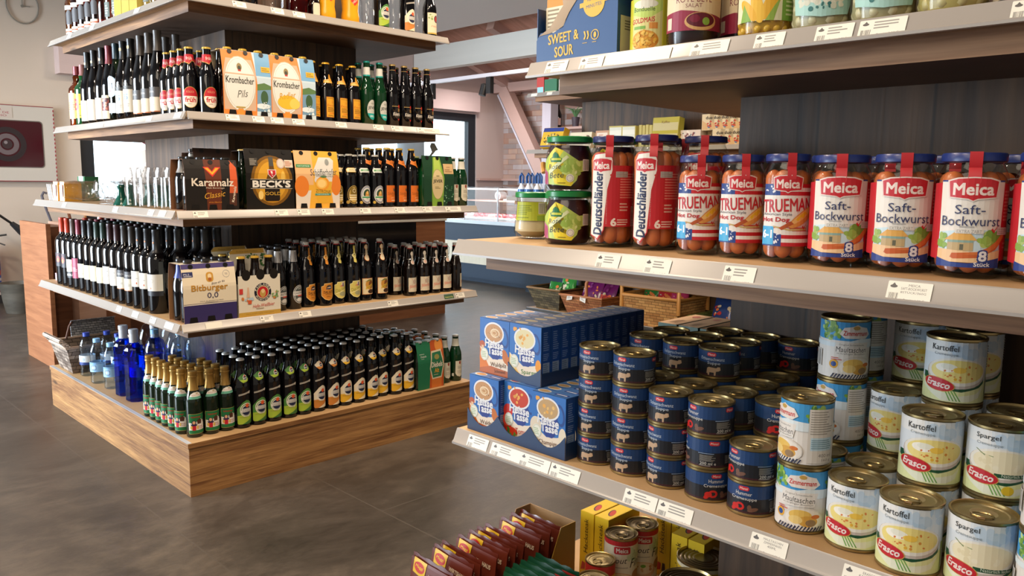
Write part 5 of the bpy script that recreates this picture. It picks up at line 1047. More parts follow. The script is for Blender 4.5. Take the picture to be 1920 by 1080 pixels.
# ---- top shelf
rose = [spirit('spirit_bottle', P_WHI, glass(c, 'sp%d' % i, .04, 1, .5), '#c9b07a', .245, Art().rect(-40, 0, 40, 24, '#d2c6b8').rect(-40, 8, 40, 14, '#b5542c').poly([(-16, 44), (16, 44), (18, 92), (6, 108), (-6, 108), (-18, 92)], '#3c3a3c').rect(-40, 110, 40, 130, '#d2c6b8'), .03) for i, c in enumerate(('#d9a23a', '#b5522e'))]
for i, y in enumerate((4.228, 4.142, 4.056, 3.970, 3.884)): put(rose[1 if i else 0], (1.285, y, Z1), 'spirit bottle with black ship-shaped label on the top shelf, %s from the far end' % ORD[i], 'spirit bottle', 'spirit bottles on the top shelf', -1.0)
o = spirit('spirit_bottle', P_WHI, glass('#e0852c', 'sp9', .04, 1, .5), '#d9a23a', .245); o.location = (1.285, 3.796, Z1); tag(o, 'bright orange spirit bottle without label on the top shelf', 'spirit bottle')
CB = spirit('spirit_bottle', P_WHI, CLEAR, '#6a6f78', .25, Art().rect(-12, 20, 16, 80, '#5c6660').bars(-8, 30, 10, 70, 4, '#aab0aa'), .02)
for i, y in enumerate((3.71, 3.625)): put(CB, (1.285, y, Z1), 'clear spirit bottle on the top shelf, %s of the olive cartons' % ('two places left', 'directly left')[i], 'spirit bottle', 'clear spirit bottles', -1.2)
b = MB(); b.box(-.035, .035, -.04, .04, 0, .21, paper('#a8983a')); OC = b.build('olive_carton')
Art().ell(0, 118, 22, 12, '#4a5668').ell(0, 120, 18, 8, '#8a93a0').build('printed_emblem', on_plane((-.035, 0, 0), (0, -1, 0), (0, 0, 1)), OC)
for i, y in enumerate((3.540, 3.456, 3.372)): put(OC, (1.275, y, Z1), 'olive yellow carton with grey oval on the top shelf, %s' % ('far one', 'middle one', 'near one')[i], 'carton', 'olive cartons')
for i, y in enumerate((3.285, 3.205, 3.125)): put(CB, (1.285, y, Z1), 'clear spirit bottle on the top shelf, %s right of the olive cartons' % ORD[i], 'spirit bottle', 'clear spirit bottles', -1.2)
o = spirit('spirit_bottle', P_WHI, BLACKGLASS, '#2a2a2c', .25); 
for i, (x, y) in enumerate(((1.41, 2.92), (1.49, 2.92))): put(o, (x, y, Z1), 'black bottle standing at the front of the top shelf, %s' % ('left one', 'right one')[i], 'bottle', 'black bottles on the top shelf')
J1 = [(.030, 0), (.046, .01), (.046, .09), (.03, .13), (.02, .18), (.02, .22)]
o = bottle('liqueur_bottle', J1, CLEAR, 20); sleeve(o, J1, .19, .22, '#8a7a5a', 'stopper'); o.location = (1.60, 2.92, Z1); tag(o, 'bulbous clear bottle at the front of the top shelf', 'bottle')
o = bottle('liqueur_bottle', J1, glass('#b02a22', 'redliq', .04, 1, .4), 20); sleeve(o, J1, .19, .22, '#8a2a22', 'stopper'); o.location = (1.705, 2.92, Z1); tag(o, 'bulbous red liqueur bottle at the front of the top shelf', 'bottle')
b = MB(); b.lathe([(.022, 0), (.024, .005), (.024, .07), (.012, .10), (.012, .13)], glass('#8a4a2a', 'mini', .05, 1, .5), 14); o = b.build('miniature_bottle', None, (1.762, 2.895, Z1)); tag(o, 'miniature brown bottle with white label beside the red liqueur', 'bottle'); Art().rr(-16, 8, 16, 60, 8, '#cfc4b0').build('label', on_cyl(.024, 0), o, du=5)
P_DRK = [(.030, 0), (.037, .008), (.037, .035), (.033, .06), (.037, .11), (.035, .16), (.017, .20), (.017, .22)]
DK = bottle('drink_bottle', P_DRK, col('#d99a1c', .2), 20); sleeve(DK, P_DRK, .20, .22, '#c8342a', 'cap'); Art().poly([(0, 0), (18, 18), (0, 36), (-18, 18)], '#c8342a').text('HELL', 0, 18, 24, 8, '#dcd0b8', 0, .02, 45).build('emblem', on_lathe(P_DRK, .075, .035), DK, du=5, dv=5)
put(DK, (1.822, 2.90, Z1), 'yellow drink bottle with red diamond on the top shelf, left one', 'bottle', 'yellow drink bottles'); put(DK, (1.935, 2.90, Z1), 'yellow drink bottle with red diamond on the top shelf, right one', 'bottle', 'yellow drink bottles')
WZ = hollow('wheat_beer_glass', [(.032, 0), (.033, .012), (.026, .03), (.027, .10), (.037, .17), (.036, .22)], CLEAR, .0025)
for i, x in enumerate((2.020, 2.158, 2.290)): put(WZ, (x, 2.90, Z1), 'tall clear wheat beer glass on the top shelf, %s from left' % ORD[i], 'beer glass', 'tall wheat beer glasses')
put(WB['green'], (2.089, 2.895, Z1), 'dark beer bottle with green label on the top shelf between glasses', 'beer bottle'); put(WB['orange'], (2.226, 2.895, Z1), 'dark beer bottle, orange label, on top shelf between glasses', 'beer bottle')
o = bottle('beer_bottle', P_EURO, BLACKGLASS); crown(o, P_EURO, '#c9a040'); Art().rect(-30, 0, 30, 92, '#d6cdb0').ell(14, 66, 14, 16, '#2a2440').ell(14, 66, 10, 12, '#a83a34').blobs(-16, 72, 10, 16, 14, 2, 5, ['#7a9a5a', '#a8b87a'], 3).text('Hefe', 4, 34, 34, 8, '#c9705a', .2).rect(-30, 0, 30, 6, '#c0a24a').build('label', on_cyl(.0315, .018), o, du=5)
o.location = (2.352, 2.895, Z1); tag(o, 'dark beer bottle with cream label, right end of the top shelf', 'beer bottle')
# sweet packet lying in the aisle behind the plinth
o = empty('sweet_packet', (2.30, 3.92, ZB)); tag(o, 'crumpled white, yellow and red sweet packet behind the beer bottles', 'packet')
b = MB(); b.sheet([[(-.09+.03*i, .02*math.sin(i*1.3+j)*.6+.015*j, .035*j+.02*math.sin(2.1*i+j)) for i in range(7)] for j in range(7)], col('#d9c9b8', .25), .004); p = b.build('foil_bag', o)

# ================================================================== THE FOREGROUND ISLAND
ZL, ZM, ZU, ZP = .6475, 1.019, 1.3475, .1985
def can(name, r, h, art, label_c=None, rim=.0012, pull=True, lidc=None):
    """ridged tin: body with seams, sunk lid, ring pull, printed wrap"""
    b = MB(); b.lathe([(r-.003, 0), (r, .0008), (r, .0035), (r-.0014, .0045), (r-.0014, h-.0045), (r, h-.0035), (r, h-.0008), (r-.0012, h), (r-.0028, h-.0006), (r-.0034, h-.0040)], TIN, 32, cap1=False); o = b.build(name)
    lm = lidc or TINLID; b = MB()
    b.lathe([(r-.0034, h-.0040), (r*.80, h-.0040), (r*.77, h-.0030), (r*.73, h-.0030), (r*.70, h-.0042), (r*.45, h-.0042), (r*.42, h-.0034), (r*.38, h-.0034), (r*.35, h-.0044), (.0005, h-.0044)], lm, 32, cap0=False, cap1=False); b.build('lid', o)
    if pull:
        b = MB(); q = r*.30; cx = -r*.02
        b.tube([(cx+q*1.05*math.cos(t), q*.72*math.sin(t)-r*.30, h-.0022) for t in [k*PI/8 for k in range(16)]], .0013, TIN, 6, closed=True)
        b.box(cx-.004, cx+.004, -r*.86+.006, -r*.5+.001, h-.0034, h-.0016, TIN); b.build('ring_pull', o)
    if art: art.build('label', on_cyl(r-.0013, 0), o, du=r*1000*.18)
    return o
R1, H1 = .0358, .0512
def menzi(lobster):
    a = Art(); W = PI*R1*1000*.985; lo, hi = 4.8, 46.6
    a.rect(-W, lo, W, hi, '#1c1e24').rect(-W, 27, W, hi, '#1d3a66').rect(-W, lo, W, lo+2.6, '#3a1c22')
    def face(x):
        a.rr(x-8, 38.5, x+8, 45, 3.2, '#b9232c').text('Menzi', x, 41.8, 12, 3.6, '#d9b8b0', .15, .02)
        if lobster:
            a.text('Hummer', x, 34, 24, 5.6, '#cfcdc8').text('Cremesuppe', x, 26, 38, 6, '#cfcdc8')
            a.ell(x-12, 13, 5.5, 4.5, '#b8231f').ring(x-5, 14, 7, 6, 3.2, '#b8231f').ell(x-15, 9, 4, 3, '#b8231f', 14, 30).ell(x+14, 11, 8, 3, '#6a4a3c', 14, 15).ell(x+9, 14, 3, 4, '#6a4a3c')
        else:
            a.text('Ochsenschwanz', x, 34, 44, 5.6, '#b9c4d0').text('Suppe', x+4, 26.5, 22, 6, '#b9c4d0')
            a.poly([(x-5, 6), (x-3, 6), (x-2.5, 11), (x+5, 11), (x+5.5, 6), (x+8, 6), (x+8.5, 13), (x+13, 14), (x+16, 16), (x+15, 21), (x+11, 21), (x+9, 19), (x-4, 20), (x-7, 18), (x-8, 9), (x-6, 9)], '#b09478')
    face(-26)
    a.rr(36-8, 38.5, 36+8, 45, 3.2, '#b9232c').text('Menzi', 36, 41.8, 12, 3.6, '#d9b8b0', .15, .02)
    a.bars(12, 24.5, 46, 27, 1, '#7d93b3', 4).bars(14, 13.5, 42, 23.5, 6, '#8d8a84', 7).text('200 ml e', 27, 10.3, 24, 4.4, '#bdbab4', 0, .01).bars(14, 5.6, 40, 8, 1, '#8d8a84')
    a.rect(52, 9, 74, 24, '#2c2e34').bars(54, 10, 72, 23, 6, '#8d8a84', 2); face(96) if False else None
    return can('soup_tin', R1, H1, a)
MZ, MH = menzi(False), menzi(True)
def stack(proto_list, x, y, z0, h, rzs, labels, cat, group):
    for k, p in enumerate(proto_list):
        if p is None: continue
        put(p, (x, y, z0+k*(h+.0002)), labels[k], cat, group, rzs[k])
MY = (.848, .774, .700, .626, .552)
heights = ((4, 4, 3, 3, 2), (3, 3, 3, 3, 3), (4, 4, 4, 3, 3), (4, 4, 4, 3, 0), (0, 4, 4, 4, 0))
pos = ('at the bottom', 'second from the bottom', 'third from the bottom', 'fourth, on top')
for j in range(5):
    for i, y in enumerate(MY):
        n = heights[j][i]
        if not n: continue
        x = 1.0655+.0722*j
        for k in range(n):
            if False: pass
            hm = (j == 0 and i in (3, 4)) or (j == 1 and i >= 3) or (j >= 2 and i >= 3)
            p = MH if hm else MZ
            rz = LEFT90+.78+random.uniform(-.14, .14)
            if (j, i) == (0, 2): rz = LEFT90+(.39, .33, .82)[k]
            if (j, i) == (0, 3): rz = LEFT90+(1.66, -.30, .38)[k]
            if (j, i) == (0, 4): rz = LEFT90+(.91, .33)[k]
            if (j, i) == (1, 4): rz = LEFT90+1.3
            rowname = ('front row', 'second row', 'third row', 'fourth row', 'back row')[j]
            put(p, (x, y, ZL+k*(H1+.0002)), 'short navy soup tin, %s, %s stack from left, %s' % (rowname, ORD[i], pos[k]), 'tin', 'short navy soup tins', rz)
# ravioli tins (two kinds of printed wrap)
R2, H2 = .0362, .0950
def zimm(kind):
    a = Art(); W = PI*R2*1000*.985; a.rect(-W, 5, W, 90, '#d8d3cc').rect(-W, 62, W, 90, '#3f8fc4').blobs(-34, 76, 16, 13, 40, 2, 5, ['#6f9a3c', '#8fb05a', '#4f7f3c', '#b8cf8a'], 2).blobs(50, 76, 12, 13, 24, 2, 5, ['#6f9a3c', '#8fb05a', '#4f7f3c'], 5).poly([(-W, 62), (-20, 58), (10, 66), (W, 60), (W, 52), (-W, 52)], '#cfd9dc')
    a.poly([(-20, 72), (-14, 82), (-2, 84), (4, 87), (10, 84), (20, 82), (26, 72), (18, 66), (-12, 66)], '#d9d0c8').text('Zimmermann', 3, 74, 36, 7, '#b8302c', 0, .02).ell(3, 82, 5, 3, '#b8944a')
    if kind == 'pasta':
        a.poly([(-28, 38), (20, 40), (24, 60), (-24, 60)], '#d8d3cc').text('Original Schwäbische', -2, 56, 36, 3.4, '#6a6660').text('Maultaschen', -2, 49, 44, 8, '#3a3836', .1).text('in kräftiger Bouillon', -2, 42.5, 40, 3.6, '#6a6660')
        a.ell(6, 22, 28, 17, '#cfc9c0').ell(7, 22, 25, 14.5, '#dcd6cc').ell(2, 27, 15, 8, '#d9b45c').ell(12, 19, 13, 8, '#c99a44').ell(16, 17, 7, 5, '#8a7050').ell(-4, 20, 9, 6, '#e0c47c').ell(22, 26, 6, 3, '#c46a2c').ell(-26, 26, 6.5, 6.5, '#cf9a2c').ell(-26, 26, 4, 4, '#2c4a8a')
    else:
        a.poly([(-30, 40), (26, 40), (30, 62), (-24, 62)], '#d3cec6').text('Mitternachts-', 2, 54, 46, 7, '#44464c', .1).text('suppe', 8, 46, 24, 6, '#44464c', .1)
        a.ell(6, 22, 30, 17, '#d3cec6').ell(7, 23, 25, 13, '#8f3a20').blobs(7, 23, 21, 10, 46, 1.2, 3.5, ['#a8502c', '#6a2818', '#c0703c', '#7a3018'], 4).ell(7, 25, 4, 2.5, '#7a9a3c').blobs(-26, 12, 7, 7, 10, 2, 4, ['#b8281f', '#d0502c', '#5a8a3c'], 5)
    for k in range(14): a.poly([(-30+4.4*k, 5), (-28.4+4.4*k, 5), (-24+4.4*k, 12-.5*k % 3), (-26+4.4*k, 12)], '#2c3048')
    a.bars(-30, 32, -14, 37, 2, '#b8483c').rect(40, 8, 78, 84, '#d3cec6').bars(42, 48, 76, 82, 10, '#9a958c', 4).rect(43, 26, 75, 44, '#b5cfdc').bars(44, 28, 74, 42, 5, '#6f8fa0', 5).text('400 ml', 64, 19, 20, 5, '#7a756c').text('160 g', 66, 12, 14, 4.5, '#7a756c').code(-70, 20, -48, 44, '#44403c', 12, 5, '#d8d3cc')
    return can('food_tin', R2, H2, a)
ZI, MI = zimm('pasta'), zimm('soup')
g = 'tall ravioli tins'
for x, y, n, rz, w in ((1.066, .4745, 2, (.34, -.63), 'front stack'), (1.140, .482, 1, (-.5,), 'second stack'), (1.210, .487, 3, (.3, -.5, .75), 'third stack'), (1.284, .490, 3, (0, -.6, -.6), 'back stack')):
    for k in range(n): put(ZI, (x, y, ZL+k*(H2+.0002)), 'tall ravioli tin with blue sky label, %s, %s' % (w, ('bottom', 'second from bottom', 'on top')[k] if n > 1 else 'single tin'), 'tin', g, LEFT90+rz[k])
R3, H3 = .0382, .0930
def erasco(kind):
    a = Art(); W = PI*R3*1000*.985; a.rect(-W, 5, W, 88, '#ccd2d6').rect(-W, 70, -10, 88, '#d9d9d6').blobs(30, 78, 34, 8, 14, 5, 10, ['#b4c6d6', '#c4d0da', '#a9c0d4'], 3).rect(-W, 5, W, 34, '#cfd29a').rect(50, 5, W, 44, '#a9b86a')
    a.poly([(-46, 34), (-20, 22), (10, 20), (34, 26), (44, 32), (44, 42), (-46, 42)], '#1d4a30').poly([(-46, 30), (-24, 20), (6, 14), (30, 18), (40, 26), (44, 28), (34, 12), (20, 7), (-14, 6), (-44, 22)], '#d4d6c0')
    for k in range(4): a.poly([(-12+4*k, 24-k), (-10.4+4*k, 24-k), (-2+4*k, 7), (-3.8+4*k, 7)], '#6a9a4a')
    a.ell(4, 45, 42, 21, '#b8aca4').ell(4, 47, 40, 19, '#d9d5cb')
    if kind == 'Kartoffel':
        a.ell(5, 48, 36, 15.5, '#dccb7c').ell(-10, 52, 14, 6, '#e6e2d6').ell(-8, 54, 9, 4, '#d9d8c8').blobs(12, 46, 26, 10, 16, 1, 2.2, ['#c9783a', '#c98a3c', '#d9a83c'], 3).ell(6, 50, 8, 4, '#dfb84a')
    else:
        a.ell(5, 48, 36, 15.5, '#d9cfb0').poly([(-28, 62), (-26, 62), (-8, 52), (-9, 51)], '#6a7a4a').poly([(-24, 58), (-6, 56), (-6, 55)], '#7a8a5a').blobs(5, 46, 28, 9, 10, 2, 5, ['#dcd4ba', '#d2c6a2'], 2).ell(12, 14, 7, 6, '#cfb02c').rect(-4, 30, 40, 35, '#1d4a30').text('Natürlich lecker', 22, 33, 36, 4, '#c8cfc0')
    a.ell(-20, 28, 22, 9.5, '#b89a4a', 28, -6).ell(-20, 28, 21, 8.8, '#b3202a', 28, -6).text('Erasco', -20, 28.5, 32, 9, '#dccfc8', .2, .03, -6)
    a.text(kind, -14, 79, 34 if kind == 'Kartoffel' else 28, 8, '#34383a', 0, .004).text('Cremesuppe', -12, 70, 30, 5, '#7a868c')
    a.code(52, 12, 64, 34, '#44444a', 12, 4, '#c9c6c4').bars(54, 50, 76, 82, 9, '#a8aaa0', 6)
    return can('food_tin', R3, H3, a)
EK, ES = erasco('Kartoffel'), erasco('Spargel')
G3 = 'cream soup tins'
for p, x, y, ks, rz, w in ((EK, 1.066, .3985, (0,), (.21,), 'front row beside the ravioli tins'), (EK, 1.0485, .3235, (0,), (.18,), 'front row, nearest the rail'),
                         (EK, 1.1445, .4080, (0,), (.5,), 'low one half hidden in second row'), (EK, 1.1270, .3300, (0, 1), (0, .32), 'second row stack under the jars'),
                         (EK, 1.2235, .4080, (0, 1), (0, -.2), 'third row stack by the ravioli tins'), (EK, 1.2060, .3310, (0, 1, 2), (0, 0, .28), 'third row tall stack'),
                         (EK, 1.3040, .4080, (0, 1, 2), (0, 0, .2), 'back row tall stack, left'), (EK, 1.2850, .3300, (0, 1, 2), (0, 0, .35), 'back row tall stack, right')):
    for k, r_ in zip(ks, rz): put(p, (x, y, ZL+k*(H3+.0002)), 'potato soup tin, %s%s' % (w, '' if len(ks) == 1 else ', '+('bottom', 'second level', 'topmost')[k]), 'tin', G3, LEFT90+r_)
for x, y, ks, rz, w in ((1.0620, .2455, (0,), (.17,), 'front row'), (1.1420, .2530, (0, 1), (0, .23), 'second row stack'), (1.2200, .2520, (0, 1), (0, .2), 'third row stack')):
    for k, r_ in zip(ks, rz): put(ES, (x, y, ZL+k*(H3+.0002)), 'asparagus soup tin, %s%s' % (w, '' if len(ks) == 1 else (', bottom', ', top')[k]), 'tin', G3, LEFT90+r_)
for x, y, n, w in ((1.0500, .1690, 2, 'front stack'), (1.1300, .1740, 2, 'second stack')):
    for k in range(n): put(MI, (x, y, ZL+k*(H2+.0002)), 'tall tin with red bean soup label, %s, %s' % (w, ('bottom', 'top')[k]), 'tin', 'red bean soup tins', LEFT90+.3)
# ---- cup soup boxes
BW_, BH, BD = .0815, .1085, .0255
def cup_box(kind):
    soup = {'Waldpilz': ('#b88a5c', '#c9702e'), 'Spargel': ('#d2c79c', '#d9b46a'), 'Tomaten': ('#b8391c', '#b3281c'), 'Champignon': ('#b39468', '#cfc0a8')}[kind]
    b = MB(); w = BW_/2; b.box(-w, w, 0, BD, 0, BH, col('#2559a0', .35), None, col('#3a6cae', .35)); o = b.build('soup_box')
    a = Art(); X = 40.7
    a.rect(-X, 0, X, 108.5, '#2b66ae').poly([(-X, 0), (X, 0), (X, 40), (20, 34), (-4, 30), (-26, 42), (-X, 52)], '#d9cbb8').poly([(-X, 0), (-6, 0), (-14, 14), (-30, 36), (-X, 50)], soup[1]).poly([(X, 42), (26, 32), (X, 20)], soup[1])
    if kind == 'Waldpilz': a.ell(-34, 56, 8, 7, '#a8502c').poly([(-36, 54), (-30, 54), (-26, 34), (-36, 34)], '#d2b08c').ell(30, 40, 8, 14, '#b5662c', 18, 20).ell(-32, 16, 7, 22, '#c9702c', 18, 18).poly([(-X, 0), (X, 0), (X, 12), (-10, 16), (-X, 8)], '#a8592e')
    if kind == 'Tomaten': a.ell(-30, 52, 12, 14, '#c22a1c').ell(-34, 34, 10, 12, '#d0402a').ell(-20, 14, 16, 9, '#c93a20').blobs(-20, 12, 14, 8, 8, 2, 5, ['#5a8a3c', '#3f6f2c'], 2)
    if kind == 'Champignon': a.ell(-30, 46, 14, 17, '#d0c4b0').ell(-34, 30, 9, 11, '#c4b69c').ell(34, 36, 9, 18, '#d6cab4').blobs(-34, 32, 5, 6, 6, 2, 4, ['#6a8a3c'], 2)
    if kind == 'Spargel': a.ell(-32, 30, 8, 18, '#d2c8a0', 18, -15).ell(34, 36, 7, 12, '#d98f2c').blobs(-34, 22, 4, 6, 5, 2, 4, ['#7a9a4a'], 2)
    a.ell(28, 76, 11, 20, '#1c3f80', 20, 12).ell(27, 76, 7.5, 15, '#2b66ae', 20, 12)
    a.poly([(-24, 78), (24, 78), (16, 36), (10, 31), (-4, 31), (-10, 36)], '#22357f').ell(-1, 82, 27.5, 21, '#d6d8dc').ell(-1, 82, 24, 17.5, soup[0])
    if kind == 'Waldpilz': a.ring(2, 82, 13, 9, 3, '#d9c2a0').ring(0, 82, 7, 5, 2, '#d2b88f').blobs(0, 82, 20, 14, 10, .6, 1.3, ['#6a4a2a'], 3)
    else: a.blobs(0, 80, 18, 12, 7, 2.4, 4, ['#d9a04a', '#d6b06a', '#c98f3a'], 4+len(kind)).blobs(-22, 101, 10, 5, 3, 3, 4.5, ['#d99a3c'], 2)
    a.text('Heisse', 0, 60, 50, 15, '#d9dade', 0, .035, -2).text('Tasse', 3, 47, 40, 14, '#d9dade', 0, .035, 2)
    a.ell(-27, 37, 11, 12.5, '#d8d8cc').ring(-27, 37, 10, 11.5, .8, '#a8b0a0').bars(-35, 30, -19, 43, 4, '#9ab08a', 3)
    cc = {'Waldpilz': '#5a3a28', 'Spargel': '#4f7f3c', 'Tomaten': '#a8281c', 'Champignon': '#6a4630'}[kind]
    a.text(kind, 12 if kind != 'Champignon' else 6, 20, {'Waldpilz': 44, 'Spargel': 42, 'Tomaten': 44, 'Champignon': 56}[kind], 11, cc, 0, -.004, 4).text('Schmand' if kind == 'Waldpilz' else 'Creme', 16, 9, 30, 7, cc, 0, -.006, 4)
    a.build('printed_front', on_flat(0, 0), o)
    Art().rect(1, 1, 24.5, 107, '#23509a').bars(5, 64, 21, 100, 9, '#7d9ac9', 4).bars(5, 46, 21, 60, 4, '#7d9ac9', 6).rect(4, 8, 22, 42, '#8fa3bb').bars(5, 10, 21, 40, 8, '#5f7898', 3).build('printed_side', on_plane((BW_/2, 0, 0), (0, 1, 0), (0, 0, 1)), o)
    Art().rect(-40, .5, 40, 25, '#4f78b0').ell(-22, 13, 15, 9, '#d2cfc6').ell(-22, 13, 12, 7, soup[0]).rr(4, 7, 36, 18, 4, '#22357f').rect(8, 10, 32, 15, '#b9c2d6').build('printed_top', on_plane((0, 0, BH), (1, 0, 0), (0, 1, 0)), o)
    return o
CU = {k: cup_box(k) for k in ('Waldpilz', 'Spargel', 'Tomaten', 'Champignon')}
def cup(kind, x, y, z, lb, grp=None): put(CU[kind], (x, y, z), lb, 'soup box', grp, LEFT90)
def scallop_tray(lanes, x0, x1, z, hf, name='cardboard_tray'):
    """shallow display tray: scalloped front towards -x, plain sides"""
    ya, yb = lanes[0][0]+.001, lanes[-1][1]-.001; b = MB(); m = col('#1a3358', .4); t = .0012
    pts = [(ya, hf)]
    for hi, lo in lanes:
        for k in range(9):
            q = k/8; pts.append((hi-(hi-lo)*q, .014+(hf-.014)*(2*q-1)**2))
    pts.append((yb, hf)); n = len(pts)
    for xx, mm in ((x0, m), (x0+t, col('#b09a80', .6))):
        b.add([(xx, y, z) for y, h in pts]+[(xx, y, z+h) for y, h in pts], [(k, k+1, n+k+1, n+k) for k in range(n-1)], mm)
    b.add([(x0, y, z+h) for y, h in pts]+[(x0+t, y, z+h) for y, h in pts], [(k, k+1, n+k+1, n+k) for k in range(n-1)], m)
    b.box(x0+t, x1, yb-t, yb, z, z+hf*.72, m); b.box(x0+t, x1, ya, ya+t, z, z+hf*.72, m); b.box(x1-t, x1, yb, ya, z, z+hf*.72, m); b.box(x0+t, x1-t, yb, ya, z, z+t, col('#b09a80', .6))
    return b.build(name)
# local lanes given as (y high, y low)
zb = ZL+.0014
lanesL = [(1.132, 1.0485), (1.0475, .9640), (.9630, .8795)]
tr = scallop_tray([(a_, c_) for a_, c_ in lanesL], 1.014, 1.345, ZL, .042); 
ya, yb = lanesL[0][0]+.002, lanesL[-1][1]-.002
tag(tr, 'long navy cardboard tray with scalloped front on the lower shelf, holding soup boxes', 'tray')
cup('Waldpilz', 1.018, 1.0900, zb, 'mushroom soup box alone at the left front of the lower tray')
cup('Tomaten', 1.030, 1.0055, zb, 'tomato soup box in the middle of the lower tray')
cup('Champignon', 1.017, .9210, zb, 'champignon soup box at the right front of the lower tray')
for k in range(7): cup('Champignon', 1.0435+.0262*k, .9210, zb, 'champignon soup box behind the front one in the lower tray, %s back' % ORD[k], 'champignon soup boxes')
for k in range(11): cup('Tomaten', 1.0565+.0262*k, 1.0055, zb, 'tomato soup box under the asparagus tray, %s back' % ORD[k], 'tomato soup boxes')
for k in range(6): cup('Waldpilz', 1.052+.0262*k, 1.0900, zb, 'mushroom soup box in the lower tray under the upper boxes, %s back' % ORD[k], 'lower mushroom soup boxes')
zt = zb+BH+.0004
tr2 = scallop_tray([(1.0475, .9640)], 1.040, 1.362, zt, .034); tag(tr2, 'navy cardboard tray with one scallop stacked on the lower soup boxes', 'tray')
for k in range(12): cup('Spargel', 1.0425+.0262*k, 1.0055, zt+.0014, 'asparagus soup box in the upper tray, %s' % ('front one' if k == 0 else ORD[k]+' from the front'), 'asparagus soup boxes')
for k in range(5): cup('Waldpilz', 1.046+.0262*k, 1.0915, zt, 'mushroom soup box on the upper level, %s' % ('front one' if k == 0 else ORD[k]+' from the front'), 'upper mushroom soup boxes')
# green boxes with cardboard tops behind the tins
for i, y in enumerate((1.066, 1.008, .950)):
    b = MB(); b.box(0, .165, -.026, .026, 0, .150, col('#1d4034', .5), None, col('#a9855f', .6)); o = b.build('narrow_box', None, (1.595, y, ZL)); tag(o, 'narrow dark green box with cardboard top behind the navy tins, %s' % ('far left', 'middle', 'right')[i], 'box', 'green boxes with cardboard tops')
    Art().ell(128, 0, 14, 9, '#9a4438').bars(20, -10, 80, 10, 3, '#8a6a4c', 3+i).build('printed_top', on_plane((0, 0, .150), (1, 0, 0), (0, 1, 0)), o)

# ---- sausage jars
SAUS = col('#bd6636', .35, 0, .5); SAUS2 = col('#b5633a', .35, 0, .5)
def jar(name, r, h, lid, liquid=None, neck=.0065, n=30, lidh=.011):
    pr = [(r-.005, 0), (r, .005), (r, h-.030), (r-.002, h-.023), (r-neck, h-.014), (r-neck, h-.002)]
    b = MB(); b.lathe(pr, JARGLASS, n); o = b.build(name)
    b = MB(); b.lathe([(r-neck+.002, h-lidh), (r-neck+.0036, h-lidh+.001), (r-neck+.0036, h-.0018), (r-neck+.002, h), (.001, h+.0006)], col(lid, .3), n, cap0=True, cap1=False); b.build('screw_lid', o)
    return o
def sausages(o, r, h, count=7, sr=.0125, tip=.012, gap=.016):
    rr = r-sr-.0035; me = None
    for k in range(count+1):
        if k == count: x, y = 0, 0
        else: x, y = rr*math.cos(2*PI*k/count+.3), rr*math.sin(2*PI*k/count+.3)
        if me is None:
            b = MB(); p = [(.001, 0)]+[(sr*math.sin(t), sr*(1-math.cos(t))*1.1) for t in (.4, .8, 1.2, 1.57)]
            q = [(rq, (h-gap-tip)-zq) for rq, zq in reversed(p)]; b.lathe(p+q, SAUS, 14, cap0=False, cap1=False); me = b.mesh('sausage')
        s = link(me, 'sausage', o, (x, y, .006), k*.8); s.rotation_euler = (.03*math.sin(k*2.1), .03*math.cos(k*1.7), k)
def meica(a, cx, cy, w, h):
    a.poly([(cx-w/2, cy+h*.36), (cx-w*.3, cy+h*.47), (cx, cy+h*.5), (cx+w*.3, cy+h*.47), (cx+w/2, cy+h*.36), (cx+w*.46, cy-h*.34), (cx+w*.08, cy-h*.42), (cx, cy-h*.5), (cx-w*.08, cy-h*.42), (cx-w*.46, cy-h*.34)], '#d3c4bc')
    a.poly([(cx-w*.465, cy+h*.32), (cx-w*.28, cy+h*.42), (cx, cy+h*.45), (cx+w*.28, cy+h*.42), (cx+w*.465, cy+h*.32), (cx+w*.43, cy-h*.30), (cx+w*.08, cy-h*.37), (cx, cy-h*.45), (cx-w*.08, cy-h*.37), (cx-w*.43, cy-h*.30)], '#b5202a').text('Meica', cx, cy+.01*h, w*.74, h*.46, '#dfd0c8', 0, .03)
def seal(o, r, h, w=14):
    """red paper seal folded over the lid"""
    b = MB(); m = col('#b8242c', .45); y0 = -(r-.0065+.0040); rows = []
    for q in (-1, 0, 1): rows.append([(q*w/2000, -(r-.016), h+.0012), (q*w/2000, y0-.0004, h+.0008), (q*w/2000, y0-.0008, h-.012), (q*w/2000, -(r-.004), h-.018), (q*w/2000, -(r+.0010), h-.026), (q*w/2000, -(r+.0012), h-.036)])
    b.sheet(rows, m, .0003, False); b.build('paper_seal', o)
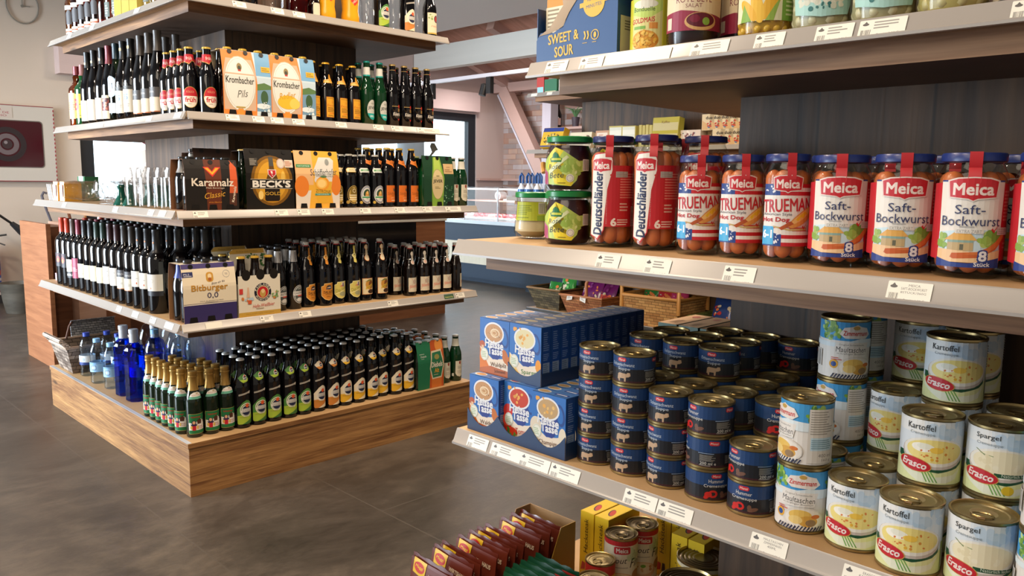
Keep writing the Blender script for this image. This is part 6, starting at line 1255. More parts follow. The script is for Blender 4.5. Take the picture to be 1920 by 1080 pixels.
def saft():
    r, h = .0390, .152; o = jar('sausage_jar', r, h, '#1f2f6a'); sausages(o, r, h); seal(o, r, h)
    a = Art(); B = 34
    a.poly([(30, 22), (76, 24), (76, 114), (30, 116)], '#b3202a').poly([(-76, 24), (-34, 22), (-34, 116), (-76, 114)], '#b3202a').bars(40, 70, 70, 108, 9, '#c9706a', 3).bars(44, 36, 64, 46, 2, '#c9706a', 3)
    a.poly([(-36, 20), (36, 20), (38, 110), (-38, 110)], '#d9d4cc').rect(-38, 110, 38, 117, '#d9d4cc').poly([(-38, 117), (-24, 117), (-24, 119), (-38, 119)], '#26407f').poly([(24, 117), (38, 117), (38, 119), (24, 119)], '#26407f')
    a.poly([(-37, 34), (37, 34), (37, 54), (24, 60), (-20, 58), (-37, 56)], '#b9cfd9').blobs(24, 48, 13, 8, 26, 3, 6, ['#8fae4f', '#6f9a3f', '#a9bf6a'], 5).blobs(-30, 46, 6, 7, 12, 3, 5, ['#7f9f4a', '#98b066'], 6)
    a.rect(-24, 34, 4, 46, '#b09a70').rect(-24, 44, 4, 47, '#7f9a90').poly([(-28, 47), (8, 47), (-2, 58), (-14, 58)], '#cf9f52').rect(-10, 35, -6, 42, '#5a5a48').poly([(-37, 20), (37, 20), (37, 36), (20, 32), (-37, 36)], '#d6b48a')
    a.poly([(-20, 26), (-16, 24), (10, 26), (30, 36), (42, 50), (44, 54), (40, 55), (28, 42), (8, 33), (-18, 31)], '#b5592c').poly([(-6, 30), (14, 34), (30, 46), (38, 55), (42, 53), (34, 41), (16, 30)], '#c46e38')
    a.poly([(-38, 14), (37, 14), (36, 26), (0, 19), (-20, 20), (-38, 25)], '#25397c').text('8', 15, 28, 10, 13, '#25397c', 0, .09).text('8', 15, 28, 8.5, 12, '#dcdce0', 0, .03).text('Stück', 15, 18, 18, 5, '#dcdce0', 0, .02)
    meica(a, 0, 108, 58, 30); a.text('Saft-', -2, 84, 32, 11, '#31395f', 0, -.002).text('Bockwurst', 0, 70, 66, 11.5, '#31395f', 0, -.002).bars(-12, 62, 12, 64.5, 1, '#9a9a98').rect(-16, 55, 14, 60, '#cfccc4').text('EXTRA ZART', -1, 57.5, 26, 4, '#8a8a86').poly([(22, 60), (24, 62), (26, 59), (32, 67), (26, 56)], '#b8302c').rect(30, 54, 52, 63, '#b9b4b0').bars(32, 55, 50, 62, 3, '#9a9590', 2)
    a.build('label', on_cyl(r+.0003, 0), o, du=6); return o
def true():
    r, h = .0342, .1545; o = jar('sausage_jar', r, h, '#1f2f6a'); sausages(o, r, h, 6, .0122); seal(o, r, h, 12)
    a = Art(); a.rect(-40, 30, 48, 112, '#d9d4ce').rect(-40, 96, -14, 112, '#27407f').blobs(-28, 104, 10, 6, 8, 1.4, 1.8, ['#d9d9de'], 3)
    for k, c in enumerate(('#b3202a', '#d9d4ce', '#b3202a')): a.rect(-14, 96+5.4*k, 48, 101.4+5.4*k, c)
    for k, c in enumerate(('#b3202a', '#d9d4ce', '#b3202a', '#d9d4ce', '#b3202a')): a.rect(-24, 24+5.4*k, 48, 29.4+5.4*k, c)
    a.rect(-40, 24, -10, 46, '#27407f').ell(-10, 46, 14, 5, '#d9d4ce').blobs(-16, 34, 5, 9, 9, 1.3, 1.6, ['#d9d9de'], 5).rect(-40, 26, -21, 52, '#3f9ed0').text('6-1', -31, 41, 15, 11, '#dde4ea', 0, .04)
    a.poly([(-22, 51), (0, 46), (48, 48), (48, 51), (0, 49), (-22, 53)], '#b8a06a')
    meica(a, -4, 112, 42, 26); a.text("TRUEMAN'S", 2, 83, 84, 19, '#b3202a', 0, .012, 3).text('American Style', -18, 69, 42, 5, '#4a4a5a').text('Hot Dog', -20, 61, 40, 8, '#b3202a', 0, .02)
    a.poly([(-12, 51), (-8, 50), (34, 76), (44, 84), (46, 80), (40, 70), (0, 54)], '#a8502a').ell(20, 66, 25, 8, '#c98a44', 22, 36).ell(19, 68, 20, 4.2, '#d9b06a', 22, 36).poly([(-14, 50), (-10, 47), (6, 56), (2, 60)], '#a8502a').poly([(8, 62), (12, 60), (16, 66), (20, 64), (24, 70), (28, 68), (26, 72), (22, 74), (14, 68)], '#d9b02c').poly([(18, 52), (20, 54), (21, 51), (27, 58), (21, 48)], '#b8302c').rect(26, 46, 44, 54, '#b9b4b0')
    a.build('label', on_cyl(r+.0003, 0), o, du=5); return o
def deut():
    r, h = .0385, .190; o = jar('sausage_jar', r, h, '#1c2458'); sausages(o, r, h, 7, .0130, gap=.02); seal(o, r, h, 13)
    a = Art(); a.rect(-12, 36, 70, 140, '#b3202a').bars(20, 84, 66, 128, 10, '#cf7a70', 4).bars(20, 62, 40, 78, 3, '#cfa89c', 3).code(46, 38, 64, 70, '#3a3036', 14, 6, '#c9bcb6').text('6', 10, 44, 9, 13, '#dfd6ce', 0, .04).bars(16, 38, 38, 50, 3, '#d9c0b8', 6)
    a.poly([(-34, 150), (-28, 160), (0, 163), (6, 154), (8, 132), (0, 100), (-6, 30), (-18, 12), (-22, 16), (-36, 20)], '#b3272c').poly([(-33, 149), (-27, 158), (-1, 161), (5, 152), (6, 132), (-2, 100), (-8, 30), (-19, 15), (-23, 18), (-35, 22)], '#dcd6cc')
    a.text('Deutschländer', -19, 76, 108, 17, '#1e2344', .1, .035, 90); meica(a, -14, 140, 40, 26); a.poly([(2, 124), (4, 126), (5, 123), (11, 131), (5, 120)], '#b8302c').rect(12, 120, 34, 130, '#a8a29e').bars(14, 121, 33, 129, 3, '#8a8580'); a.bars(-3, 40, -2, 110, 24, '#b9b0a8')
    a.build('label', on_cyl(r+.0003, 0), o, du=6); return o
SA, TR, DE = saft(), true(), deut()
for i, (x, y) in enumerate(((1.110, .4655), (1.110, .3835), (1.108, .3020), (1.112, .2170), (1.192, .4300), (1.192, .3480), (1.192, .2660), (1.192, .1850))):
    put(SA, (x, y, ZM), 'bockwurst sausage jar with white farm label, %s row, %s from left' % (('front', 'second')[i > 3], ORD[i % 4]), 'jar', 'bockwurst jars', LEFT90+((.37, .38, .32, .25)[i] if i < 4 else .3))
for i, (x, y) in enumerate(((1.107, .6900), (1.110, .6165), (1.105, .5425), (1.182, .6560), (1.182, .5820), (1.180, .5080))):
    put(TR, (x, y, ZM), 'hot dog sausage jar with stars and stripes label, %s row, %s from left' % (('front', 'second')[i > 2], ORD[i % 3]), 'jar', 'hot dog jars', LEFT90+.62)
for i, (x, y) in enumerate(((1.118, .8720), (1.126, .7870), (1.205, .8320), (1.206, .7420), (1.284, .830))):
    put(DE, (x, y, ZM), 'tall sausage jar with upright white strip and dark blue lid, %s' % ('front left', 'front right', 'second row left', 'second row right', 'third row')[i], 'jar', 'tall sausage jars', LEFT90+.5)
# beetroot jars
def beet():
    r, h = .0425, .0955; pr = [(r-.006, 0), (r-.001, .004), (r, .01), (r, h-.030), (r-.004, h-.022), (r-.006, h-.014), (r-.006, h-.003)]; b = MB(); b.lathe(pr, glass('#f0eef0', 'beetjar', .03, 1, .8), 30); o = b.build('beetroot_jar')
    b = MB(); b.lathe([(r-.008, .002), (r-.0022, .011), (r-.0022, h-.032), (r-.008, h-.016)], col('#2a0612', .3), 26); b.build('beetroot', o)
    b = MB(); b.lathe([(r-.005, h-.011), (r-.0012, h-.010), (r-.0012, h-.0018), (r-.004, h), (.001, h+.0005)], col('#147a3c', .3), 32, cap1=False); b.build('green_lid', o)
    a = Art(); P = [(-36, 12), (26, 8), (36, 18), (40, 32), (58, 36), (58, 54), (40, 52), (30, 58), (12, 70), (-4, 76), (-16, 66), (-38, 48)]
    a.poly(P, '#a9c05e').poly([(-16, 66), (-4, 76), (12, 70), (0, 52), (-14, 30), (-4, 12), (26, 8), (30, 14), (10, 22), (-24, 40)], '#dccb34').blobs(30, 40, 18, 12, 26, 3, 8, ['#b9cc72', '#9dba58', '#cbd896', '#8fae4c'], 6).poly([(-36, 12), (-20, 10), (-22, 32), (-38, 40)], '#a86a8a').ell(-30, 22, 8, 11, '#a0486c').poly([(-20, 34), (18, 62), (22, 58), (-16, 28)], '#cfd6a8')
    a.poly([(-16, 56), (-14, 50), (8, 50), (10, 56), (4, 59), (2, 64), (-4, 68), (-9, 64), (-10, 59)], '#1c6a34').rect(-13, 53, 8, 57, '#b9c03a').text('Rote', -6, 42, 28, 9, '#4a5242', .25, 0, 3).text('Bete', -2, 27, 30, 10, '#3c4436', .25, 0, 3).ell(24, 22, 7, 7, '#d9d8d0').ring(24, 22, 5.5, 5.5, .8, '#8f8f88').bars(2, 12, 24, 15, 1, '#7a6a1c').code(48, 36, 60, 54, '#44444a', 9, 3)
    a.build('label', on_cyl(r+.0003, 0), o, du=6); return o
BE = beet()
for x, y, w in ((1.105, .9610, 'front'), (1.196, .9280, 'second row'), (1.29, .928, 'third row')):
    for k in range(2):
        if w == 'third row' and k: continue
        put(BE, (x, y, ZM+k*.0962), 'beetroot jar with green lid, %s, %s' % (w, ('lower', 'upper')[k] if w != 'third row' else 'single'), 'jar', 'beetroot jars', LEFT90+.25-.06*k)
# creamed horseradish jars
def cream():
    pr = [(.024, 0), (.033, .003), (.0385, .014), (.0375, .026), (.0345, .045), (.0325, .068), (.0335, .080), (.0335, .087)]
    b = MB(); b.lathe(pr, JARGLASS, 28); o = b.build('cream_jar'); b = MB(); b.lathe([(.020, .003), (.0360, .015), (.0350, .027), (.0322, .046), (.0305, .070)], col('#c6b794', .5), 26); b.build('cream_filling', o)
    b = MB(); b.lathe([(.0335, .080), (.0362, .081), (.0362, .089), (.034, .091), (.001, .0915)], col('#147a3c', .3), 30, cap1=False); b.build('green_lid', o)
    Art().rect(-44, 0, 44, 36, '#a3ad2c').bars(-40, 4, 2, 34, 9, '#6a7a1c', 3).code(10, 14, 26, 34, '#55554a', 10, 3, '#c4c0b4').rect(6, 0, 44, 10, '#7f9a2a').build('label', on_lathe(pr, .036, .035), o, du=6, dv=6); return o
CJ = cream()
for i, (x, y) in enumerate(((1.150, 1.092), (1.150, 1.012), (1.236, 1.060))): put(CJ, (x, y, ZM), 'bulging jar of pale cream with lime label, %s' % ('leftmost at the shelf end', 'partly behind the beetroot jar', 'in the second row')[i], 'jar', 'pale cream jars', LEFT90+.8)

# ---- upper shelf of the foreground island
o = empty('display_box', (1.112, .960, ZU)); o.rotation_euler.z = LEFT90; tag(o, 'torn blue display box with yellow sweet and sour lettering', 'box')
b = MB(); m = col('#1f4a80', .45); cd_ = col('#a08c74', .8); t = .0015; W_ = .094
front_ = [(-W_, 0), (W_, 0), (W_, .130), (.015, .130), (.0, .100), (-.016, .084), (-.028, .062), (-.052, .052), (-.066, .056), (-.084, .055), (-W_, .042)]
b.prism(front_, 'y', 0, t, m); b.box(W_-t, W_, t, .17, 0, .130, m); b.box(-W_, -W_+t, t, .17, 0, .10, m); b.box(-W_, W_, .17, .17+t, 0, .130, m); b.box(-W_+t, W_-t, t, .17, 0, t, cd_); b.build('box_body', o)
b = MB(); b.sheet([[(-.088, -.0004, .050), (-.060, -.0006, .052), (-.030, -.0006, .060), (-.014, -.0006, .084), (.004, -.0004, .104)], [(-.072, -.0020, .056), (-.05, -.0024, .060), (-.034, -.0026, .072), (-.020, -.0024, .092), (-.006, -.002, .112)], [(-.060, -.0030, .060), (-.046, -.0034, .074), (-.036, -.0036, .086), (-.026, -.0034, .096), (-.030, -.0024, .112)]], col('#b9a48c', .8), .0006, False); b.build('torn_flap', o)
Art().text('SWEET &', -28, 42, 72, 17, '#d2ac3a', 0, .02, 3).text('SOUR', -26, 18, 44, 18, '#d2ac3a', 0, .02, 3).ell(42, 92, 24, 24, '#d2ac3a').poly([(10, 86), (74, 92), (74, 100), (10, 94)], '#d2ac3a').text('READY IN', 42, 100, 30, 6, '#2a4a7a', 0, 0, 6).text('MINUTES', 42, 88, 34, 6, '#2a4a7a', 0, 0, 6).ring(46, 38, 9, 9, 1.6, '#d2ac3a').ell(46, 38, 3, 5, '#d2ac3a').poly([(20, 32), (24, 32), (26, 38), (24, 46), (20, 46), (23, 38)], '#d2ac3a').poly([(27, 32), (31, 32), (33, 38), (31, 46), (27, 46), (30, 38)], '#d2ac3a').bars(18, 25, 34, 27, 1, '#d2ac3a').bars(40, 25, 54, 27, 1, '#d2ac3a').build('printed_front', on_flat(0, 0), o)
Art().rect(8, 6, 60, 66, '#c2bdb2').bars(20, 42, 56, 60, 4, '#6a675f', 4).build('side_label', on_plane((W_, 0, 0), (0, 1, 0), (0, 0, 1)), o)
b = MB(); b.box(-.026, .026, -.008, .008, 0, .118, paper('#cf8a2c'), .002); PK = b.build('noodle_packet'); Art().rect(-24, 30, 24, 100, '#d6cbb0').bars(-20, 34, 20, 98, 9, '#8a7a5a', 3).build('printed_back', on_flat(-.008, 0), PK)
for i, (x, y) in enumerate(((1.135, 1.020), (1.135, .963), (1.16, 1.02), (1.16, .963), (1.185, .99))): put(PK, (x, y, ZU+.0018), 'orange packet standing in the torn blue box, %s' % ('front left', 'front right', 'second row left', 'second row right', 'third row')[i], 'packet', 'orange packets', LEFT90)
def mais():
    r, h = .0365, .0905; a = Art(); W = PI*r*1000*.98
    a.rect(-W, 5, W, 86, '#c9c43a').rect(-30, 5, 24, 86, '#d6cf8a').poly([(-30, 60), (0, 52), (24, 66), (24, 86), (-30, 86)], '#b8cf6a').ell(-6, 76, 22, 7, '#d9d8c8').text('Bonduelle', -8, 68, 38, 7, '#3c5a2c', 0, .01).text('GOLDMAIS', -10, 50, 42, 8, '#b5302c', .1, .02, 4).rect(-26, 36, -4, 41, '#7aa84a').rect(2, 36, 16, 46, '#cf8a3c').ell(-6, 18, 24, 16, '#c9882c').blobs(-6, 18, 21, 14, 90, 2, 3.4, ['#d9a83a', '#cf962c', '#e0b856'], 6).bars(34, 10, 52, 82, 14, '#6a7a2a', 4)
    return can('vegetable_tin', r, h, a, lidc=col('#c4c0b4', .3, .9))
MC = mais()
for k in range(2): put(MC, (1.152, .824, ZU+k*.0907), 'yellow green sweetcorn tin on the upper shelf, %s of two' % ('lower', 'upper')[k], 'tin', 'sweetcorn tins', LEFT90+.45)
def bigjar(name, fill, art, pieces=None, cap='#c9c4b8', dz=0):
    r, h = .0425, .135; pr = [(r-.006, 0), (r-.001, .004), (r, .012), (r, h-.03), (r-.006, h-.016), (r-.006, h-.003)]; b = MB(); b.lathe(pr, JARGLASS, 30); o = b.build(name)
    b = MB(); b.lathe([(r-.008, .003), (r-.0030, .013), (r-.0030, h-.034), (r-.009, h-.018)], col(fill, .35), 26); f = b.build('filling', o)
    if pieces:
        c, pr_ = pieces; rnd = random.Random(3); me = None
        for row in range(3):
            n = int(2*PI*(r-pr_)/(pr_*2.05))
            for k in range(n):
                if me is None:
                    b = MB(); b.lathe([(.0005, -pr_)]+[(pr_*math.cos(t), pr_*math.sin(t)) for t in (-1, -.5, 0, .5, 1)]+[(.0005, pr_)], col(c, .3), 10, cap0=False, cap1=False); me = b.mesh('piece')
                a_ = 2*PI*(k+.5*(row % 2))/n; link(me, 'piece', f, ((r-pr_-.0015)*math.cos(a_), (r-pr_-.0015)*math.sin(a_), .004+pr_+row*pr_*1.75))
    b = MB(); b.lathe([(r-.005, h-.012), (r-.002, h-.011), (r-.002, h-.001), (.001, h)], col(cap, .3), 28, cap1=False); b.build('screw_lid', o)
    art.build('label', on_cyl(r+.0003, dz), o, du=6); return o
a = Art(); a.poly([(-56, 22), (56, 22), (56, 92), (30, 98), (0, 100), (-30, 98), (-56, 92)], '#d6c6a8').poly([(-56, 22), (56, 22), (56, 44), (-20, 54), (-56, 50)], '#8a2440').ell(4, 86, 24, 8, '#d6c9b8').ell(4, 86, 22, 6.5, '#b3222a').text('Hengstenberg', 4, 86, 34, 4, '#d9c9c0').text('ROTE BETE', 0, 70, 58, 10, '#7a3a40').text('SALAT', 0, 60, 26, 6, '#7a3a40').ell(12, 36, 26, 14, '#c9a06a').ell(12, 38, 23, 11, '#5a1228').ell(20, 36, 6, 6, '#7aa040').ell(2, 40, 8, 6, '#7a1c3a').rect(-50, 26, -38, 44, '#cfc4b4').code(66, 22, 86, 38, '#3a3236', 12, 4, '#d6c6a8').rect(60, 20, 98, 90, '#d6c6a8').bars(64, 46, 94, 86, 9, '#9a8a7a', 3).code(68, 24, 88, 40, '#3a3236', 12, 4, '#d6c6a8')
RB = bigjar('beetroot_salad_jar', '#1f0510', a)
for x, y, rz, w in ((1.152, .7420, .57, 'front one beside the sweetcorn'), (1.270, .7650, -.7, 'turned one behind'), (1.225, .6870, .5, 'half hidden by the corn jar')): put(RB, (x, y, ZU), 'beetroot salad jar with red cream label, '+w, 'jar', 'beetroot salad jars', LEFT90+rz)
a = Art(); a.poly([(-50, 30), (60, 30), (60, 96), (-50, 96)], '#d3cfae').rect(24, 30, 60, 96, '#6f9a3a').text('Mais', -14, 76, 30, 9, '#8a9a7a').ell(8, 54, 10, 26, '#d9a52c', 18, -28).ell(-12, 50, 9, 24, '#dfb13a', 18, 14).ell(-26, 46, 8, 20, '#d9a52c', 18, 40).poly([(-40, 30), (-20, 30), (-34, 56)], '#7a9f3c').poly([(0, 30), (12, 30), (22, 64), (12, 50)], '#8aa848').bars(30, 36, 54, 90, 9, '#c4cf9a', 3)
o = bigjar('sweetcorn_jar', '#b58a22', a, ('#d6ab34', .0062), dz=-.010); o.location = (1.148, .6120, ZU); o.rotation_euler.z = LEFT90+.45; tag(o, 'sweetcorn jar with corn cob label on the upper shelf', 'jar')
a = Art(); a.poly([(-44, 60), (-40, 34), (0, 28), (38, 32), (46, 58), (46, 96), (-44, 96)], '#9cc4bc').blobs(-18, 50, 14, 7, 14, 2, 5, ['#d3d2c2', '#c4c6b4'], 4).blobs(18, 48, 14, 7, 14, 2, 5, ['#d3d2c2', '#c4c6b4'], 7).blobs(0, 42, 24, 4, 6, 2, 4, ['#2f6a68'], 5).bars(-26, 66, 26, 76, 2, '#d3dcd6', 4)
ON = bigjar('pickled_onion_jar', '#aaa37c', a, ('#cfc8a4', .0098), dz=-.014)
for i, y in enumerate((.5260, .4400)): put(ON, (1.148, y, ZU), 'pickled onion jar with turquoise label, %s' % ('beside the corn jar', 'right one')[i], 'jar', 'pickled onion jars', LEFT90+.42-.06*i)
a = Art(); a.poly([(-40, 40), (-30, 32), (30, 32), (42, 44), (42, 96), (-40, 96)], '#cf9a2c').bars(-24, 44, 24, 54, 1, '#dcb85a').poly([(-36, 60), (38, 66), (38, 90), (-36, 90)], '#d8c07a')
o = bigjar('pickle_jar', '#b0a262', a, ('#c4b985', .0098), dz=-.014); o.location = (1.148, .3540, ZU); o.rotation_euler.z = LEFT90+.28; tag(o, 'pickle jar with golden label on the upper shelf', 'jar')
b = MB(); b.lathe([(.050, 0), (.053, .004), (.053, .09), (.045, .1)], col('#b9a88a', .4), 28); o = b.build('pale_tub', None, (1.158, .2560, ZU)); tag(o, 'pale round tub at the right end of the upper shelf', 'tub')
b = MB(); b.lathe([(.0535, 0), (.0535, .006)], col('#2a2a2c', .4), 28, cap0=False, cap1=False); b.build('dark_foot_band', o)

# ---- plinth of the foreground island
def sachet(name, body, art, w=.132, h=.158, th=.014):
    """pillow packet with crimped top and bottom, facing -y"""
    b = MB(); rows = []; N = 10
    for s in (-1, 1):
        R_ = []
        for j in range(9):
            v = j/8; pv = math.sin(PI*min(1, max(0, (v-.04)/.92)))**.6
            R_.append([(-w/2+w*i/N+.0012*math.sin(9*v+i), s*(.0005+th/2*pv*math.sin(PI*i/N)**.5)+.0012*math.sin(5.1*v+1.7*i)*pv, h*v+(.002*math.sin(i*1.9) if j == 8 else 0)) for i in range(N+1)])
        b.sheet(R_ if s < 0 else [list(reversed(q)) for q in R_], col(body, .22, 0, .6))
    o = b.build(name)
    def f(u, v, off):
        i = min(1, max(0, (u+w/2)/w)); vv = v/h; pv = math.sin(PI*min(1, max(0, (vv-.04)/.92)))**.6
        return (u, -(.0008+th/2*pv*math.sin(PI*i)**.5)-off-.0022, v)
    art.build('printed_front', f, o, du=9, dv=9); return o
def tilt(o, ang): o.rotation_euler = (0, ang, LEFT90) if False else (ang, 0, LEFT90)
a = Art(); a.poly([(-66, 6), (66, 6), (66, 150), (-66, 150)], '#5f2415').blobs(20, 50, 40, 34, 20, 8, 20, ['#7a3420', '#8a4228', '#6a2a18'], 4).poly([(-56, 121), (-14, 117), (-11, 150), (-55, 152)], '#cfa81e').ell(-34, 135, 18, 11, '#b3231e', 26, -4).text('Maggi', -34, 135.5, 26, 8, '#d9b02c', .1, .02, -4).text('WIRTSHAUS', 26, 126, 54, 9, '#cdb9a0', 0, .03, -3).text('Käse &', -16, 104, 40, 13, '#d2a53a', 0, .01, -3).text('Lauch', -14, 86, 36, 13, '#d2a53a', 0, .01, -3)
MG = sachet('gravy_sachet', '#561f12', a)
mx_ = [.985, 1.037, 1.067, 1.107, 1.139, 1.169, 1.188, 1.239, 1.279, 1.300]
for i, x in enumerate(mx_):
    o = put(MG, (x-.022, 1.197, ZP+.0022), 'brown gravy sachet with yellow logo, %s from the front' % ORD[i], 'sachet', 'brown gravy sachets', LEFT90)
    o.rotation_euler = (-.10-.03*math.sin(i*2.2), .02*math.sin(i*3.1), LEFT90-.03)
b = MB(); m = col('#8a6a1c', .5); cd_ = col('#9a7a54', .7); t = .0016; X0, X1, Y0, Y1 = .925, 1.338, 1.122, 1.266
b.box(X0, X1, Y0, Y1, 0, t, cd_); b.box(X1-t, X1, Y0+t, Y1-t, t, .160, cd_); b.prism([(X0, t), (X1, t), (X1, .160), (X1-.05, .160), (X1-.10, .05), (X0, .03)], 'y', Y0, Y0+t, m); b.prism([(X0, t), (X1, t), (X1, .160), (X1-.05, .160), (X1-.10, .05), (X0, .03)], 'y', Y1-t, Y1, cd_)
tag(b.build('display_box', None, (0, 0, ZP+.001)), 'open brown cardboard display box holding the brown sachets', 'box')
a = Art(); a.poly([(-60, 4), (60, 4), (60, 134), (-60, 134)], '#14482c').rect(-60, 40, 60, 100, '#1c5a36').text('Knorr', -20, 108, 56, 18, '#d9d4c8', .2, .02).poly([(20, 134), (60, 134), (60, 96), (34, 110)], '#b8302a').ell(10, 60, 34, 22, '#7a9a5a')
KN = sachet('herb_sachet', '#12402a', a, .122, .142)
for i, x in enumerate((1.075, 1.098, 1.121, 1.144, 1.167)):
    o = put(KN, (x, 1.046, ZP+.001), 'dark green herb sachet with red corner, %s from the front' % ORD[i], 'sachet', 'green herb sachets', LEFT90); o.rotation_euler = (-.16, 0, LEFT90)
b = MB(); b.box(-.0205, .0205, 0, .122, 0, .158, paper('#d2b022'), .0006); YB = b.build('mince_mix_box')
Art().text('Hacksteak', -2, 100, 84, 12, '#4a3a14', .1, -.004, 90).bars(8, 60, 10, 134, 18, '#9a8424').poly([(-16, 12), (-4, 16), (-3, 32), (-12, 34)], '#a83a30').poly([(-1, 14), (10, 14), (8, 34), (1, 34)], '#3a3032').build('printed_front', on_flat(0, 0), YB)
Art().rect(-19, 2, 19, 120, '#d6b62c').ell(0, 40, 8, 20, '#3a2c34', 20, 20).ell(1, 41, 6.5, 17, '#b8382e', 20, 20).rect(-6, 100, 6, 112, '#7a6a1c').build('printed_top', on_plane((0, 0, .158), (1, 0, 0), (0, 1, 0)), YB)
for i, (x, y) in enumerate(((1.400, 1.1390), (1.400, 1.0957), (1.530, 1.012), (1.530, .969), (1.452, .918), (1.452, .875), (1.452, .832))):
    if i == 6: continue
    put(YB, (x, y if i > 1 else y, ZP), 'yellow upright packet with black lettering, %s' % ('front left by the brown box', 'second by the ragout tins', 'third behind the ragout tins', 'fourth behind the ragout tins', 'right group, left one', 'right group, right one', '')[i], 'box', 'yellow packets on the plinth', LEFT90)
def ragout():
    r, h = .0383, .145; a = Art(); W = PI*r*1000*.98; a.rect(-W, 5, W, 139, '#d6cdb8').rect(-W, 128, W, 139, '#b3242a').rect(-W, 5, W, 18, '#b3242a').blobs(30, 104, 24, 14, 16, 5, 10, ['#a9b890', '#c2c8a8', '#b8c09c'], 4); a.rr(-18, 108, 22, 128, 4, '#cfc0b4'); a.rr(-16.5, 109.5, 20.5, 126.5, 3.4, '#b3202a').text('Meica', 2, 118, 27, 10, '#dccfc8', 0, .03)
    a.text('Ragout', -14, 92, 56, 18, '#2a2622', .35, -.006, 2).text('Fin', 34, 88, 28, 20, '#2a2622', .35, -.006, 2).bars(-30, 76, 36, 80, 1, '#9a9284', 4).ell(-2, 46, 34, 20, '#cfa27a').ell(-2, 50, 27, 14, '#d9c29a').blobs(0, 50, 20, 10, 14, 3, 6, ['#c99a6a', '#b57a4f', '#dcc8a4'], 4).ell(0, 56, 6, 4, '#6f9a3c').ell(40, 58, 14, 12, '#a8764c').rect(-W, 20, -52, 126, '#c9c9cc')
    return can('ragout_tin', r, h, a, lidc=col('#6f6450', .3, .9))
RG = ragout()
put(RG, (1.396, 1.035, ZP), 'tall white and red ragout tin, front one of two', 'tin', 'ragout tins', LEFT90+.68)
put(RG, (1.4735, 1.033, ZP), 'tall white and red ragout tin, rear one of two', 'tin', 'ragout tins', LEFT90+.75)
def tubtin(r, h, c): 
    a = Art(); W = PI*r*1000*.98; a.rect(-W, 6, W, h*1000-6, c).rect(-W, h*1000-40, W, h*1000-14, '#c9a32c').text('Eintopf', -10, h*1000-26, 60, 14, '#2c2418', 0, .03); 
    b = MB(); b.lathe([(r-.003, 0), (r, .001), (r, .004), (r-.0016, .006), (r-.0016, h-.006), (r, h-.004), (r, h-.001), (r-.002, h), (r-.004, h-.005)], TIN, 40, cap1=False); o = b.build('large_tin')
    b = MB(); p = [(r-.004, h-.005)]
    for k in range(4): q = r*(.86-.15*k); p += [(q, h-.005), (q-.002, h-.0036), (q-.005, h-.0036), (q-.007, h-.005)]
    b.lathe(p+[(.001, h-.005)], col('#6f6450', .32, .9), 40, cap0=False, cap1=False); b.build('lid', o); a.build('label', on_cyl(r-.0015, 0), o, du=8); return o
BT = tubtin(.057, .142, '#cfc4a4')
for i, (x, y) in enumerate(((1.437, .8460), (1.322, .812), (1.322, .695), (1.205, .790), (1.205, .72))): 
    if i == 3: continue
    put(BT, (x, y, ZP), 'large stew tin with dark ridged lid, %s' % ('upper left of the group', 'front left one', 'right one under the shelf', '', 'far right one under the shelf')[i], 'tin', 'large stew tins', LEFT90-.6)
P_SM, H_SM = .034, .108
a = Art(); a.rect(-100, 5, 100, 103, '#b8302a').rect(-100, 40, 100, 80, '#d0a42c'); ST = can('small_tin', P_SM, H_SM, a)
for i, (x, y) in enumerate(((1.246, .992), (1.322, 1.035))): put(ST, (x, y, ZP), 'small tin with gold ring-pull lid beside the green sachets, %s' % ('front one', 'one behind the ragout tin')[i], 'tin', 'small ring-pull tins', LEFT90-.4+.5*i)
r, h = .034, .15; b = MB(); b.lathe([(r-.004, 0), (r, .004), (r, h-.02), (r-.004, h-.012), (r-.004, h)], JARGLASS, 24); o = b.build('meat_jar', None, (1.592, .905, ZP)); tag(o, 'clear jar of brown meat behind the yellow packets', 'jar')
b = MB(); b.lathe([(r-.006, .004), (r-.003, .01), (r-.003, h-.03)], col('#5a2c1c', .4), 20); b.build('meat', o); Art().rect(-30, 40, 30, 92, '#a8302c').text('E', -10, 66, 18, 22, '#d9d0c8', 0, .03).build('label', on_cyl(r+.0003, 0, -1.2), o, du=6)

# ================================================================== GOODS ON THE BACKGROUND ISLAND
Z3I2, Z3I1, Z3I3 = 1.3605, 1.7625, 1.018
def slab(name, w, d, h, c, loc, rz, lean, lb, cat='box', group=None, art=None):
    b = MB(); b.box(-w/2, w/2, 0, d, 0, h, paper(c)); o = b.build(name); 
    if art: art.build('printed_front', on_flat(0, 0), o, base=.001)
    o.location = (loc[0], loc[1], loc[2]+d*math.sin(lean)); o.rotation_euler = (-lean, 0, LEFT90+rz); tag(o, lb, cat, group); return o
slab('tilted_box', .20, .06, .15, '#c9a12c', (4.32, 3.95, Z3I2), 0, .35, 'yellow and navy box leaning at the left end of the background shelf', art=Art().rect(-98, 118, 98, 148, '#27377a').blobs(0, 62, 80, 40, 40, 5, 9, ['#3a3020', '#8a7a4a', '#d9c890'], 3).rect(-98, 2, 60, 12, '#27377a'))
slab('flat_box', .20, .05, .115, '#cfc6ac', (4.38, 3.72, Z3I2), 0, .15, 'cream box with dark print on the background shelf', art=Art().bars(-70, 60, 0, 80, 2, '#a8504a').blobs(60, 60, 26, 30, 14, 4, 12, ['#3a2c22', '#6a4a3a'], 5))
slab('small_box', .115, .05, .125, '#b58a6a', (4.38, 3.515, Z3I2), 0, 0, 'rosy brown small box beside the golden packs', art=Art().rect(-46, 60, 46, 110, '#d6c9b8').bars(-30, 70, 30, 100, 3, '#a85a44'))
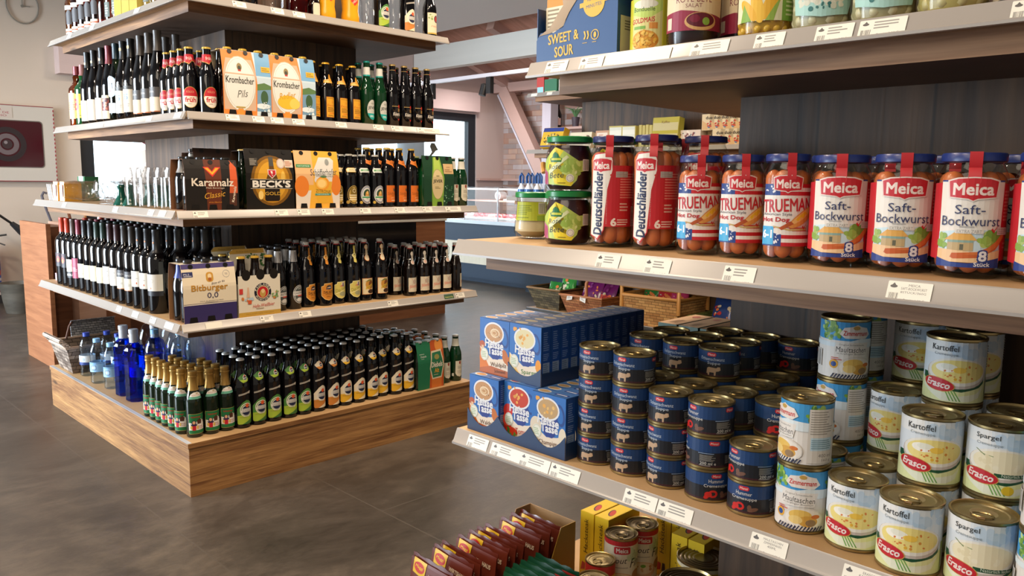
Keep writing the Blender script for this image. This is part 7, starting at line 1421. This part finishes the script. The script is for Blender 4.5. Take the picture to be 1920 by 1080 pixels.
for i in range(6): slab('golden_pack', .11 if i < 2 else .022, .10, .150-.004*(i % 2), '#b3a85a', (4.36+.02*(i > 1), (3.385, 3.275, 3.195, 3.168, 3.141, 3.114)[i], Z3I2), 0, 0, 'gold and white coffee pack on the background shelf, %s from left' % ORD[i], 'pack', 'golden packs', Art().rect(-50, 4, 50, 140, '#c9cfc4').rect(-50, 90, 50, 120, '#d9dcd2').rect(-20, 40, 30, 60, '#a8b08a') if i < 2 else None)
slab('large_pack', .20, .06, .185, '#a9a240', (4.36, 2.995, Z3I2), 0, .12, 'large olive and cream pack standing among the golden packs', art=Art().rect(-96, 60, 96, 150, '#b9b48a').rect(-96, 78, 96, 100, '#a8a02c').text('Kaffee', 0, 154, 60, 16, '#6a4a34').ell(-50, 24, 16, 9, '#b8402c').ell(40, 40, 16, 14, '#c9b88a'))
slab('patterned_box', .17, .08, .105, '#cfc6bc', (4.40, 2.835, Z3I2), 0, 0, 'patterned white and red box between the olive pack and cream boxes', art=Art().blobs(0, 52, 78, 48, 60, 3, 9, ['#7a3a34', '#c9bfb4', '#55606a', '#e0d8d0'], 4))
def duo(): 
    b = MB(); b.box(-.043, .043, 0, .05, 0, .098, paper('#d2c6a8')); o = b.build('chocolate_box'); Art().text('duo', 8, 76, 46, 18, '#2c2420', 0, .03).poly([(-40, 4), (0, 4), (-8, 40), (-40, 60)], '#c9a878').blobs(14, 36, 18, 18, 14, 4, 9, ['#b8442c', '#8a5a3a', '#6a7a94'], 3).build('printed_front', on_flat(0, 0), o, base=.001); return o
DU = duo()
for row in range(2):
    for i in range(6): put(DU, (4.40-(.07 if row == 0 else 0), 2.70-.055*i-(.0 if row else .12), Z3I2+.0985*row), 'cream chocolate box with black lettering, %s tier, %s from left' % (('lower', 'upper')[row], ORD[i]), 'box', 'cream chocolate boxes', LEFT90)
for i in range(6):
    put(DU, (4.47, 2.70-.055*i, Z3I2), 'cream chocolate box supporting the upper tier, %s from left' % ORD[i], 'box', 'cream chocolate boxes', LEFT90)
slab('dark_sign_box', .26, .04, .19, '#262a3a', (4.40, 2.28, Z3I2), 0, 0, 'dark navy box with white script beside the cream boxes', art=Art().text('Chocolat', 0, 140, 180, 40, '#c9c6cc', .3, .02).text('Chocolat', 0, 66, 180, 40, '#c9c6cc', .3, .02))
slab('green_box', .12, .08, .10, '#2c6a4c', (4.33, 3.96, Z3I1), 0, 0, 'small green box on the topmost background shelf', art=Art().rect(-50, 0, 50, 16, '#cfcaa0'))
slab('red_pack', .07, .05, .12, '#b03a34', (4.33, 4.06, Z3I1), 0, 0, 'small red and blue pack at the left end of the topmost background shelf', 'pack', None, Art().rect(-30, 10, 30, 50, '#8fc0c8'))
slab('red_pack', .08, .05, .09, '#c9c0b8', (4.33, 3.84, Z3I1), 0, 0, 'white and red pack right of the small green box', 'pack', None, Art().blobs(0, 40, 30, 30, 12, 5, 12, ['#b03a34', '#6a7a7a'], 3))
def clip_bottle():
    o = empty('ceramic_bottle'); b = MB(); b.lathe([(.022, 0), (.03, .01), (.028, .06), (.012, .09), (.011, .10)], col('#d5d8de', .3), 14); b.build('bottle_body', o)
    b = MB(); b.tube([(-.016, 0, .10), (-.016, 0, .15), (0, 0, .17), (.016, 0, .15), (.016, 0, .10)], .009, col('#1f4a86', .3), 8); b.build('blue_handle', o)
    b = MB(); b.lathe([(.0305, .012), (.0315, .03), (.0285, .058)], col('#2a5a94', .3), 14, cap0=False, cap1=False); b.build('blue_band', o); b = MB(); b.lathe([(.03, 0), (.034, .004), (.034, .014)], col('#b8442c', .4), 14); b.build('red_foot', o); return o
CBT = clip_bottle()
for i, (x, y) in enumerate(((4.22, 4.13), (4.22, 4.06), (4.22, 3.97), (4.30, 4.10), (4.30, 4.02))): put(CBT, (x, y, Z3I3), 'white and blue ceramic bottle with red foot on the background shelf, %s' % ('front left', 'front middle', 'front right', 'back left', 'back right')[i], 'bottle', 'ceramic bottles', LEFT90)
o = empty('wooden_figure', (4.34, 3.94, Z3I3)); tag(o, 'small pale figure with wooden handle behind the ceramic bottles', 'figure'); b = MB(); b.lathe([(.05, 0), (.06, .1), (.045, .2), (.01, .24)], col('#cfd6de', .4), 14); b.build('pale_body', o); b = MB(); b.tube([(-.02, .06, .18), (-.01, .08, .22), (0, .09, .25)], .02, col('#c98a3c', .4), 8); b.build('wooden_handle', o)
# wicker baskets with sweets
DW_ = weave_mat('olive_weave', '#3c3424', '#6a5c40', 60, 55); BRW = weave_mat('brown_weave', '#8a4f2c', '#b87a4a', 60, 55); HON = weave_mat('honey_weave', '#a8743c', '#d2a262', 50, 55)
def bag(parent_loc, c, c2, w, h, lb, rz=0, ln=.3, txt=None, cat='sweet bag', group=None):
    a = Art(); a.blobs(0, h*500, w*420, h*380, 16, 5, 14, [c2, '#d9c9a8', '#d97a3c'], int(w*1000)+len(lb))
    if txt: a.text(txt, 0, h*380, w*700, h*200, '#c9402c', 0, .03)
    o = sachet('sweet_bag', c, a, w, h, .05); o.location = parent_loc; o.rotation_euler = (-ln, 0, LEFT90+rz); tag(o, lb, cat, group); return o
ZK = .2155
o = tray_basket('wicker_basket', .20, .22, .15, .05, DW_, col('#7a5a34', .5), .008); o.location = (4.33, 3.86, ZK); tag(o, 'dark olive wicker basket at the corner of the dark plinth', 'basket')
bag((4.32, 3.90, ZK+.02), '#2f7a34', '#3fae4a', .12, .17, 'green sweet bag in the dark wicker basket, left one'); bag((4.36, 3.80, ZK+.02), '#3a8a3c', '#6ac05a', .12, .22, 'green sweet bag in the dark wicker basket, right one', .2)
o = tray_basket('wicker_basket', .20, .30, .13, .04, BRW, col('#a8683c', .5), .009); o.location = (4.33, 3.52, ZK); o.rotation_euler.z = 0; tag(o, 'reddish brown wicker basket with hoop handle and price tags', 'basket')
b = MB(); b.tube([(-.10, -.02, .11), (-.10, -.02, .22), (-.05, -.02, .29), (.05, -.02, .29), (.10, -.02, .22), (.10, -.02, .11)], .012, col('#a8683c', .5), 8); b.build('hoop_handle', o)
for y, r_ in ((.09, .2), (-.03, -.3)): Art().rect(-26, -16, 26, 16, '#cfcbc2').bars(-20, -6, 16, 10, 2, '#7a756c').build('price_tag', on_plane((-.148, y, .115), (0, -1, r_), (.25, 0, 1)), o)
for i, (y, w) in enumerate(((3.56, .17), (3.46, .18))): bag((4.31+.03*i, y, ZK+.03), '#6a1f5a', '#8a3a7a', w, .22, 'purple sweet bag in the brown wicker basket, %s one' % ('left', 'right')[i], 0, .5, 'HARIBO' if i else None, 'sweet bag', 'purple sweet bags')
o = tray_basket('wicker_basket', .30, .40, .19, .02, HON, col('#c08a48', .4), .012); o.location = (4.355, 2.94, ZK); tag(o, 'large honey coloured wicker basket with arched frame handles', 'basket')
for y in (-.22, .22):
    b = MB(); b.tube([(-.17, y, .10), (-.17, y, .26), (-.10, y, .33), (.10, y, .33), (.17, y, .26), (.17, y, .10)], .013, col('#c08a48', .4), 8); b.build('frame_handle', o)
b = MB(); b.tube([(-.172, -.22, .25), (-.172, .22, .25)], .012, col('#c08a48', .4), 8); b.build('cross_bar', o)
for i, (x, y, c, c2) in enumerate(((4.30, 3.04, '#2f7a3c', '#c9303a'), (4.30, 2.92, '#b8303a', '#d9d0c8'), (4.31, 2.82, '#b83a6a', '#d98aa8'), (4.40, 3.00, '#c9b0a8', '#b8402c'), (4.40, 2.86, '#a8302c', '#d9a83c'))): bag((x, y, ZK+.04), c, c2, .12, .20, 'sweet bag in the honey wicker basket, %s' % ('green front left', 'red front middle', 'pink front right', 'pale back left', 'red back right')[i], .1*i, .35, None, 'sweet bag', 'sweet bags in the honey basket')
o = tray_basket('wicker_basket', .22, .24, .10, .03, weave_mat('green_weave', '#55602c', '#7f8a48', 60, 55), col('#6a6a34', .5), .008); o.location = (4.36, 2.52, ZK+.0); tag(o, 'small green wicker basket right of the honey basket', 'basket')
bag((4.34, 2.52, ZK+.02), '#27407f', '#b8302c', .15, .20, 'blue and red sweet bag in the small green basket', 0, .4, None)
b = MB(); b.box(-.06, .06, -.08, .08, 0, .26, col('#c9bfb0', .5)); tag(b.build('cream_carton', None, (4.47, 2.30, ZK)), 'cream carton beside the small green basket', 'carton')

# all labels unique, none too long
seen = {}
for o in scene.objects:
    if o.parent is None and 'label' in o:
        seen.setdefault(o['label'], []).append(o.name)
        if len(o['label'].replace('-', ' ').split()) > 17: print('LONG', o.name, o['label'])
for k, v in seen.items():
    if len(v) > 1: print('DUP', k, v)
